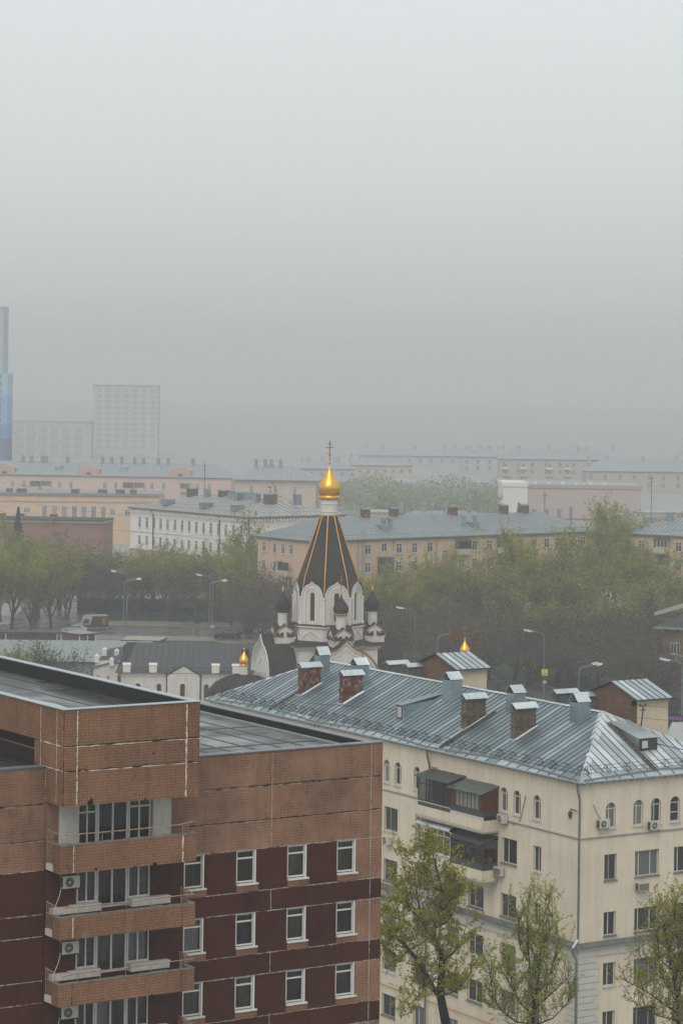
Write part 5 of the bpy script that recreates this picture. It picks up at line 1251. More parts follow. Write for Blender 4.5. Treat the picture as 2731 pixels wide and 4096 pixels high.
# --- white school
cx, cy = px(987, 525) + .4, 525
S = FarHouse('school_building', 'white school building with tall windows and dentilled cornice under a pale metal roof', 'building', cx, cy, R(38), 24, 43, 17.4, 20.4, SCHW, FROOFP, ridge='y', seams=1.6)
MB().box(-.06, -.003, -.06, 43, 0, 8.6).box(-.003, 24, -.06, -.003, 0, 8.6).build('lower_storeys', SCHP, S.t); MB().box(-.2, -.003, -.2, 43, 8.6, 9.0).box(-.003, 24, -.2, -.003, 8.6, 9.0).box(-.12, -.003, -.12, 43, 12.3, 12.6).build('string_course', WHT2, S.t)
mb = MB()
for k in range(54): mb.box(-.4, -.003, .2 + k * .8, .55 + k * .8, 16.3, 16.9)
for k in range(30): mb.box(.2 + k * .8, .55 + k * .8, -.4, -.003, 16.3, 16.9)
tag(mb.build('dentils', WHT2, S.t), None, kind='stuff')
for p in (559, 588, 616, 643, 671, 700, 729, 757, 786, 815, 844, 874, 904, 934, 965):
    y = S.ly(p, 2110)
    for z0, z1 in ((13.2, 15.5), (9.5, 11.6), (5.4, 7.6)): S.left(y, z0, z1, .95)
for k in range(7):
    for z0, z1 in ((5.4, 7.6), (9.5, 11.6)): S.front(2.5 + k * 3, z0, z1, 1.0)
for p in (614, 880): y = S.ly(p, 2110); MB().tube([(-.5, y, 17.2), (-.15, y, 16.2), (-.12, y, 0)], .12, 5).build('downpipe', STEELD, S.t)
MB().tube([(-.5, -.3, 17.2), (-.15, -.15, 16.2), (-.12, -.12, 0)], .12, 5).build('downpipe', STEELD, S.t)
for (y, x, w_, m) in ((36, 11, 2.2, BRICKB), (29, 10, 1.0, ZINCB), (25, 11.5, 2.2, BRICKB), (21, 10.5, 1.0, ZINCB), (17, 9.5, 1.6, ZINCB), (15, 10.5, 1.4, ZINCB), (10, 9.0, 1.3, ZINCB), (8, 11, 2.6, BRICKB), (4, 15, 1.3, ZINCB)): S.flue(x, y, w_, 1.2, 2.0, m, 19.3)
for y in (33, 19, 8): MB().box(1.5, 4, y - .8, y + .8, 18.2, 19.4).build('dormer', ZINC, S.t)
S.snow()
# --- long peach house
cx, cy = px(1235, 467) + .35, 467
P_ = FarHouse('peach_apartment_house', 'long peach coloured apartment house with grey metal hip roof behind the church', 'building', cx, cy, R(37), 69, 16.4, 16.45, 19.9, PEACH, FROOF, seams=.9)
ROWP = [(13.6, 15.4), (10.35, 12.15), (7.1, 8.9), (3.85, 5.65), (.7, 2.4)]
for p in (1056, 1099, 1132, 1165):
    y = P_.ly(p, 2200)
    for k, (z0, z1) in enumerate(ROWP):
        if not (p == 1165 and k == 1): P_.left(y, z0, z1, 1.0)
fc_ = [P_.fx(p, 2200) for p in (1471, 1595, 1657, 1718, 1897, 1956, 2082, 2135, 2185, 2230, 2330)]
for x in fc_:
    for z0, z1 in ROWP: P_.front(x, z0, z1, 1.35)
x = P_.fx(1779, 2200)
for z0, z1 in ROWP: P_.front(x, z0 - 1.5, z1 - 1.5, 1.35)
def far_balcony(F, x, zf, w_, glazed, wm, roof=True, side='front'):
    loc, rz = ((x - w_ / 2, 0, zf), 0) if side == 'front' else ((0, x + w_ / 2, zf), R(-90))
    b = MB().box(0, w_, -1.1, -.003, -.15, 0).build('balcony', CORNM, F.t, loc, rz)
    MB().box(0, w_, -1.1, -1.02, .003, 1.0).box(0, .08, -1.02, -.003, .003, 1.0).box(w_ - .08, w_, -1.02, -.003, .003, 1.0).build('parapet', wm, b)
    if glazed:
        g = frame_rect(MB(), 0, w_, 1.0, 2.5, -1.08, -1.0, .1, [w_ * k / 4 for k in (1, 2, 3)], ()).box(0, .08, -1.0, -.01, 1.0, 2.5).build('glazing', glazed, b)
        MB().poly([(0, -1.04, 1.0), (w_, -1.04, 1.0), (w_, -1.04, 2.5), (0, -1.04, 2.5)]).build('pane', PANEF, g)
        if roof: MB().prism([(-.1, -1.25, 2.5), (w_ + .1, -1.25, 2.5), (w_ + .1, -.01, 2.8), (-.1, -.01, 2.8)], (0, 0, .06)).build('balcony_roof', ASB, b)
    else:
        d = frame_rect(MB(), w_ / 2 - .65, w_ / 2 + .65, .05, 2.4, -.06, .02, .1, (w_ / 2,)).build('balcony_door', PVC, b); MB().poly([(w_ / 2 - .65, -.03, .05), (w_ / 2 + .65, -.03, .05), (w_ / 2 + .65, -.03, 2.4), (w_ / 2 - .65, -.03, 2.4)]).build('pane', PANEF, d)
    return b
BALW = plain('pale_balcony_panel', srgb(188, 172, 140), .85, var=.1); BALG = plain('dark_balcony_frame', srgb(70, 64, 58), .8)
x = P_.fx(1535, 2240); far_balcony(P_, x, 13.2, 2.9, None, BALW); far_balcony(P_, x, 9.9, 2.9, BALG, BALG)
for p, zs in ((1845, ((13.0, 1), (9.75, 0))), (2010, ((13.0, 1), (9.75, 1), (6.5, 1)))):
    for z, g in zs: far_balcony(P_, P_.fx(p, 2220), z, 3.0, BALG if g else None, BALW)
far_balcony(P_, P_.ly(1150, 2280), 9.7, 3.2, BALG, BALW, False, 'left'); far_balcony(P_, P_.ly(1150, 2350), 6.5, 3.2, PVC, BALW, False, 'left')
for p, m in ((1500, BRICKR), (1615, BRICKR), (1855, BRICKR), (2062, BRICKR), (2145, BRICKR)): P_.flue(P_.fx(p, 2100) + 4, 8.2, 1.6, 1.0, 1.9, m, 19.3)
for p in (1580, 1605, 1900, 1945): P_.flue(P_.fx(p, 2130), 3.4, .6, .6, 1.7, ZINCB, 17.9)
for p in (1575, 1935): x = P_.fx(p, 2150); MB().box(x - .7, x + .7, 2.0, 4.5, 17.2, 18.7).build('dormer', ZINCB, P_.t)
x = P_.fx(1450, 2150); mb = MB()
for o_ in (-.3, .3): mb.tube([(x + o_, -.35, 3), (x + o_, -.35, 17.0), (x + o_, -.2, 18.0), (x + o_, .3, 17.9)], .04, 4)
for k in range(34): mb.bar((x - .3, -.35, 3.2 + k * .4), (x + .3, -.35, 3.2 + k * .4), .02, 3)
mb.build('wall_ladder', STEELD, P_.t)
for p in (1430, 1572, 1745, 1985): x = P_.fx(p, 2200); MB().tube([(x, -.5, 16.3), (x, -.13, 15.6), (x, -.12, 0)], .1, 5).build('downpipe', CORNM, P_.t)
P_.snow()
# --- second peach house at the right edge
cx, cy = px(2482, 500) + .45, 500
Q_ = FarHouse('peach_corner_house', 'smaller peach apartment house with grey hip roof at the right edge', 'building', cx, cy, R(-34), 26, 14, 16.6, 19.6, PEACH, FROOF, seams=.9)
for p in (2566, 2714, 2790):
    for z0, z1 in ROWP: Q_.front(Q_.fx(p, 2190), z0, z1, 1.35)
for z, g in ((13.2, PVC), (9.9, BALG), (6.6, None)): far_balcony(Q_, Q_.fx(2650, 2200), z, 3.0, g, BALW)
for p in (2620, 2715): Q_.flue(Q_.fx(p, 2100), 6.0, 1.2, 1.0, 1.8, ZINCB, 18.6)
# --- roofs behind the long peach house
for nm, lb, p0, p1, Y, ze, zr, D in (('low_wing', 'low grey roofed wing behind the long peach house', 1545, 2005, 560, 14.6, 17.0, 12), ('low_wing', 'pale hip roofed wing behind the right end of the peach house', 2030, 2330, 548, 13.8, 16.6, 12)):
    w_ = FarHouse(nm, lb, 'building', px(p0, Y) + .4, Y, R(3), (p1 - p0) / 10500 * Y, D, ze, zr, PEACH, FROOF, seams=1.4)
    for k in range(4): w_.flue(3 + k * (w_.Lx - 5) / 4, 5.5, .8, .8, 2.0, ZINCB, zr - .5)
# --- pink row
cx, cy = px(-150, 900, 1900), 900
K_ = FarHouse('pink_apartment_row', 'long pink apartment row with red roof pediments in the mist', 'building', cx, cy, R(-6), 93, 14, 10.6, 15.0, PINK, MROOF, seams=1.6)
for p in (50, 96, 238, 284, 419, 463, 608, 655, 790, 837):
    for z0, z1 in ((6.2, 8.6), (2.2, 4.6)): K_.front(K_.fx(p, 1935), z0, z1, 1.25)
for p, g in ((142, BALG), (185, PVC), (513, BALG), (558, PVC), (740, PVC)): far_balcony(K_, K_.fx(p, 1935), 5.6, 3.3, g, PINK if g is BALG else BALW)
PEDM = plain('red_pediment', srgb(184, 150, 138), .9, var=.06)
for p in (18, 356, 722):
    x = K_.fx(p, 1880); pd = MB().prism([(x - 3.6, -.2, 10.8), (x + 3.6, -.2, 10.8), (x + 3.6, -.2, 12.8), (x, -.2, 14.3), (x - 3.6, -.2, 12.8)], (0, 4, 0)).build('roof_pediment', PEDM, K_.t)
    MB().quads([(x + .9 * math.cos(R(180 * k / 8)), -.23, 10.9 + .9 * math.sin(R(180 * k / 8))) for k in range(9)], [tuple(range(9))]).build('lunette', PANEF, pd)
for p in (75, 108, 152, 168, 255, 395, 432, 472, 525, 560, 620, 660, 760): K_.flue(K_.fx(p, 1860), 6.5, 1.0, 1.0, 2.6, TERR0, 14.0)
for p in (228, 490): x = K_.fx(p, 1885); MB().box(x - 1.2, x + 1.2, 2, 5, 11.6, 13.6).build('dormer', ZINCB, K_.t)
cx, cy = px(941, 860, 1930), 860
K2 = FarHouse('grey_apartment_house', 'grey-brown apartment house with deep eaves beside the pink row', 'building', cx, cy, R(-4), 26.4, 18, 11.4, 15.8, plain('greige_render', srgb(188, 172, 158), .9), MROOF, ov=1.4, seams=1.6)  # wall colour paled in place of haze
for p in (1005, 1102, 1180):
    for z0, z1 in ((7.0, 9.4), (3.0, 5.2)): K2.front(K2.fx(p, 1945), z0, z1, 1.1)
for x in (6, 9, 11, 14): K2.flue(x, 8, 1.1, 1.1, 2.8, TERR0, 14.8)
# --- orange institute and the brick house before it
cx, cy = px(-120, 700, 2000), 700
O_ = FarHouse('orange_institute', 'flat roofed orange building with seven tall dark windows in the mist', 'building', cx, cy, R(1), 50.3, 16, 13.2, None, ORNG, FLASHD)
for p in (178, 218, 257, 297, 335, 374, 413): O_.front(O_.fx(p, 2060), 6.4, 10.2, 1.4, 3)
for p, z0, z1, w_ in ((107, 8.2, 9.7, 1.8), (450, 7.8, 9.6, 1.4), (510, 7.8, 9.4, 1.6)): O_.front(O_.fx(p, 2050), z0, z1, w_)
MB().box(-.1, 50.4, -.12, -.003, 11.1, 11.35).build('string_course', CORNM, O_.t)
for p, w_ in ((33, 1.5), (82, 2.4), (297, 2), (407, 2.2), (478, 2.2), (530, 1.6)): O_.flue(O_.fx(p, 1975), 3, w_ * 1.1, 1.2, 1.1, BRICKB, 13.3, FLASHD)
cx, cy = px(-90, 590, 2080), 590
B_ = FarHouse('red_brick_house', 'low red brick house with dark flat roof behind the street trees', 'building', cx, cy, R(-5), 28.7, 12, 12.4, None, FBRK, DRK)
for p in (20, 42, 62, 100): B_.front(B_.fx(p, 2170), 6.3, 8.4, 1.25)
for p in (0, 75, 208): B_.flue(B_.fx(p, 2070), 2, 1.6, 1.2, .8, FBRK, 12.7, DRK)
# --- blue tower and slab blocks paled in their colours to fade in the mist
BL = [plain('tower_blue_to_haze_%d' % k, srgb(*c_), .8, var=.04) for k, c_ in enumerate(((90, 112, 150), (100, 142, 190), (124, 164, 204), (150, 184, 200), (172, 180, 184)))]  # last tone copies the haze, so the top storeys fade by colour
TWR = thing('blue_tower_block', 'blue panel tower block cut by the left edge of the view, upper storeys coloured to fade into mist', 'building', (px(28, 1080, 1700), 1080, 0), 0)
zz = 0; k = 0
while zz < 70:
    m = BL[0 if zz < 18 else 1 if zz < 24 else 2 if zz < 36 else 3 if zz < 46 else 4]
    xr = 0 if zz < 45 else -2.1
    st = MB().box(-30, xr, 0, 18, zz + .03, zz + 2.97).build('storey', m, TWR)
    for q in range(5 if zz < 45 else 0): far_window(st, (-2.3 - q * 4.6 - 1.3, -.02, zz + .9), 0, 1.3, 1.5, 2, MISTF)
    zz += 3
MB().box(-26.2, -2.1, -.1, 18, 72.01, 72.6).build('parapet', BL[4], TWR)
GRYP = plain('haze_toned_panel', srgb(172, 175, 175), .9, var=.05)  # panel grey matched to the haze to make the blocks faint
SL = thing('slab_block', 'long grey slab block with white balcony dividers far off in the mist', 'building', (px(-40, 1400, 1750), 1400, 0), 0)
MB().box(0, 54, 0, 14, 0, 18.8).build('wall', GRYP, SL)
for r_ in range(4):
    z = 1.2 + r_ * 4.1
    for q in range(7): 
        MB().box(6.9 + q * 6.3, 11.6 + q * 6.3, -.05, -.003, z, z + 2.3).build('window', MISTF, SL); MB().box(11.65 + q * 6.3, 13.1 + q * 6.3, -.2, -.003, z - .1, z + 2.4).build('divider', CREAMW, SL)
MB().box(-.2, 54.2, -.2, 14, 18.81, 19.8).build('parapet', MISTF, SL)
SILH = plain('haze_blended_panel', srgb(181, 184, 184), .9, var=.04)  # tuned to almost vanish against the haze, fade painted in
SL2 = FarHouse('tower_block', 'barely visible tall block beyond the slab block', 'building', px(370, 1450, 1700), 1450, 0, 36, 16, 39, None, SILH, SILH)
for r_ in range(11):
    for q in range(7): MB().box(2.5 + q * 4.9, 5 + q * 4.9, -.06, -.003, 4 + r_ * 3.1, 5.7 + r_ * 3.1).build('window', MISTF, SL2.t)
# --- right-hand distance
TERR = plain('haze_paled_brown_brick', srgb(172, 164, 155), .9, var=.05)  # brown brick bleached to stand in for mist
for nm, lb, p0, p1, Y, ze, zr, wm, cols in (('apartment_house', 'brown apartment house with white balconies far off on the right', 2000, 2475, 1190, 9.0, 13.4, TERR, 9),
        ('apartment_house', 'long brown apartment house with hip roof reaching the right edge in the mist', 2345, 2900, 1060, 8.6, 13.0, TERR, 10),
        ('apartment_house', 'pale yellow house behind the misty trees', 1390, 1650, 1180, 5.6, 8.8, plain('haze_paled_yellow', srgb(180, 174, 156), .9), 8),  # yellow paled to imitate haze
        ('apartment_house', 'faint grey roofed house right of the golden dome in the mist', 1190, 1420, 1130, 5.6, 8.8, GRYP, 6),
        ('apartment_house', 'faint bluish block between the trees and the brown house', 1850, 2015, 1250, 8, 11.5, GRYP, 4),
        ('apartment_house', 'faintest long block on the far horizon', 1450, 1950, 1330, 5.5, 9, GRYP, 12)):
    h = FarHouse(nm, lb, 'building', px(p0, Y, 1850), Y, R(1.5), (p1 - p0) / 10500 * Y, 14, ze, zr, wm, MROOF, seams=9)
    for r_ in range(4):
        if ze - 3.2 - r_ * 3.2 < .5: break
        for q in range(cols): h.front(1.8 + q * (h.Lx - 3) / max(1, cols - 1), ze - 3.2 - r_ * 3.2, ze - 1.5 - r_ * 3.2, 1.3)
    if 'white balconies' in lb:
        for q in (0, 2, 5, 7): far_balcony(h, 2.5 + q * 4, ze - 4.6, 2.8, None, WHT2); far_balcony(h, 2.5 + q * 4, ze - 7.8, 2.8, None, BALW)
    for q in (0, .7, 2.1, 3.4, 3.8, 5): h.flue(2 + q * (h.Lx - 4) / 5, 7, 1.2, 1.2, 2.0, TERR, zr - .8)
HL = thing('brick_hall', 'windowless brown brick hall with whitewashed end wall in the mist', 'building', (px(2012, 760, 1950), 760, 0), R(1))
MB().box(7.15, 40, 0, 18, 0, 14.0).build('brick_wall', plain('haze_paled_hall_brick', srgb(176, 160, 154), .9, var=.05), HL); MB().box(0, 7.1, -.1, 18, 0, 14.3).build('white_wall', WHT2, HL)  # brick paled so the hall looks fainter in the haze
MB().box(-.2, 7.25, -.35, 18, 14.31, 15.5).build('white_parapet', WHT2, HL); MB().box(7.3, 40.3, -.3, 18.2, 14.01, 15.1).build('fascia', plain('hall_fascia', srgb(156, 150, 152), .8), HL)
for k in range(6): MB().box(8.8 + k * 4.0, 9.7 + k * 4.0, -.2, .6, 15.11, 16.0).build('roof_vent', WHT2, HL)
for x in (5.8, 19.7, 29, 36): MB().box(x - .45, x + .45, -.15, -.105 if x < 7 else -.003, 5.2, 8.6).build('wall_pipe', FLASHD, HL)
MB().box(17.4, 26.7, -.2, -.003, 5.0, 5.35).build('ledge', FLASHD, HL)
for lb, p0, p1, Y, z in (('low pale roofed garage beyond the peach house', 1470, 1570, 640, 12.5), ('long low garage with pale roof beyond the peach house', 1615, 1725, 610, 12.9), ('low flat shed near the hall in the mist', 2560, 2760, 700, 10.2)):
    g_ = thing('garage', lb, 'garage', (px(p0, Y, 2030), Y, 0), 0); w_ = (p1 - p0) / 10500 * Y
    MB().box(0, w_, 0, 8, 0, z).build('wall', TERR, g_); MB().box(-.3, w_ + .3, -.3, 8.3, z + .01, z + .35).build('roof', FROOFP, g_)
    for q in range(3): MB().box(.6 + q * w_ / 3, w_ / 3 - .3 + q * w_ / 3, -.05, -.003, 0, z - 1).build('gate', FLASHD, g_)
# --- brick house with balconies at the right edge
cx, cy = px(2650, 362, 2480) + .1, 362
BH = thing('brick_balcony_house', 'brown brick house with grey balconies and gabled roof at the right edge', 'building', (cx, cy, 0), R(-22))
MB().box(0, 14, 0, 12, 0, 11.6).build('wall', brick_mat('far_brown_brick', srgb(134, 100, 82), srgb(120, 88, 72), srgb(128, 110, 98), srgb(128, 98, 80), -.2), BH)
MB().prism([(-.9, -.9, 11.9), (14, -.9, 11.9), (14, -.9, 15.6), (5.5, -.9, 15.2)], (0, 12.5, 0)).build('gable', plain('slate_gable', srgb(84, 86, 90), .7), BH)
MB().prism([(-1.0, -1.1, 13.4), (-1.0, -1.1, 13.9), (7, -1.1, 16.4), (7, -1.1, 15.9)], (0, 13, 0)).build('roof', FROOFP, BH); MB().box(-1.1, 14, -1.15, 0, 11.62, 11.88).build('eave', VERD, BH)
for x in (.4, 2.1, 3.8): MB().box(x, x + .25, -.8, -.003, 11.3, 11.6).build('bracket', STEELD, BH)
for k in range(4):
    zf = 7.15 - k * 2.75
    b = MB().box(-.1, 3.1, -1.1, -.003, zf - .15, zf).build('balcony', CORNM, BH); MB().box(-.1, 3.1, -1.1, -1.0, zf, zf + 1.0).box(-.1, 0, -1.0, -.003, zf, zf + 1.0).build('parapet', plain('grey_balcony_sheet_%d' % k, srgb(140, 132, 124), .8, var=.15, scale=3), b)
    far_window(BH, (1.05, -.02, zf + 1.0), 0, 1.35, 1.6, 3); far_window(BH, (3.9, -.02, zf + .7), 0, 1.4, 1.7, 2)
MB().tube([(.15, -.12, 11.5), (.15, -.12, 0)], .08, 5).build('downpipe', SILLM, BH)
# news ticker on the wall behind the roof house
TK = thing('led_ticker_sign', 'purple glowing ticker sign right of the yellow roof house', 'sign', (px(2674, 330, 2830), 330, 0), R(-12))
MB().box(-.15, 2.05, .02, .18, -.1, .62).build('housing', STEELD, TK, (0, 0, 3.15)); MB().bar((.95, .1, -.2), (.95, .1, 3.1), .06).build('post', STEELD, TK)
em = bpy.data.materials.new('violet_led'); em.use_nodes = True
e_ = em.node_tree.nodes['Principled BSDF']; e_.inputs['Base Color'].default_value = (.1, .02, .12, 1); e_.inputs['Emission Color'].default_value = (.62, .16, .95, 1); e_.inputs['Emission Strength'].default_value = .55
fc = bpy.data.curves.new('ticker_text', 'FONT'); fc.body = 'УЛВ/ЗЗБ-58'; fc.size = .62; fc.extrude = .01; fc.materials.append(em)
ft = bpy.data.objects.new('ticker_text_source', fc); COL.objects.link(ft); bpy.context.view_layer.update(); fm_ = bpy.data.meshes.new_from_object(ft.evaluated_get(bpy.context.evaluated_depsgraph_get())); bpy.data.objects.remove(ft)
fo = bpy.data.objects.new('ticker_text', fm_); COL.objects.link(fo); fo.parent = TK; fo.location = (-.1, -.03, 3.22); fo.rotation_euler = (R(90), 0, 0); fo.scale = (.52, .8, 1)

# --- low annex roof seen past the yellow roof house
AN = thing('annex_house', 'low grey roof and cream wall at the right edge behind the yellow roof house', 'house', (px(2668, 262, 2890), 262, 0), R(-20))
MB().box(0, 9, 0, 8, -2, 9.6).build('wall', CREAM, AN); MB().prism([(-.4, -.4, 9.6), (9.4, -.4, 9.6), (9.4, 4, 11.2), (-.4, 4, 11.2)], (0, 0, .06)).build('roof', FROOFP, AN); MB().prism([(0, 4.2, 9.6), (9, 4.2, 9.6), (9, 4.2, 11.6), (0, 4.2, 11.2)], (0, .3, 0)).build('parapet', CREAMW, AN)
# ------------------------------------------------------------------ trees
BARK = plain('dark_bark', srgb(58, 50, 44), .95, var=.25, scale=3)
BARKN = plain('wet_black_bark', srgb(24, 20, 16), .95, var=.4, scale=6, spec=.03)
TWIG = plain('brown_twigs', srgb(78, 68, 58), .95, var=.2, scale=1)
LEAFY = leaf_mat('young_yellow_green_leaf', (.270, .265, .040), .3)
LEAFG = leaf_mat('young_green_leaf', (.210, .225, .036), .3)
LEAFN = leaf_mat('near_olive_leaf', (.300, .290, .011), .35, .5)
LEAFN2 = leaf_mat('near_fresh_leaf', (.300, .320, .016), .35, .5)
LEAFM = leaf_mat('haze_toned_leaf', (.27, .29, .19), .10, .3)  # leaf green greyed toward the haze colour for the far woods
LEAFB = leaf_mat('brown_bud', (.085, .070, .046), .3, .1)
SPRU = leaf_mat('spruce_needles', (.022, .030, .022), .3, .1)
def rot_about(v, ax, a): return Matrix.Rotation(a, 3, ax) @ v
def gen_tree(seed, h, trunk_h, r0, nl, spread, up, leaf_n, leaf_s, twig_n=5, stems=1, levels=3):
    """branch skeleton grown outward; returns (wood MB, twig MB, leaf MB) with the base at the origin"""
    r = random.Random(seed); wood, tw, lf = MB(), MB(), MB(); tips = []
    def grow(p, d, L, rad, lev):
        n = 4 if lev < 2 else 3; pts = [p]; rs = [rad]; q = p.copy(); dd = d.copy()
        for i in range(n):
            dd = (dd + Vector((r.uniform(-1, 1), r.uniform(-1, 1), r.uniform(-.4, .9) * up)) * .16).normalized(); q = q + dd * (L / n); pts.append(q.copy()); rs.append(max(.012, rad * (1 - .72 * (i + 1) / n)))
        (wood if lev < 2 else tw).tube(pts, rs, 5 if lev < 2 else 3, False)
        if lev >= levels - 1: tips.extend(pts[1:])
        if lev < levels:
            kk = nl[min(lev, len(nl) - 1)]
            for j in range(kk):
                t = .28 + .72 * (j + r.random() * .8) / kk; t = min(.999, t); i = int(t * n); fpt = pts[i].lerp(pts[i + 1], t * n - i)
                ax = Vector((r.uniform(-1, 1), r.uniform(-1, 1), r.uniform(-1, 1))).normalized(); nd = rot_about(dd, ax.cross(dd).normalized() if ax.cross(dd).length > .1 else Vector((1, 0, 0)), R(r.uniform(spread * .6, spread * 1.2)))
                nd = (nd + Vector((0, 0, up * .35))).normalized(); grow(fpt, nd, L * r.uniform(.48, .68) * (1.0 if lev else .9), rs[i] * .55, lev + 1)
    for s_ in range(stems):
        a = r.uniform(0, 6.28); lean = .05 + (.22 if stems > 1 else .05) * r.random(); d0 = Vector((math.cos(a) * lean, math.sin(a) * lean, 1)).normalized()
        base = Vector((math.cos(a) * .25, math.sin(a) * .25, 0)) if stems > 1 else Vector((0, 0, 0)); top = base + d0 * trunk_h
        wood.tube([base - Vector((0, 0, .5)), base + d0 * .3, top], [r0 * 1.35, r0 * 1.05, r0 * .8], 7, False)
        nb = nl[0]
        for j in range(nb):
            b = 6.28 * (j + r.random() * .5) / nb; t_ = spread * r.uniform(.45, .95); nd = Vector((math.sin(R(t_)) * math.cos(b), math.sin(R(t_)) * math.sin(b), math.cos(R(t_)))); f_ = r.uniform(.55, 1.0); grow(base + d0 * (trunk_h * f_), nd, (h - trunk_h) * r.uniform(.42, .62), r0 * .5, 1)
        grow(top, d0, (h - trunk_h) * .6, r0 * .7, 1)
    for _ in range(leaf_n):
        p = r.choice(tips) + Vector((r.gauss(0, .22), r.gauss(0, .22), r.gauss(0, .22))) * (1 + leaf_s); s_ = leaf_s * r.uniform(.5, 1.3)
        a = Vector((r.uniform(-1, 1), r.uniform(-1, 1), r.uniform(-1, 1))).normalized() * s_; b = a.cross(Vector((r.uniform(-1, 1), r.uniform(-1, 1), r.uniform(-1, 1)))).normalized() * s_ * .6
        lf.poly([p - a, p + b * .9 - a * .1, p + a, p - b * .9 + a * .1])
    return wood, tw, lf
PROTO = {}; PZ = {}
def proto(key, leaf, *a, **k):
    w_, t_, l_ = gen_tree(*a, **k); zm = max(q[2] for q in t_.v); PZ[key] = zm; PROTO[key] = (w_.mesh('trunk', BARK), t_.mesh('twigs', TWIG), l_.mesh('crown', leaf) if l_.f else None)
proto('A', LEAFY, 21, 15.5, 4.2, .26, (7, 6, 6), 30, 1.25, 10500, .18)
proto('B', LEAFG, 22, 15.5, 3.5, .28, (7, 6, 6), 38, .95, 9500, .18)
proto('C', LEAFY, 23, 15.5, 2.6, .20, (6, 6, 6), 22, 1.4, 9500, .17, stems=2)
proto('D', LEAFB, 24, 11.0, 2.2, .18, (6, 7, 7), 50, .5, 6500, .12)
proto('E', LEAFB, 25, 10.0, 1.6, .14, (5, 7, 7), 42, .6, 6000, .12, stems=3)
proto('F', LEAFG, 26, 12.5, 3.2, .20, (6, 6, 6), 36, 1.0, 7000, .16, stems=2)
TN = 0
def tree(key, label, p, Y, h, w_=1.0, group='street trees in young leaf', cat='tree', name='deciduous_tree', ybase=2500, zb=None):
    global TN
    TN += 1; s_ = h * 1.03 / PZ[key]
    x = px(p, Y, ybase)
    t = thing(name, label, cat, (x, Y, gz(x, Y) if zb is None else zb), TN * 2.39996, group); t.scale = (s_ * w_, s_ * w_, s_)
    a, b, c = PROTO[key]; o = put('trunk', a, t); put('twigs', b, t)
    if c: put('crown', c, t)
    return t
G1 = 'trees along the street on the left'
for key, lb, p, Y, h, w_ in (
    ('A', 'leafy tree cut by the left edge above the market stall', -20, 452, 16.5, 1.1), ('A', 'leaning leafy tree at the left edge beside the wet side street', 45, 462, 17, 1.15), ('C', 'tall twin-trunked leafy tree over the left end of the market stall', 120, 455, 17, 1.2), ('B', 'leafy tree standing just left of the minibus', 205, 461, 15.5, 1.0),
    ('B', 'tall leafy tree in front of the red brick house', 30, 520, 17, 1.2), ('D', 'bare dark tree behind the billboard', 235, 505, 17, 1.5), ('D', 'dark bare tree above the minibus', 345, 500, 14, 1.8), ('E', 'bare bushy tree behind the walking person', 425, 489, 12, 1.7), ('A', 'pale green tree before the left corner of the white school', 505, 503, 12.5, 1.1),
    ('A', 'large leafy tree in front of the white school, left of the paired lamps', 600, 494, 14.5, 1.2), ('C', 'leafy tree with leaning trunks between the two lamp pairs', 668, 484, 15.5, 1.15), ('B', 'slender leafy tree before the middle of the white school', 730, 500, 12.5, 1.0), ('D', 'brown bare tree just left of the second lamp pair', 790, 480, 13, 1.3), ('C', 'upright leafy tree before the right end of the white school', 860, 497, 15, .9), ('A', 'broad leafy tree above the parked dark car', 925, 476, 15, 1.1),
    ('B', 'pale leafy tree against the gap between school and peach house', 985, 505, 20, .9), ('F', 'tall pale tree above the school roof line', 1110, 545, 22, .9), ('E', 'bare shrubby tree before the left wall of the peach house', 1095, 448, 13.5, 1.2), ('D', 'bare tree left of the church domes', 1040, 440, 12, 1.3), ('E', 'brown thicket tree behind the dark car', 990, 462, 10, 1.6), ('D', 'brown bare tree just behind the small left church dome', 1160, 438, 11, 1.4)):
    tree(key, lb, p, Y, h, w_, G1)
for key, lb, p, Y, h, w_ in (('C', 'low-branched leafy tree behind the left-edge tree', 5, 480, 16.5, 1.3), ('F', 'round leafy tree in front of the long brick wall', 150, 486, 15.5, 1.4), ('C', 'spreading leafy tree partly hiding the billboard', 262, 488, 15, 1.2), ('F', 'loose leafy tree left of the first lamp pair', 455, 497, 12.5, 1.3), ('F', 'leafy tree right behind the first lamp pair', 545, 488, 12.5, 1.3), ('C', 'leafy tree right of the leaning trunks before the school', 700, 490, 13, 1.2), ('F', 'leafy tree just right of the second lamp pair', 880, 486, 13.5, 1.3), ('C', 'leafy tree in front of the school corner', 955, 490, 13.5, 1.1), ('F', 'small leafy tree beside the blue street board', 1000, 472, 11, 1.3)):
    tree(key, lb, p, Y, h, w_, G1)
G2 = 'trees along the street on the right'
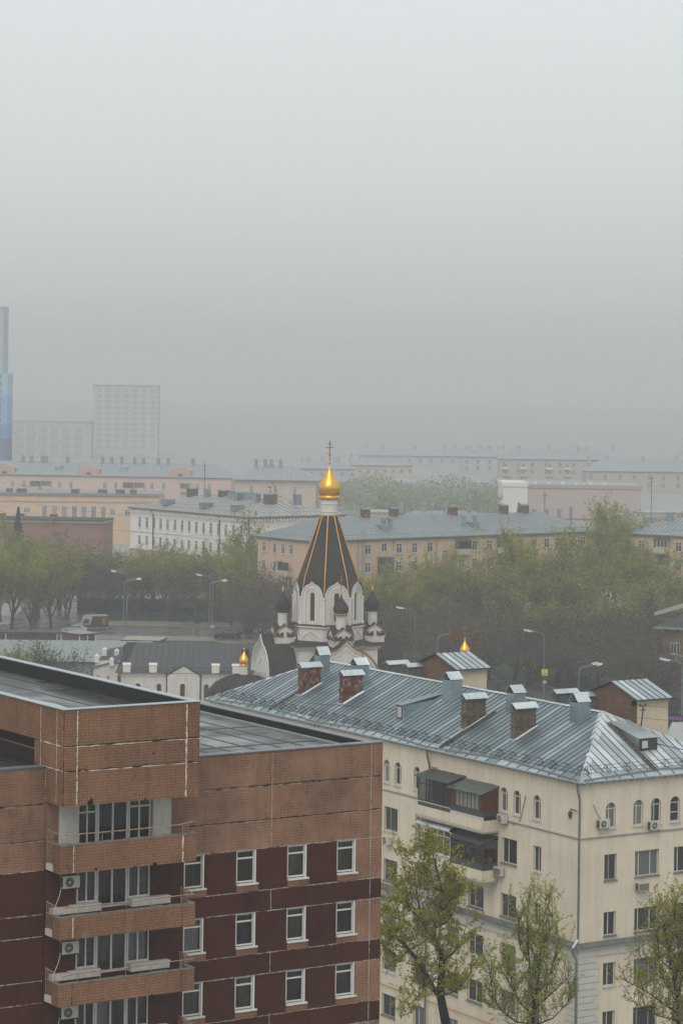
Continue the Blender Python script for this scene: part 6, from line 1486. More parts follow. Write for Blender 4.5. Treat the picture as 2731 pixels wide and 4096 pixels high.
for key, lb, p, Y, h, w_ in (
    ('A', 'leafy tree right behind the right church dome', 1475, 432, 14.5, 1.3), ('C', 'leafy tree left of the tall street lamp before the peach house', 1560, 440, 15.5, 1.2), ('B', 'broad leafy tree behind the street lamp right of the church', 1640, 446, 15.5, 1.2), ('C', 'tall thin tree reaching the second storey of the peach house', 1725, 452, 18, .9), ('F', 'small leafy tree below the middle balconies of the peach house', 1790, 440, 15.5, 1.1), ('A', 'leafy tree under the right balconies of the peach house', 1880, 446, 16, 1.1), ('D', 'dark bare tree before the right half of the peach house', 1990, 436, 15.5, 1.3), ('A', 'big leafy tree covering the right roof edge of the peach house', 2065, 452, 21, 1.1), ('C', 'twin-stemmed leafy tree next to the right end of the peach house', 2150, 446, 20, 1.1), ('B', 'leafy tree hiding the right end wall of the peach house', 2240, 456, 20.5, 1.1), ('A', 'leafy tree at the gap between the two peach houses', 2330, 460, 18.5, 1.1),
    ('B', 'tallest pale tree in the gap between the peach houses', 2420, 478, 24, 1.0), ('A', 'wide pale tree in the gap behind the tallest tree', 2465, 500, 23, 1.1), ('C', 'slim leafy tree before the left wall of the corner peach house', 2530, 452, 18.5, 1.0), ('A', 'leafy tree before the balcony of the corner peach house', 2605, 448, 18, 1.1), ('B', 'leafy tree at the right edge above the brick balcony house', 2700, 440, 17.5, 1.1),
    ('D', 'brown bare tree just right of the church roof', 1500, 415, 9.5, 1.6), ('E', 'brown thicket tree under the street lamp right of the church', 1590, 421, 9.5, 1.7), ('D', 'brown bare tree behind the rust coloured tree', 1700, 418, 10.5, 1.6), ('D', 'dark bare tree above the small gold chapel dome', 1790, 400, 11, 1.6), ('E', 'brown thicket tree right of the gold chapel dome', 1880, 385, 11, 1.7), ('D', 'dark bare tree above the first zinc roof house', 1960, 396, 12, 1.6), ('D', 'brown bare tree left of the lamp with the yellow sign', 2060, 398, 12, 1.6), ('E', 'brown thicket tree left of the yellow warning sign', 2120, 392, 11, 1.6), ('D', 'dark bare tree right of the yellow warning sign', 2235, 396, 12, 1.7), ('E', 'brown thicket tree behind the curved twin lamp', 2320, 385, 11, 1.7), ('D', 'brown bare tree above the second zinc roof house', 2400, 388, 12, 1.6), ('D', 'dark bare tree right of the second zinc roof house', 2490, 372, 12.5, 1.6), ('E', 'brown thicket tree left of the brick balcony house', 2580, 360, 11, 1.5), ('D', 'tall bare tree leaning by the brick balcony house', 2600, 392, 15, 1.4), ('E', 'bare shrubs in front of the brick balcony house', 2690, 350, 5.5, 1.2),
    ('C', 'leafy tree low between lamp and peach house', 1690, 432, 13, 1.2), ('F', 'broad green tree before the middle of the peach house', 1940, 440, 15, 1.4), ('C', 'leafy tree with low branches before the right peach balconies', 2020, 432, 15, 1.2), ('F', 'green tree left of the gap between the peach houses', 2290, 440, 15, 1.4), ('F', 'green tree below the corner peach house', 2570, 436, 14, 1.4), ('C', 'low leafy tree by the right edge', 2660, 430, 14, 1.2), ('F', 'green tinged tree behind the brown thicket', 2170, 400, 13, 1.3), ('F', 'small green tree between the bare trees above the roof house', 2450, 405, 13, 1.3), ('D', 'bare tree before the blank wall of the peach house', 2290, 405, 14, 1.5), ('D', 'dark bare tree between the street lamps and the peach house', 1840, 415, 13, 1.5)):
    tree(key, lb, p, Y, h, w_, G2)
for key, lb, p, Y, h, w_ in (('E', 'sparse young tree behind the tiled block roof on the left', 70, 330, 12.5, 1.0), ('E', 'second sparse young tree before the corrugated shed', 190, 335, 12, 1.0), ('F', 'thin budding tree at the left edge before the shed', -5, 326, 12, 1.0)):
    tree(key, lb, p, Y, h, w_, 'young trees behind the tiled block', ybase=2620)
# spruce
def spruce(label, p, Y, h, yb):
    t = thing('spruce_tree', label, 'tree', (px(p, Y, yb), Y, 0), 0, 'spruces'); MB().tube([(0, 0, -.3), (0, 0, h)], [.22, .03], 6).build('trunk', BARK, t); r = random.Random(int(p)); mb = MB()
    for i in range(900):
        f_ = r.random() ** .8; z = h * (.12 + .88 * f_); R_ = (1 - f_) * h * .2 + .15; a = r.uniform(0, 6.28); q = R_ * r.uniform(.35, 1)
        c, s_ = math.cos(a), math.sin(a); b = .28 + .2 * (1 - f_)
        mb.poly([(c * q * .3, s_ * q * .3, z + .15), (c * q - s_ * b, s_ * q + c * b, z - .35 * q), (c * q * 1.15, s_ * q * 1.15, z - .45 * q), (c * q + s_ * b, s_ * q - c * b, z - .35 * q)])
    mb.build('crown', SPRU, t)
spruce('dark spruce in front of the red brick house at the left', 72, 540, 18, 2150); spruce('small dark spruce beyond the peach house roof', 1813, 600, 16, 2020); spruce('dark spruce before the white end of the brick hall', 2075, 690, 13, 2000)
# woods in the mist: reads as one mass
def wood_mass(label, boxes, n, seed, mat, s_=.8):
    r = random.Random(seed); mb = MB()
    for (x0, x1, y0, y1, z0, z1) in boxes:
        for _ in range(n):
            bx, by = r.uniform(x0, x1), r.uniform(y0, y1); zt = z1 * (.72 + .28 * math.sin(bx * .31 + by * .2) * math.sin(bx * .13)); p = Vector((bx, by, r.uniform(z0, zt))); a = Vector((r.uniform(-1, 1), r.uniform(-1, 1), r.uniform(-1, 1))).normalized() * s_ * r.uniform(.4, 1.2); b = a.cross(Vector((r.uniform(-1, 1), r.uniform(-1, 1), r.uniform(-1, 1)))).normalized() * s_ * .6
            mb.poly([p - a, p + b, p + a, p - b])
    tag(mb.build('misty_woods', mat), label, 'woods', kind='stuff')
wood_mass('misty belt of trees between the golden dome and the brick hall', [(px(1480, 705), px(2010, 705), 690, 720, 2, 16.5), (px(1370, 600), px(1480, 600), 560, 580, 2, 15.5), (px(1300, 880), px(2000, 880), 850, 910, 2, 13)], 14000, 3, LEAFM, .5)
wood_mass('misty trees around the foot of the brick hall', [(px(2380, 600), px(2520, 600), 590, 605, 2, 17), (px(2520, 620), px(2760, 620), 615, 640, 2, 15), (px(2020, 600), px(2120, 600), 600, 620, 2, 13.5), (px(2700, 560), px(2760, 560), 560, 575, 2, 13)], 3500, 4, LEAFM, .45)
# hedge behind the lawn
HEDG = leaf_mat('dark_hedge_leaf', (.020, .030, .020), .3, .1)
hg = thing('clipped_hedge', 'long dark clipped hedge behind the lawn along the street', 'hedge', (-30, 503, 0), 0); r = random.Random(8); mb = MB()
for _ in range(9000):
    p = Vector((r.uniform(-20, 26), r.uniform(-1.2, 1.2), r.uniform(.1, 2.6 + .2 * math.sin(_)))); a = Vector((r.uniform(-1, 1), r.uniform(-1, 1), r.uniform(-1, 1))).normalized() * .22; b = a.cross(Vector((r.uniform(-1, 1), 1, r.uniform(-1, 1)))).normalized() * .16; mb.poly([p - a, p + b, p + a, p - b])
mb.build('foliage', HEDG, hg); MB().box(-20, 26, -.9, .9, 0, 2.2).build('hedge_body', HEDG, hg)
# orange bush
ob = thing('rust_leaved_tree', 'thin tree with small rust coloured crown beside the small gold chapel dome', 'tree', (px(1821, 340, 2530), 340, 0), 0); r = random.Random(5); mb = MB()
for _ in range(1400):
    p = Vector((r.gauss(0, .3) + (2.4 if _ % 3 == 0 else 0), r.gauss(0, .3), 12.5 + r.gauss(0, .3) - (.9 if _ % 3 == 0 else 0))); a = Vector((r.uniform(-1, 1), r.uniform(-1, 1), r.uniform(-1, 1))).normalized() * .16; b = a.cross(Vector((r.uniform(-1, 1), 1, r.uniform(-1, 1)))).normalized() * .1; mb.poly([p - a, p + b, p + a, p - b])
mb.build('crown', leaf_mat('rust_leaf', (.17, .075, .025), .3, .2), ob); MB().tube([(0, 0, 0), (.2, .1, 6), (0, 0, 12)], [.18, .12, .04], 6).build('trunk', BARK, ob)
# ---- three near trees in front of the cream house
def near_tree(label, loc, limbs, leaf, seed, dens=1.0, shoot=1.0, lsize=.075, rise=.5, thin=1.0):
    """limbs: list of (points, radii); shoots and small leaves grow from the limbs"""
    r = random.Random(seed); t = thing('street_tree', label, 'tree', loc, 0, 'trees in front of the cream house'); wood, tw, lf = MB(), MB(), MB()
    limbs = [(p_, [q_ * thin for q_ in r_]) for p_, r_ in limbs]
    for pts, rs in limbs: wood.tube(pts, rs, 8, False)
    def leaves(p, n, sp):
        for _ in range(n):
            c = p + Vector((r.gauss(0, sp), r.gauss(0, sp), r.gauss(0, sp))); s_ = lsize * r.uniform(.6, 1.3); a = Vector((r.uniform(-1, 1), r.uniform(-1, 1), r.uniform(-.6, .6))).normalized() * s_; b = a.cross(Vector((r.uniform(-1, 1), r.uniform(-1, 1), r.uniform(-1, 1)))).normalized() * s_ * .55
            lf.poly([c - a, c + b, c + a, c - b])
    for pts, rs in limbs:
        P = [Vector(q) for q in pts]
        for i in range(len(P) - 1):
            if rs[i] > .30: continue
            L = (P[i + 1] - P[i]).length; n = int(L * 5.2 * shoot) + 1
            for _ in range(n):
                b0 = P[i].lerp(P[i + 1], r.random()); a = r.uniform(0, 6.28); up = r.uniform(-.25, 1.0) * rise + .15; d = Vector((math.cos(a), math.sin(a), up)).normalized(); sl = r.uniform(.7, 2.0) * (1 - .3 * i / len(P)); q = b0.copy(); sp = [q.copy()]
                for k in range(4):
                    d = (d + Vector((r.uniform(-.35, .35), r.uniform(-.35, .35), r.uniform(-.1, .35) * (.4 + rise)))).normalized(); q = q + d * sl / 4; sp.append(q.copy())
                    leaves(q, int(r.choice((0, 3, 5, 9)) * dens * (.6 + .2 * k)), .075)
                    if r.random() < .6:
                        d2 = (d + Vector((r.uniform(-1, 1), r.uniform(-1, 1), r.uniform(-.3, .9)))).normalized(); e = q + d2 * r.uniform(.3, .8); tw.tube([q, e], [.010, .005], 3, False)
                        for f_ in (.35, .7, 1.0): leaves(q.lerp(e, f_), int(r.randint(2, 5) * dens), .07)
                tw.tube(sp, [.017, .014, .011, .008, .005], 4, False)
    wood.build('trunk', BARKN, t); tw.build('twigs', BARKN, t); lf.build('crown', leaf, t)
    return t
Y1 = 166.0; X1 = px(1772, Y1, 4000)
B0 = GROUND_NEAR
def zz_(y, Y=Y1): return CAM_H - (y - 1500 - .0128 * 400) * Y / 10500 - B0
def xx_(p, y, Y=Y1, X=X1): return px(p, Y, y) - X
def LP(seq, Y=Y1, X=X1, dy=0): return [(xx_(p, y, Y, X), dy * k / max(1, len(seq) - 1) + .15 * math.sin(p), zz_(y, Y)) for k, (p, y) in enumerate(seq)]
limbs = [([(0.3, 0, -.5), (.2, 0, 4.0)] + LP([(1783, 4096), (1762, 3990), (1766, 3880), (1768, 3830), (1742, 3770), (1735, 3720), (1758, 3650), (1770, 3570), (1745, 3470), (1725, 3400), (1718, 3360)], dy=.5), [.42, .40, .38, .33, .27, .23, .17, .14, .11, .085, .055, .035, .015]),
    (LP([(1762, 3990), (1735, 3960), (1700, 3890), (1660, 3830), (1610, 3770), (1570, 3735), (1545, 3700), (1520, 3640)], dy=-1.0), [.24, .20, .19, .17, .13, .09, .06, .02]),
    (LP([(1742, 3770), (1705, 3730), (1690, 3690), (1670, 3600), (1660, 3520), (1650, 3470)], dy=1.0), [.15, .11, .09, .07, .04, .02]),
    (LP([(1610, 3770), (1600, 3690), (1585, 3620), (1590, 3560)], dy=-.8), [.08, .06, .04, .015]),
    (LP([(1768, 3850), (1810, 3820), (1850, 3760), (1870, 3700)], dy=.8), [.08, .06, .04, .015]), (LP([(1735, 3720), (1790, 3690), (1820, 3640), (1830, 3570)], dy=.5), [.08, .06, .04, .015]),
    (LP([(1640, 3800), (1600, 3830), (1560, 3850), (1540, 3900)], dy=-.6), [.06, .04, .03, .012]), (LP([(1762, 3990), (1830, 3960), (1870, 3900), (1890, 3850)], dy=-.6), [.07, .05, .035, .012]), (LP([(1700, 3890), (1690, 3960), (1640, 4010), (1600, 4060)], dy=-1.2), [.06, .05, .03, .012]),
    (LP([(1758, 3650), (1800, 3600), (1825, 3540), (1815, 3480)], dy=-.7), [.07, .05, .03, .012]), (LP([(1725, 3400), (1690, 3420), (1650, 3410), (1620, 3440)], dy=.3), [.03, .025, .018, .01]), (LP([(1570, 3735), (1545, 3790), (1535, 3830)], dy=.3), [.05, .03, .012]), (LP([(1690, 3690), (1640, 3640), (1615, 3590), (1575, 3540)], dy=.4), [.07, .05, .03, .012]), (LP([(1770, 3570), (1720, 3530), (1690, 3480), (1700, 3430)], dy=.4), [.07, .05, .03, .012])]
near_tree('big forked tree with dark trunk and olive young leaves beside the tiled block', (X1, Y1, B0), limbs, LEAFN, 31, 1.25, 1.6, .085, .6, .8)
Y2 = 158.0; X2 = px(2140, Y2, 4000)
L2 = lambda s, dy=0: LP(s, Y2, X2, dy)
limbs = [([(0.1, 0, -.5), (.1, 0, 3.5)] + L2([(2130, 4096), (2135, 4020), (2125, 3960), (2118, 3850), (2108, 3760), (2110, 3680), (2118, 3590)]), [.25, .23, .20, .17, .10, .08, .055, .035, .012]),
    (L2([(2135, 4020), (2150, 3950), (2160, 3850), (2165, 3760), (2180, 3660), (2186, 3590)], .6), [.14, .10, .08, .06, .03, .012]), (L2([(2130, 4060), (2080, 4010), (2060, 3970), (2030, 3920), (2005, 3880)], -.6), [.10, .08, .06, .04, .012]), (L2([(2125, 4096), (2060, 4080), (2010, 4040), (1970, 3980), (1955, 3880), (1950, 3800)], -1), [.10, .08, .06, .05, .03, .012]), (L2([(2140, 4030), (2190, 3980), (2240, 3930), (2275, 3890)], -.5), [.10, .07, .05, .012]),
    (L2([(2160, 3960), (2205, 3880), (2225, 3800), (2240, 3740)], .4), [.08, .06, .04, .012]), (L2([(2118, 3850), (2080, 3790), (2072, 3700), (2070, 3640)], -.3), [.07, .05, .03, .012]), (L2([(2165, 3800), (2200, 3730), (2210, 3660)], .3), [.05, .03, .012]), (L2([(2140, 4096), (2210, 4070), (2270, 4020), (2300, 3960)], .5), [.09, .07, .04, .012]), (L2([(2010, 4040), (1960, 4030), (1925, 4000)], .3), [.05, .03, .012]), (L2([(2060, 3970), (2040, 3890), (2020, 3830)], .5), [.05, .03, .012])]
near_tree('upright tree with fresh green shoots in front of the cream house corner', (X2, Y2, B0), limbs, LEAFN2, 32, .75, 1.7, .075, 2.6, .55)
Y3 = 154.0; X3 = px(2690, Y3, 4000)
L3 = lambda s, dy=0: LP(s, Y3, X3, dy)
limbs = [([(0.2, 0, -.5), (.1, 0, 3.0)] + L3([(2715, 4096), (2710, 3990), (2690, 3880), (2670, 3780), (2655, 3700), (2650, 3640)]), [.22, .2, .16, .12, .09, .06, .035, .012]),
    (L3([(2710, 3990), (2735, 3880), (2740, 3760), (2735, 3640), (2745, 3560)], .5), [.12, .09, .06, .04, .012]), (L3([(2705, 4040), (2650, 4000), (2590, 3960), (2540, 3930), (2490, 3905)], -.6), [.09, .07, .05, .03, .012]), (L3([(2690, 3880), (2640, 3830), (2630, 3740), (2640, 3620)], .4), [.07, .05, .03, .012]), (L3([(2712, 4010), (2660, 3920), (2600, 3860), (2560, 3820)], .6), [.07, .05, .03, .012]), (L3([(2700, 3930), (2715, 3800), (2700, 3690), (2690, 3600)], -.4), [.07, .05, .03, .012]), (L3([(2712, 4070), (2640, 4060), (2580, 4030), (2530, 4000)], .3), [.06, .05, .03, .012]), (L3([(2735, 3880), (2770, 3780), (2765, 3660)], -.3), [.06, .04, .012])]
near_tree('leafy tree cut by the right edge in front of the end wall', (X3, Y3, B0), limbs, LEAFN, 33, .8, 1.8, .075, 2.0, .6)
# ------------------------------------------------------------------ street lamps, signs, vehicles, person
LAMPM = plain('galvanised_lamp_post', srgb(126, 134, 136), .5, .5, .1)
LHEAD = plain('lamp_head_white', srgb(205, 208, 208), .4, .2)
lm = bpy.data.materials.new('lit_lamp_lens'); lm.use_nodes = True
q_ = lm.node_tree.nodes['Principled BSDF']; q_.inputs['Base Color'].default_value = (.9, .9, .88, 1); q_.inputs['Emission Color'].default_value = (1, .98, .92, 1); q_.inputs['Emission Strength'].default_value = .6
def street_lamp(label, p, yb, Y, ang, h=10.0):
    t = thing('street_lamp', label, 'street lamp', (px(p, Y, yb), Y, 0), R(ang), 'twin-headed street lamps')
    MB().tube([(0, 0, 0), (0, 0, 5.2)], .10, 8).tube([(0, 0, 5.2), (0, 0, h - .9)], .065, 8).build('pole', LAMPM, t)
    for s_ in (-.55, .55):
        a = MB().tube([(0, 0, h - 1.0), (.12, s_ * .2, h - .55), (.6, s_ * .6, h - .25), (2.3, s_, h + .05)], .045, 6).build('arm', LAMPM, t)
        MB().prism([(2.1, s_ - .17, h - .02), (2.95, s_ - .15, h + .10), (2.95, s_ + .15, h + .10), (2.1, s_ + .17, h - .02)], (-.02, 0, .16)).build('lamp_head', LHEAD, a)
        MB().prism([(2.25, s_ - .12, h - .03), (2.9, s_ - .12, h + .065), (2.9, s_ + .12, h + .065), (2.25, s_ + .12, h - .03)], (0, 0, -.03)).build('lens', lm, a)
    return t
for lb, p, yb, Y, ang in (('tall lamp right of the minibus, arms to the right', 495, 2450, 456, 12), ('lamp just behind the minibus side lamp, arms to the left', 508, 2420, 474, 190), ('lamp left of the parked dark car, arms to the right', 837, 2470, 455, 14), ('lamp carrying the no stopping sign, arms to the left', 849, 2450, 468, 195),
        ('single tall lamp right of the church, arms to the left', 1659, 2550, 407, 200), ('lamp beside the rust coloured tree, arms to the right', 1750, 2580, 367, 20), ('lamp carrying the yellow warning sign, arms to the left', 2176, 2600, 373, 200), ('lamp behind the second roof house, arms to the right', 2315, 2700, 329, 22), ('lamp at the right edge by the brick house, arms to the left', 2728, 2700, 337, 200)):
    street_lamp(lb, p, yb, Y, ang)
# warning sign: yellow field, red triangle, two running children
YELS = plain('fluorescent_yellow', srgb(232, 214, 10), .5, var=.03); REDS = plain('sign_red', srgb(170, 60, 50), .5); WHS = plain('sign_white', srgb(214, 205, 200), .5); BLS = plain('sign_blue', srgb(40, 96, 176), .5); BLKS = plain('sign_black', srgb(40, 36, 40), .5)
X, Y = px(2177, 373, 2680), 372.75
ws = thing('warning_sign', 'square yellow children crossing warning sign on the lamp post', 'road sign', (X, Y, 0), R(4))
MB().box(-.42, .42, 0, .03, 3.65, 4.55).build('yellow_board', YELS, ws); MB().prism([(-.36, -.012, 3.78), (.36, -.012, 3.78), (0, -.012, 4.44)], (0, .008, 0)).build('red_triangle', REDS, ws); MB().prism([(-.25, -.022, 3.84), (.25, -.022, 3.84), (0, -.022, 4.3)], (0, .008, 0)).build('white_triangle', WHS, ws)
for dx, s_ in ((-.06, 1.0), (.08, .85)):
    f_ = MB().lathe([(.005, 0), (.03, .02), (.03, .04), (.005, .06)], 8); f_.v = [(x + dx, -.03 + y * .05, z + 3.85 + .19 * s_) for x, y, z in f_.v]
    f_.box(dx - .025, dx + .025, -.034, -.026, 3.93, 3.85 + .19 * s_); f_.prism([(dx - .025, -.03, 3.94), (dx - .085, -.03, 3.86), (dx - .06, -.03, 3.85), (dx, -.03, 3.93)], (0, .006, 0)); f_.prism([(dx + .025, -.03, 3.94), (dx + .06, -.03, 3.86), (dx + .035, -.03, 3.85), (dx, -.03, 3.93)], (0, .006, 0)); f_.prism([(dx - .02, -.03, 4.0), (dx + .07, -.03, 3.96), (dx + .07, -.03, 3.98), (dx - .02, -.03, 4.03)], (0, .006, 0))
    f_.build('running_child_pictogram', BLKS, ws)
MB().box(-.22, .22, 0, .02, 3.1, 3.6).build('dark_panel', plain('violet_panel', srgb(74, 58, 110), .6), ws); MB().box(-.26, .26, 0, .02, 2.55, 2.92).build('small_plate', WHS, ws); MB().box(-.2, .2, -.005, -.001, 2.68, 2.78).build('plate_bar', BLKS, ws)
def disc(mb, r, y, z, n=20): mb.quads([(r * math.cos(2 * math.pi * k / n), y, z + r * math.sin(2 * math.pi * k / n)) for k in range(n)] + [(r * math.cos(2 * math.pi * k / n), y + .02, z + r * math.sin(2 * math.pi * k / n)) for k in range(n)], [tuple(range(n - 1, -1, -1))] + [(k, (k + 1) % n, n + (k + 1) % n, n + k) for k in range(n)]); return mb
ns = thing('no_stopping_sign', 'round blue no stopping sign with white plate on the lamp post', 'road sign', (px(850, 455, 2510), 454.7, 0), 0)
disc(MB(), .36, 0, 2.75).build('red_ring', REDS, ns); disc(MB(), .28, -.01, 2.75).build('blue_disc', BLS, ns)
for a in (45, 135): o_ = MB().box(-.30, .30, -.02, -.012, -.035, .035).build('red_bar', REDS, ns, (0, 0, 2.75)); o_.rotation_euler = (0, R(a), 0)
MB().box(-.34, .34, 0, .02, 1.95, 2.3).build('white_plate', WHS, ns); MB().box(-.22, .22, -.006, -.001, 2.08, 2.17).build('plate_arrow', BLKS, ns); MB().bar((0, .12, 0), (0, .12, 3.0), .045).build('post', LAMPM, ns)
bs = thing('blue_parking_sign', 'tall narrow blue sign left of the church', 'road sign', (px(1026, 440, 2530), 440, 0), 0)
MB().box(-.22, .22, 0, .03, 2.2, 3.2).build('board', BLS, bs); MB().box(-.10, .10, -.006, -.001, 2.65, 3.0).build('white_square', WHS, bs); MB().bar((0, .06, 0), (0, .06, 3.2), .04).build('post', LAMPM, bs)
hs = thing('street_name_board', 'small blue and dark street board on a post left of the church', 'road sign', (px(1054, 446, 2480), 446, 0), 0)
MB().box(-.9, .7, 0, .04, 4.5, 4.95).build('board', BLKS, hs); MB().box(-1.0, -.7, -.02, .0, 4.35, 5.1).build('blue_end', BLS, hs); MB().box(-.45, .05, -.01, -.001, 4.62, 4.84).build('white_patch', WHS, hs); MB().bar((.2, .08, 0), (.2, .08, 4.9), .05).build('post', LAMPM, hs)
bb = thing('billboard', 'pale billboard half hidden by the leafy trees on the left', 'billboard', (px(231, 494, 2390), 494, 0), R(5))
MB().box(-1.5, 1.5, 0, .15, 3.4, 6.0).build('frame', FLASHD, bb); MB().box(-1.42, 1.42, -.02, -.002, 3.48, 5.92).build('poster', plain('faded_poster', srgb(150, 158, 140), .6, var=.25, scale=1.2), bb); MB().box(-1.42, 1.42, -.03, -.022, 3.48, 3.75).build('poster_band', plain('poster_band', srgb(150, 190, 190), .6), bb); MB().box(-.12, .12, .02, .14, 0, 3.4).build('post', LAMPM, bb)
# ---- vehicles
TYRE = plain('tyre_rubber', srgb(28, 28, 29), .85); RIM = plain('wheel_rim', srgb(120, 122, 124), .4, .6); CARG = glass_mat('car_glass', (.012, .014, .015), (.016, .018, .02), False)
TAIL = bpy.data.materials.new('tail_light'); TAIL.use_nodes = True; q_ = TAIL.node_tree.nodes['Principled BSDF']; q_.inputs['Base Color'].default_value = (.4, .02, .015, 1); q_.inputs['Emission Color'].default_value = (1, .06, .03, 1); q_.inputs['Emission Strength'].default_value = .8
def wheel(par, x, y, r, w_):
    s_ = 1 if y > 0 else -1
    t = MB().lathe([(r * .62, -w_ / 2), (r, -w_ / 2 + .03), (r, w_ / 2 - .03), (r * .62, w_ / 2)], 18).build('wheel', TYRE, par, (x, y, r)); t.rotation_euler = (R(90), 0, 0)
    MB().lathe([(r * .60, -w_ / 2 - .01), (r * .3, -w_ / 2 - .03), (r * .3, w_ / 2 + .03), (r * .60, w_ / 2 + .01)], 12).build('rim', RIM, t)
def profile_body(par, prof, hw, mat, tuck=.12, name='body'):
    """side outline (x, z) extruded across the width, upper part drawn in"""
    zmid = .95; mb = MB(); n = len(prof)
    def yy(z): return hw - max(0, z - zmid) * tuck
    L = [(x, -yy(z), z) for x, z in prof]; Rr = [(x, yy(z), z) for x, z in prof]
    mb.quads(L + Rr, [tuple(range(n)), tuple(range(2 * n - 1, n - 1, -1))] + [(i, n + i, n + (i + 1) % n, (i + 1) % n) for i in range(n)]); return mb.build(name, mat, par)
CARW = plain('white_car_paint', srgb(168, 169, 168), .25, var=.02); CARK = plain('black_car_paint', srgb(26, 28, 32), .22, var=.05); VAND = plain('dark_van_wrap', srgb(44, 42, 38), .35, var=.12, scale=1.5); VANO = plain('orange_van_wrap', srgb(140, 98, 52), .4)
VN = thing('delivery_minibus', 'white and dark minibus with orange wrap driving away on the wet street', 'minibus', (px(366, 467, 2500), 467.5, .06), R(196))
van = [(2.85, .35), (2.9, .9), (2.55, 1.15), (1.75, 1.95), (1.35, 2.5), (.9, 2.62), (-2.6, 2.62), (-2.85, 2.5), (-2.9, .4), (-2.6, .3)]
profile_body(VN, van, 1.0, CARW, .07)
for s_ in (-1, 1):
    y0 = s_ * 1.0; f = lambda z: s_ * (1.012 - max(0, z - .95) * .07)
    MB().poly([(2.4, f(.45), .45), (-2.85, f(.45), .45), (-2.85, f(1.0), 1.0), (2.3, f(1.0), 1.0)][::s_]).build('dark_wrap', VAND, VN)
    MB().poly([(.45, f(1.0), 1.0), (-2.85, f(1.0), 1.0), (-2.85, f(2.45), 2.45), (.1, f(2.45), 2.45)][::s_]).build('dark_wrap', VAND, VN)
    MB().poly([(-1.7, f(.9) + s_ * .008, .9), (-2.3, f(.9) + s_ * .008, .9), (-2.3, f(2.2) + s_ * .008, 2.2), (-1.7, f(2.2) + s_ * .008, 2.2)][::s_]).build('orange_panel', VANO, VN)
    MB().poly([(1.75, f(1.2) + s_ * .008, 1.2), (.65, f(1.2) + s_ * .008, 1.2), (.65, f(2.0) + s_ * .008, 2.0), (1.4, f(2.0) + s_ * .008, 2.0)][::s_]).build('side_window', CARG, VN)
    MB().box(1.55, 1.75, y0 + (.0 if s_ > 0 else -.22), y0 + (.22 if s_ > 0 else .0), 1.25, 1.65).build('mirror', BLKS, VN)
    MB().box(-2.93, -2.895, s_ * .93 - .07, s_ * .93 + .07, .85, 1.25).build('tail_light', TAIL, VN)
    for x in (1.9, -1.8): wheel(VN, x, s_ * .92, .36, .24)
MB().poly([(2.50, -.82, 1.25), (2.50, .82, 1.25), (1.80, .80, 1.97), (1.80, -.80, 1.97)]).build('windscreen', CARG, VN).location = (.05, 0, .02)
MB().box(-2.91, -2.895, -.85, .85, 1.45, 2.25).build('rear_window', CARG, VN); MB().box(-2.92, -2.906, -.85, .85, .45, 1.4).build('rear_doors', VAND, VN); MB().box(-2.93, -2.921, -.75, -.05, 1.5, 1.78).box(-2.93, -2.921, .15, .75, 1.5, 1.78).build('rear_poster', WHS, VN); MB().box(-2.945, -2.925, -.3, .3, .72, .86).build('number_plate', WHS, VN)
car = [(2.15, .25), (2.2, .6), (1.95, .82), (1.0, .95), (.35, 1.42), (-1.1, 1.46), (-1.75, 1.02), (-2.15, .95), (-2.2, .5), (-2.1, .25)]
suv = [(2.35, .3), (2.4, .75), (2.2, 1.0), (1.15, 1.12), (.45, 1.72), (-1.7, 1.76), (-2.25, 1.15), (-2.35, .6), (-2.25, .3)]
def car_thing(name, label, loc, rz, prof, hw, paint, top):
    t = thing(name, label, 'car', loc, rz); profile_body(t, prof, hw, paint, .28)
    zt = max(z for x, z in prof); xs_ = [x for x, z in prof if z > zt - .08]
    zs = zt - .45
    for s_ in (-1, 1):
        f = lambda z: s_ * (hw - max(0, z - .95) * .28 + .006)
        MB().poly([(max(xs_) + .35, f(zs), zs), (min(xs_) - .3, f(zs), zs), (min(xs_) + .05, f(zt - .08), zt - .08), (max(xs_) - .05, f(zt - .08), zt - .08)][::s_]).build('side_window', CARG, t)
        MB().box(prof[1][0] - .02, prof[1][0] + .015, s_ * (hw - .3) - .14, s_ * (hw - .3) + .14, .6, .78).build('headlight', LHEAD, t); MB().box(-prof[1][0] - .0, -prof[1][0] + .05, s_ * (hw - .2) - .1, s_ * (hw - .2) + .1, .7, .85).build('tail_light', TAIL, t)
        for x in (1.35, -1.35): wheel(t, x, s_ * (hw - .08), .33, .22)
    a, b = prof[3], prof[4]; dx, dz = b[0] - a[0], b[1] - a[1]
    wa = hw - max(0, a[1] + .08 - .95) * .28 - .08; wb = hw - max(0, b[1] - .95) * .28 - .08
    n_ = Vector((dz, 0, -dx)).normalized() * .008; n_ = n_ if n_.z > 0 else -n_
    MB().poly([(a[0] + dx * .08 + n_.x, -wa, a[1] + dz * .08 + n_.z), (a[0] + dx * .08 + n_.x, wa, a[1] + dz * .08 + n_.z), (b[0] - dx * .05 + n_.x, wb, b[1] - dz * .05 + n_.z), (b[0] - dx * .05 + n_.x, -wb, b[1] - dz * .05 + n_.z)]).build('windscreen', CARG, t)
    return t
car_thing('white_car', 'white car whose roof shows over the small kiosk', (px(295, 460, 2535), 461, .06), R(184), car, .88, CARW, 1)
car_thing('dark_car', 'black car parked under the leafy tree by the no stopping sign', (px(912, 452, 2550), 452, .12), R(178), suv, .95, CARK, 1)
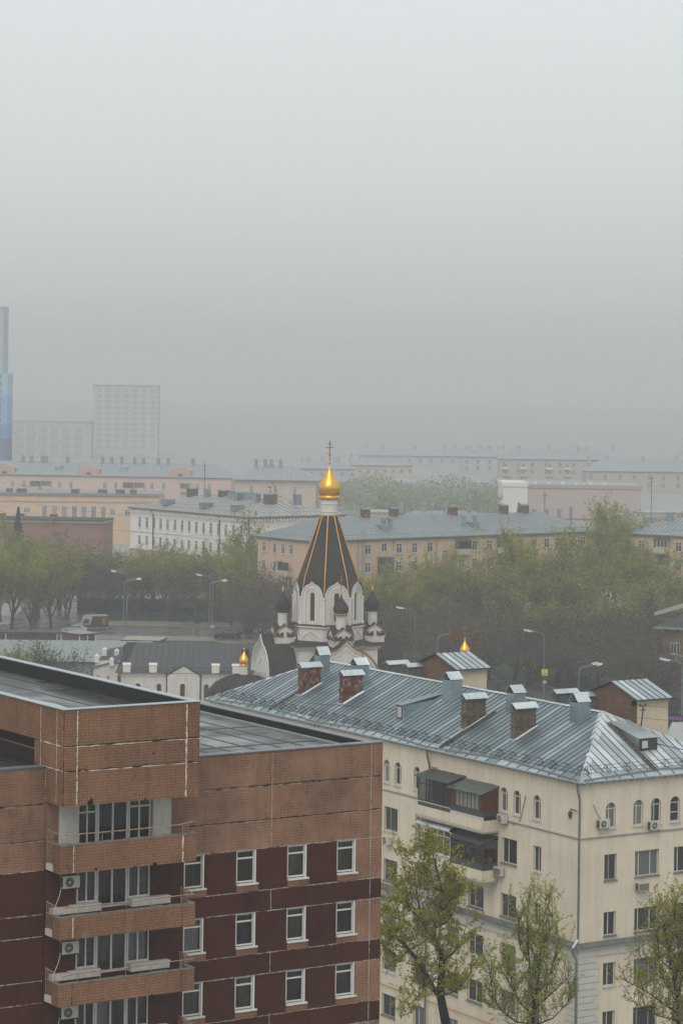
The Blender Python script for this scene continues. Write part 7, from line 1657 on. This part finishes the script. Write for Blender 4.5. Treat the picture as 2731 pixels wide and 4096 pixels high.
# ---- person on the pavement (one continuous body)
def person(label, loc, rz):
    t = thing('person', label, 'person', loc, rz); J = {}; vs_ = []; es = []; rad = []
    def v(n, p, r_, par=None):
        J[n] = len(vs_); vs_.append(p); rad.append(r_)
        if par is not None: es.append((J[par], J[n]))
    v('pelvis', (0, 0, .95), .15); v('chest', (0, .02, 1.28), .17, 'pelvis'); v('neck', (0, .03, 1.50), .065, 'chest'); v('head', (0, -.01, 1.62), .10, 'neck'); v('crown', (0, -.01, 1.74), .07, 'head')
    for s_, n in ((-1, 'l'), (1, 'r')):
        v('hip' + n, (s_ * .1, 0, .88), .11, 'pelvis'); v('knee' + n, (s_ * .11, -.12 * s_, .5), .075, 'hip' + n); v('ankle' + n, (s_ * .11, .16 * s_, .09), .05, 'knee' + n); v('toe' + n, (s_ * .12, .16 * s_ - .16, .04), .04, 'ankle' + n)
        v('sh' + n, (s_ * .2, .02, 1.40), .08, 'chest'); v('elbow' + n, (s_ * .25, .06 * s_, 1.13), .055, 'sh' + n); v('wrist' + n, (s_ * .24, .12 * s_ - .06, .90), .04, 'elbow' + n)
        for k, (dx, dz) in enumerate(((-.03, -.12), (-.01, -.15), (.01, -.155), (.03, -.14))): v('f%d' % k + n, (s_ * .24 + dx, .12 * s_ - .07, .90 + dz), .011, 'wrist' + n)
        v('th' + n, (s_ * .20, .12 * s_ - .1, .84), .013, 'wrist' + n)
    me = bpy.data.meshes.new('body'); me.from_pydata(vs_, es, []); o = bpy.data.objects.new('body', me); COL.objects.link(o); o.parent = t
    sk = o.modifiers.new('skin', 'SKIN'); 
    for i, r_ in enumerate(rad): me.skin_vertices[0].data[i].radius = (r_, r_) if me.skin_vertices else (r_, r_)
    me.skin_vertices[0].data[0].use_root = True
    o.modifiers.new('sub', 'SUBSURF').render_levels = 2
    me.materials.append(plain('dark_clothes', srgb(44, 42, 46), .9, var=.2))
    MB().lathe([(.05, 1.60), (.085, 1.66), (.09, 1.72), (.05, 1.79)], 10, 0, .01).build('hair', plain('dark_hair', srgb(36, 30, 28), .9), t, smooth=True)
    MB().box(.27, .33, -.15, .15, .45, .80).build('bag', plain('pale_bag', srgb(150, 150, 148), .8), t)
    return t
bpy.context.view_layer.update()
person('person in dark clothes walking along the pavement with a pale bag', (px(421, 478, 2500), 479.5, .12), R(80))
# ---- overhead wires across the distance
for k, (lb, a, b, sag) in enumerate((('overhead wire crossing in front of the pink row, upper', (px(-20, 500, 1950), 500, 25.0), (px(1000, 520, 2100), 520, 19.6), 1.0), ('overhead wire crossing in front of the orange institute', (px(-20, 480, 2010), 480, 23.0), (px(1020, 500, 2130), 500, 17.8), 1.2), ('overhead wire passing the school roof', (px(-20, 470, 2080), 470, 21.0), (px(1010, 470, 2150), 470, 17.0), 1.4), ('overhead wire strung over the right end of the peach house', (px(2050, 470, 2080), 470, 20.0), (px(2740, 470, 2110), 470, 19.0), .8), ('second overhead wire strung over the right end of the peach house', (px(2050, 470, 2100), 470, 19.2), (px(2740, 470, 2130), 470, 18.2), .8))):
    A, B = Vector(a), Vector(b); pts = [A.lerp(B, i / 12) - Vector((0, 0, sag * 4 * (i / 12) * (1 - i / 12))) for i in range(13)]
    tag(MB().tube(pts, .022, 3).build('overhead_wire', STEELD), lb, 'wire')
for lb, p, Y, h in (('thin mast behind the white school roof', 817, 560, 27), ('antenna mast above the right peach roofs', 2178, 530, 23), ('tall pole in the mist before the far brown houses', 2604, 600, 24)):
    m_ = thing('roof_mast', lb, 'mast', (px(p, Y, 2000), Y, 0), 0); MB().tube([(0, 0, 0), (0, 0, h)], .07, 5).build('pole', STEELD, m_); MB().box(-.6, .6, -.03, .03, h - .8, h - .7).box(-.4, .4, -.03, .03, h - 1.6, h - 1.5).build('cross_arm', STEELD, m_)
# ------------------------------------------------------------------ haze: the damp air of the whole place
hz = bpy.data.materials.new('mist'); hz.use_nodes = True
ht = hz.node_tree; ht.nodes.clear()
ho = ht.nodes.new('ShaderNodeOutputMaterial'); hv = ht.nodes.new('ShaderNodeVolumePrincipled')
hv.inputs['Color'].default_value = (.93, .95, .96, 1)
hv.inputs['Density'].default_value = HAZE_DENSITY
hv.inputs['Anisotropy'].default_value = 0.0
ht.links.new(hv.outputs[0], ho.inputs['Volume'])
tag(MB().box(-3000, 3000, -900, 4400, -4.5, HAZE_TOP).build('haze', hz), None, kind='stuff')
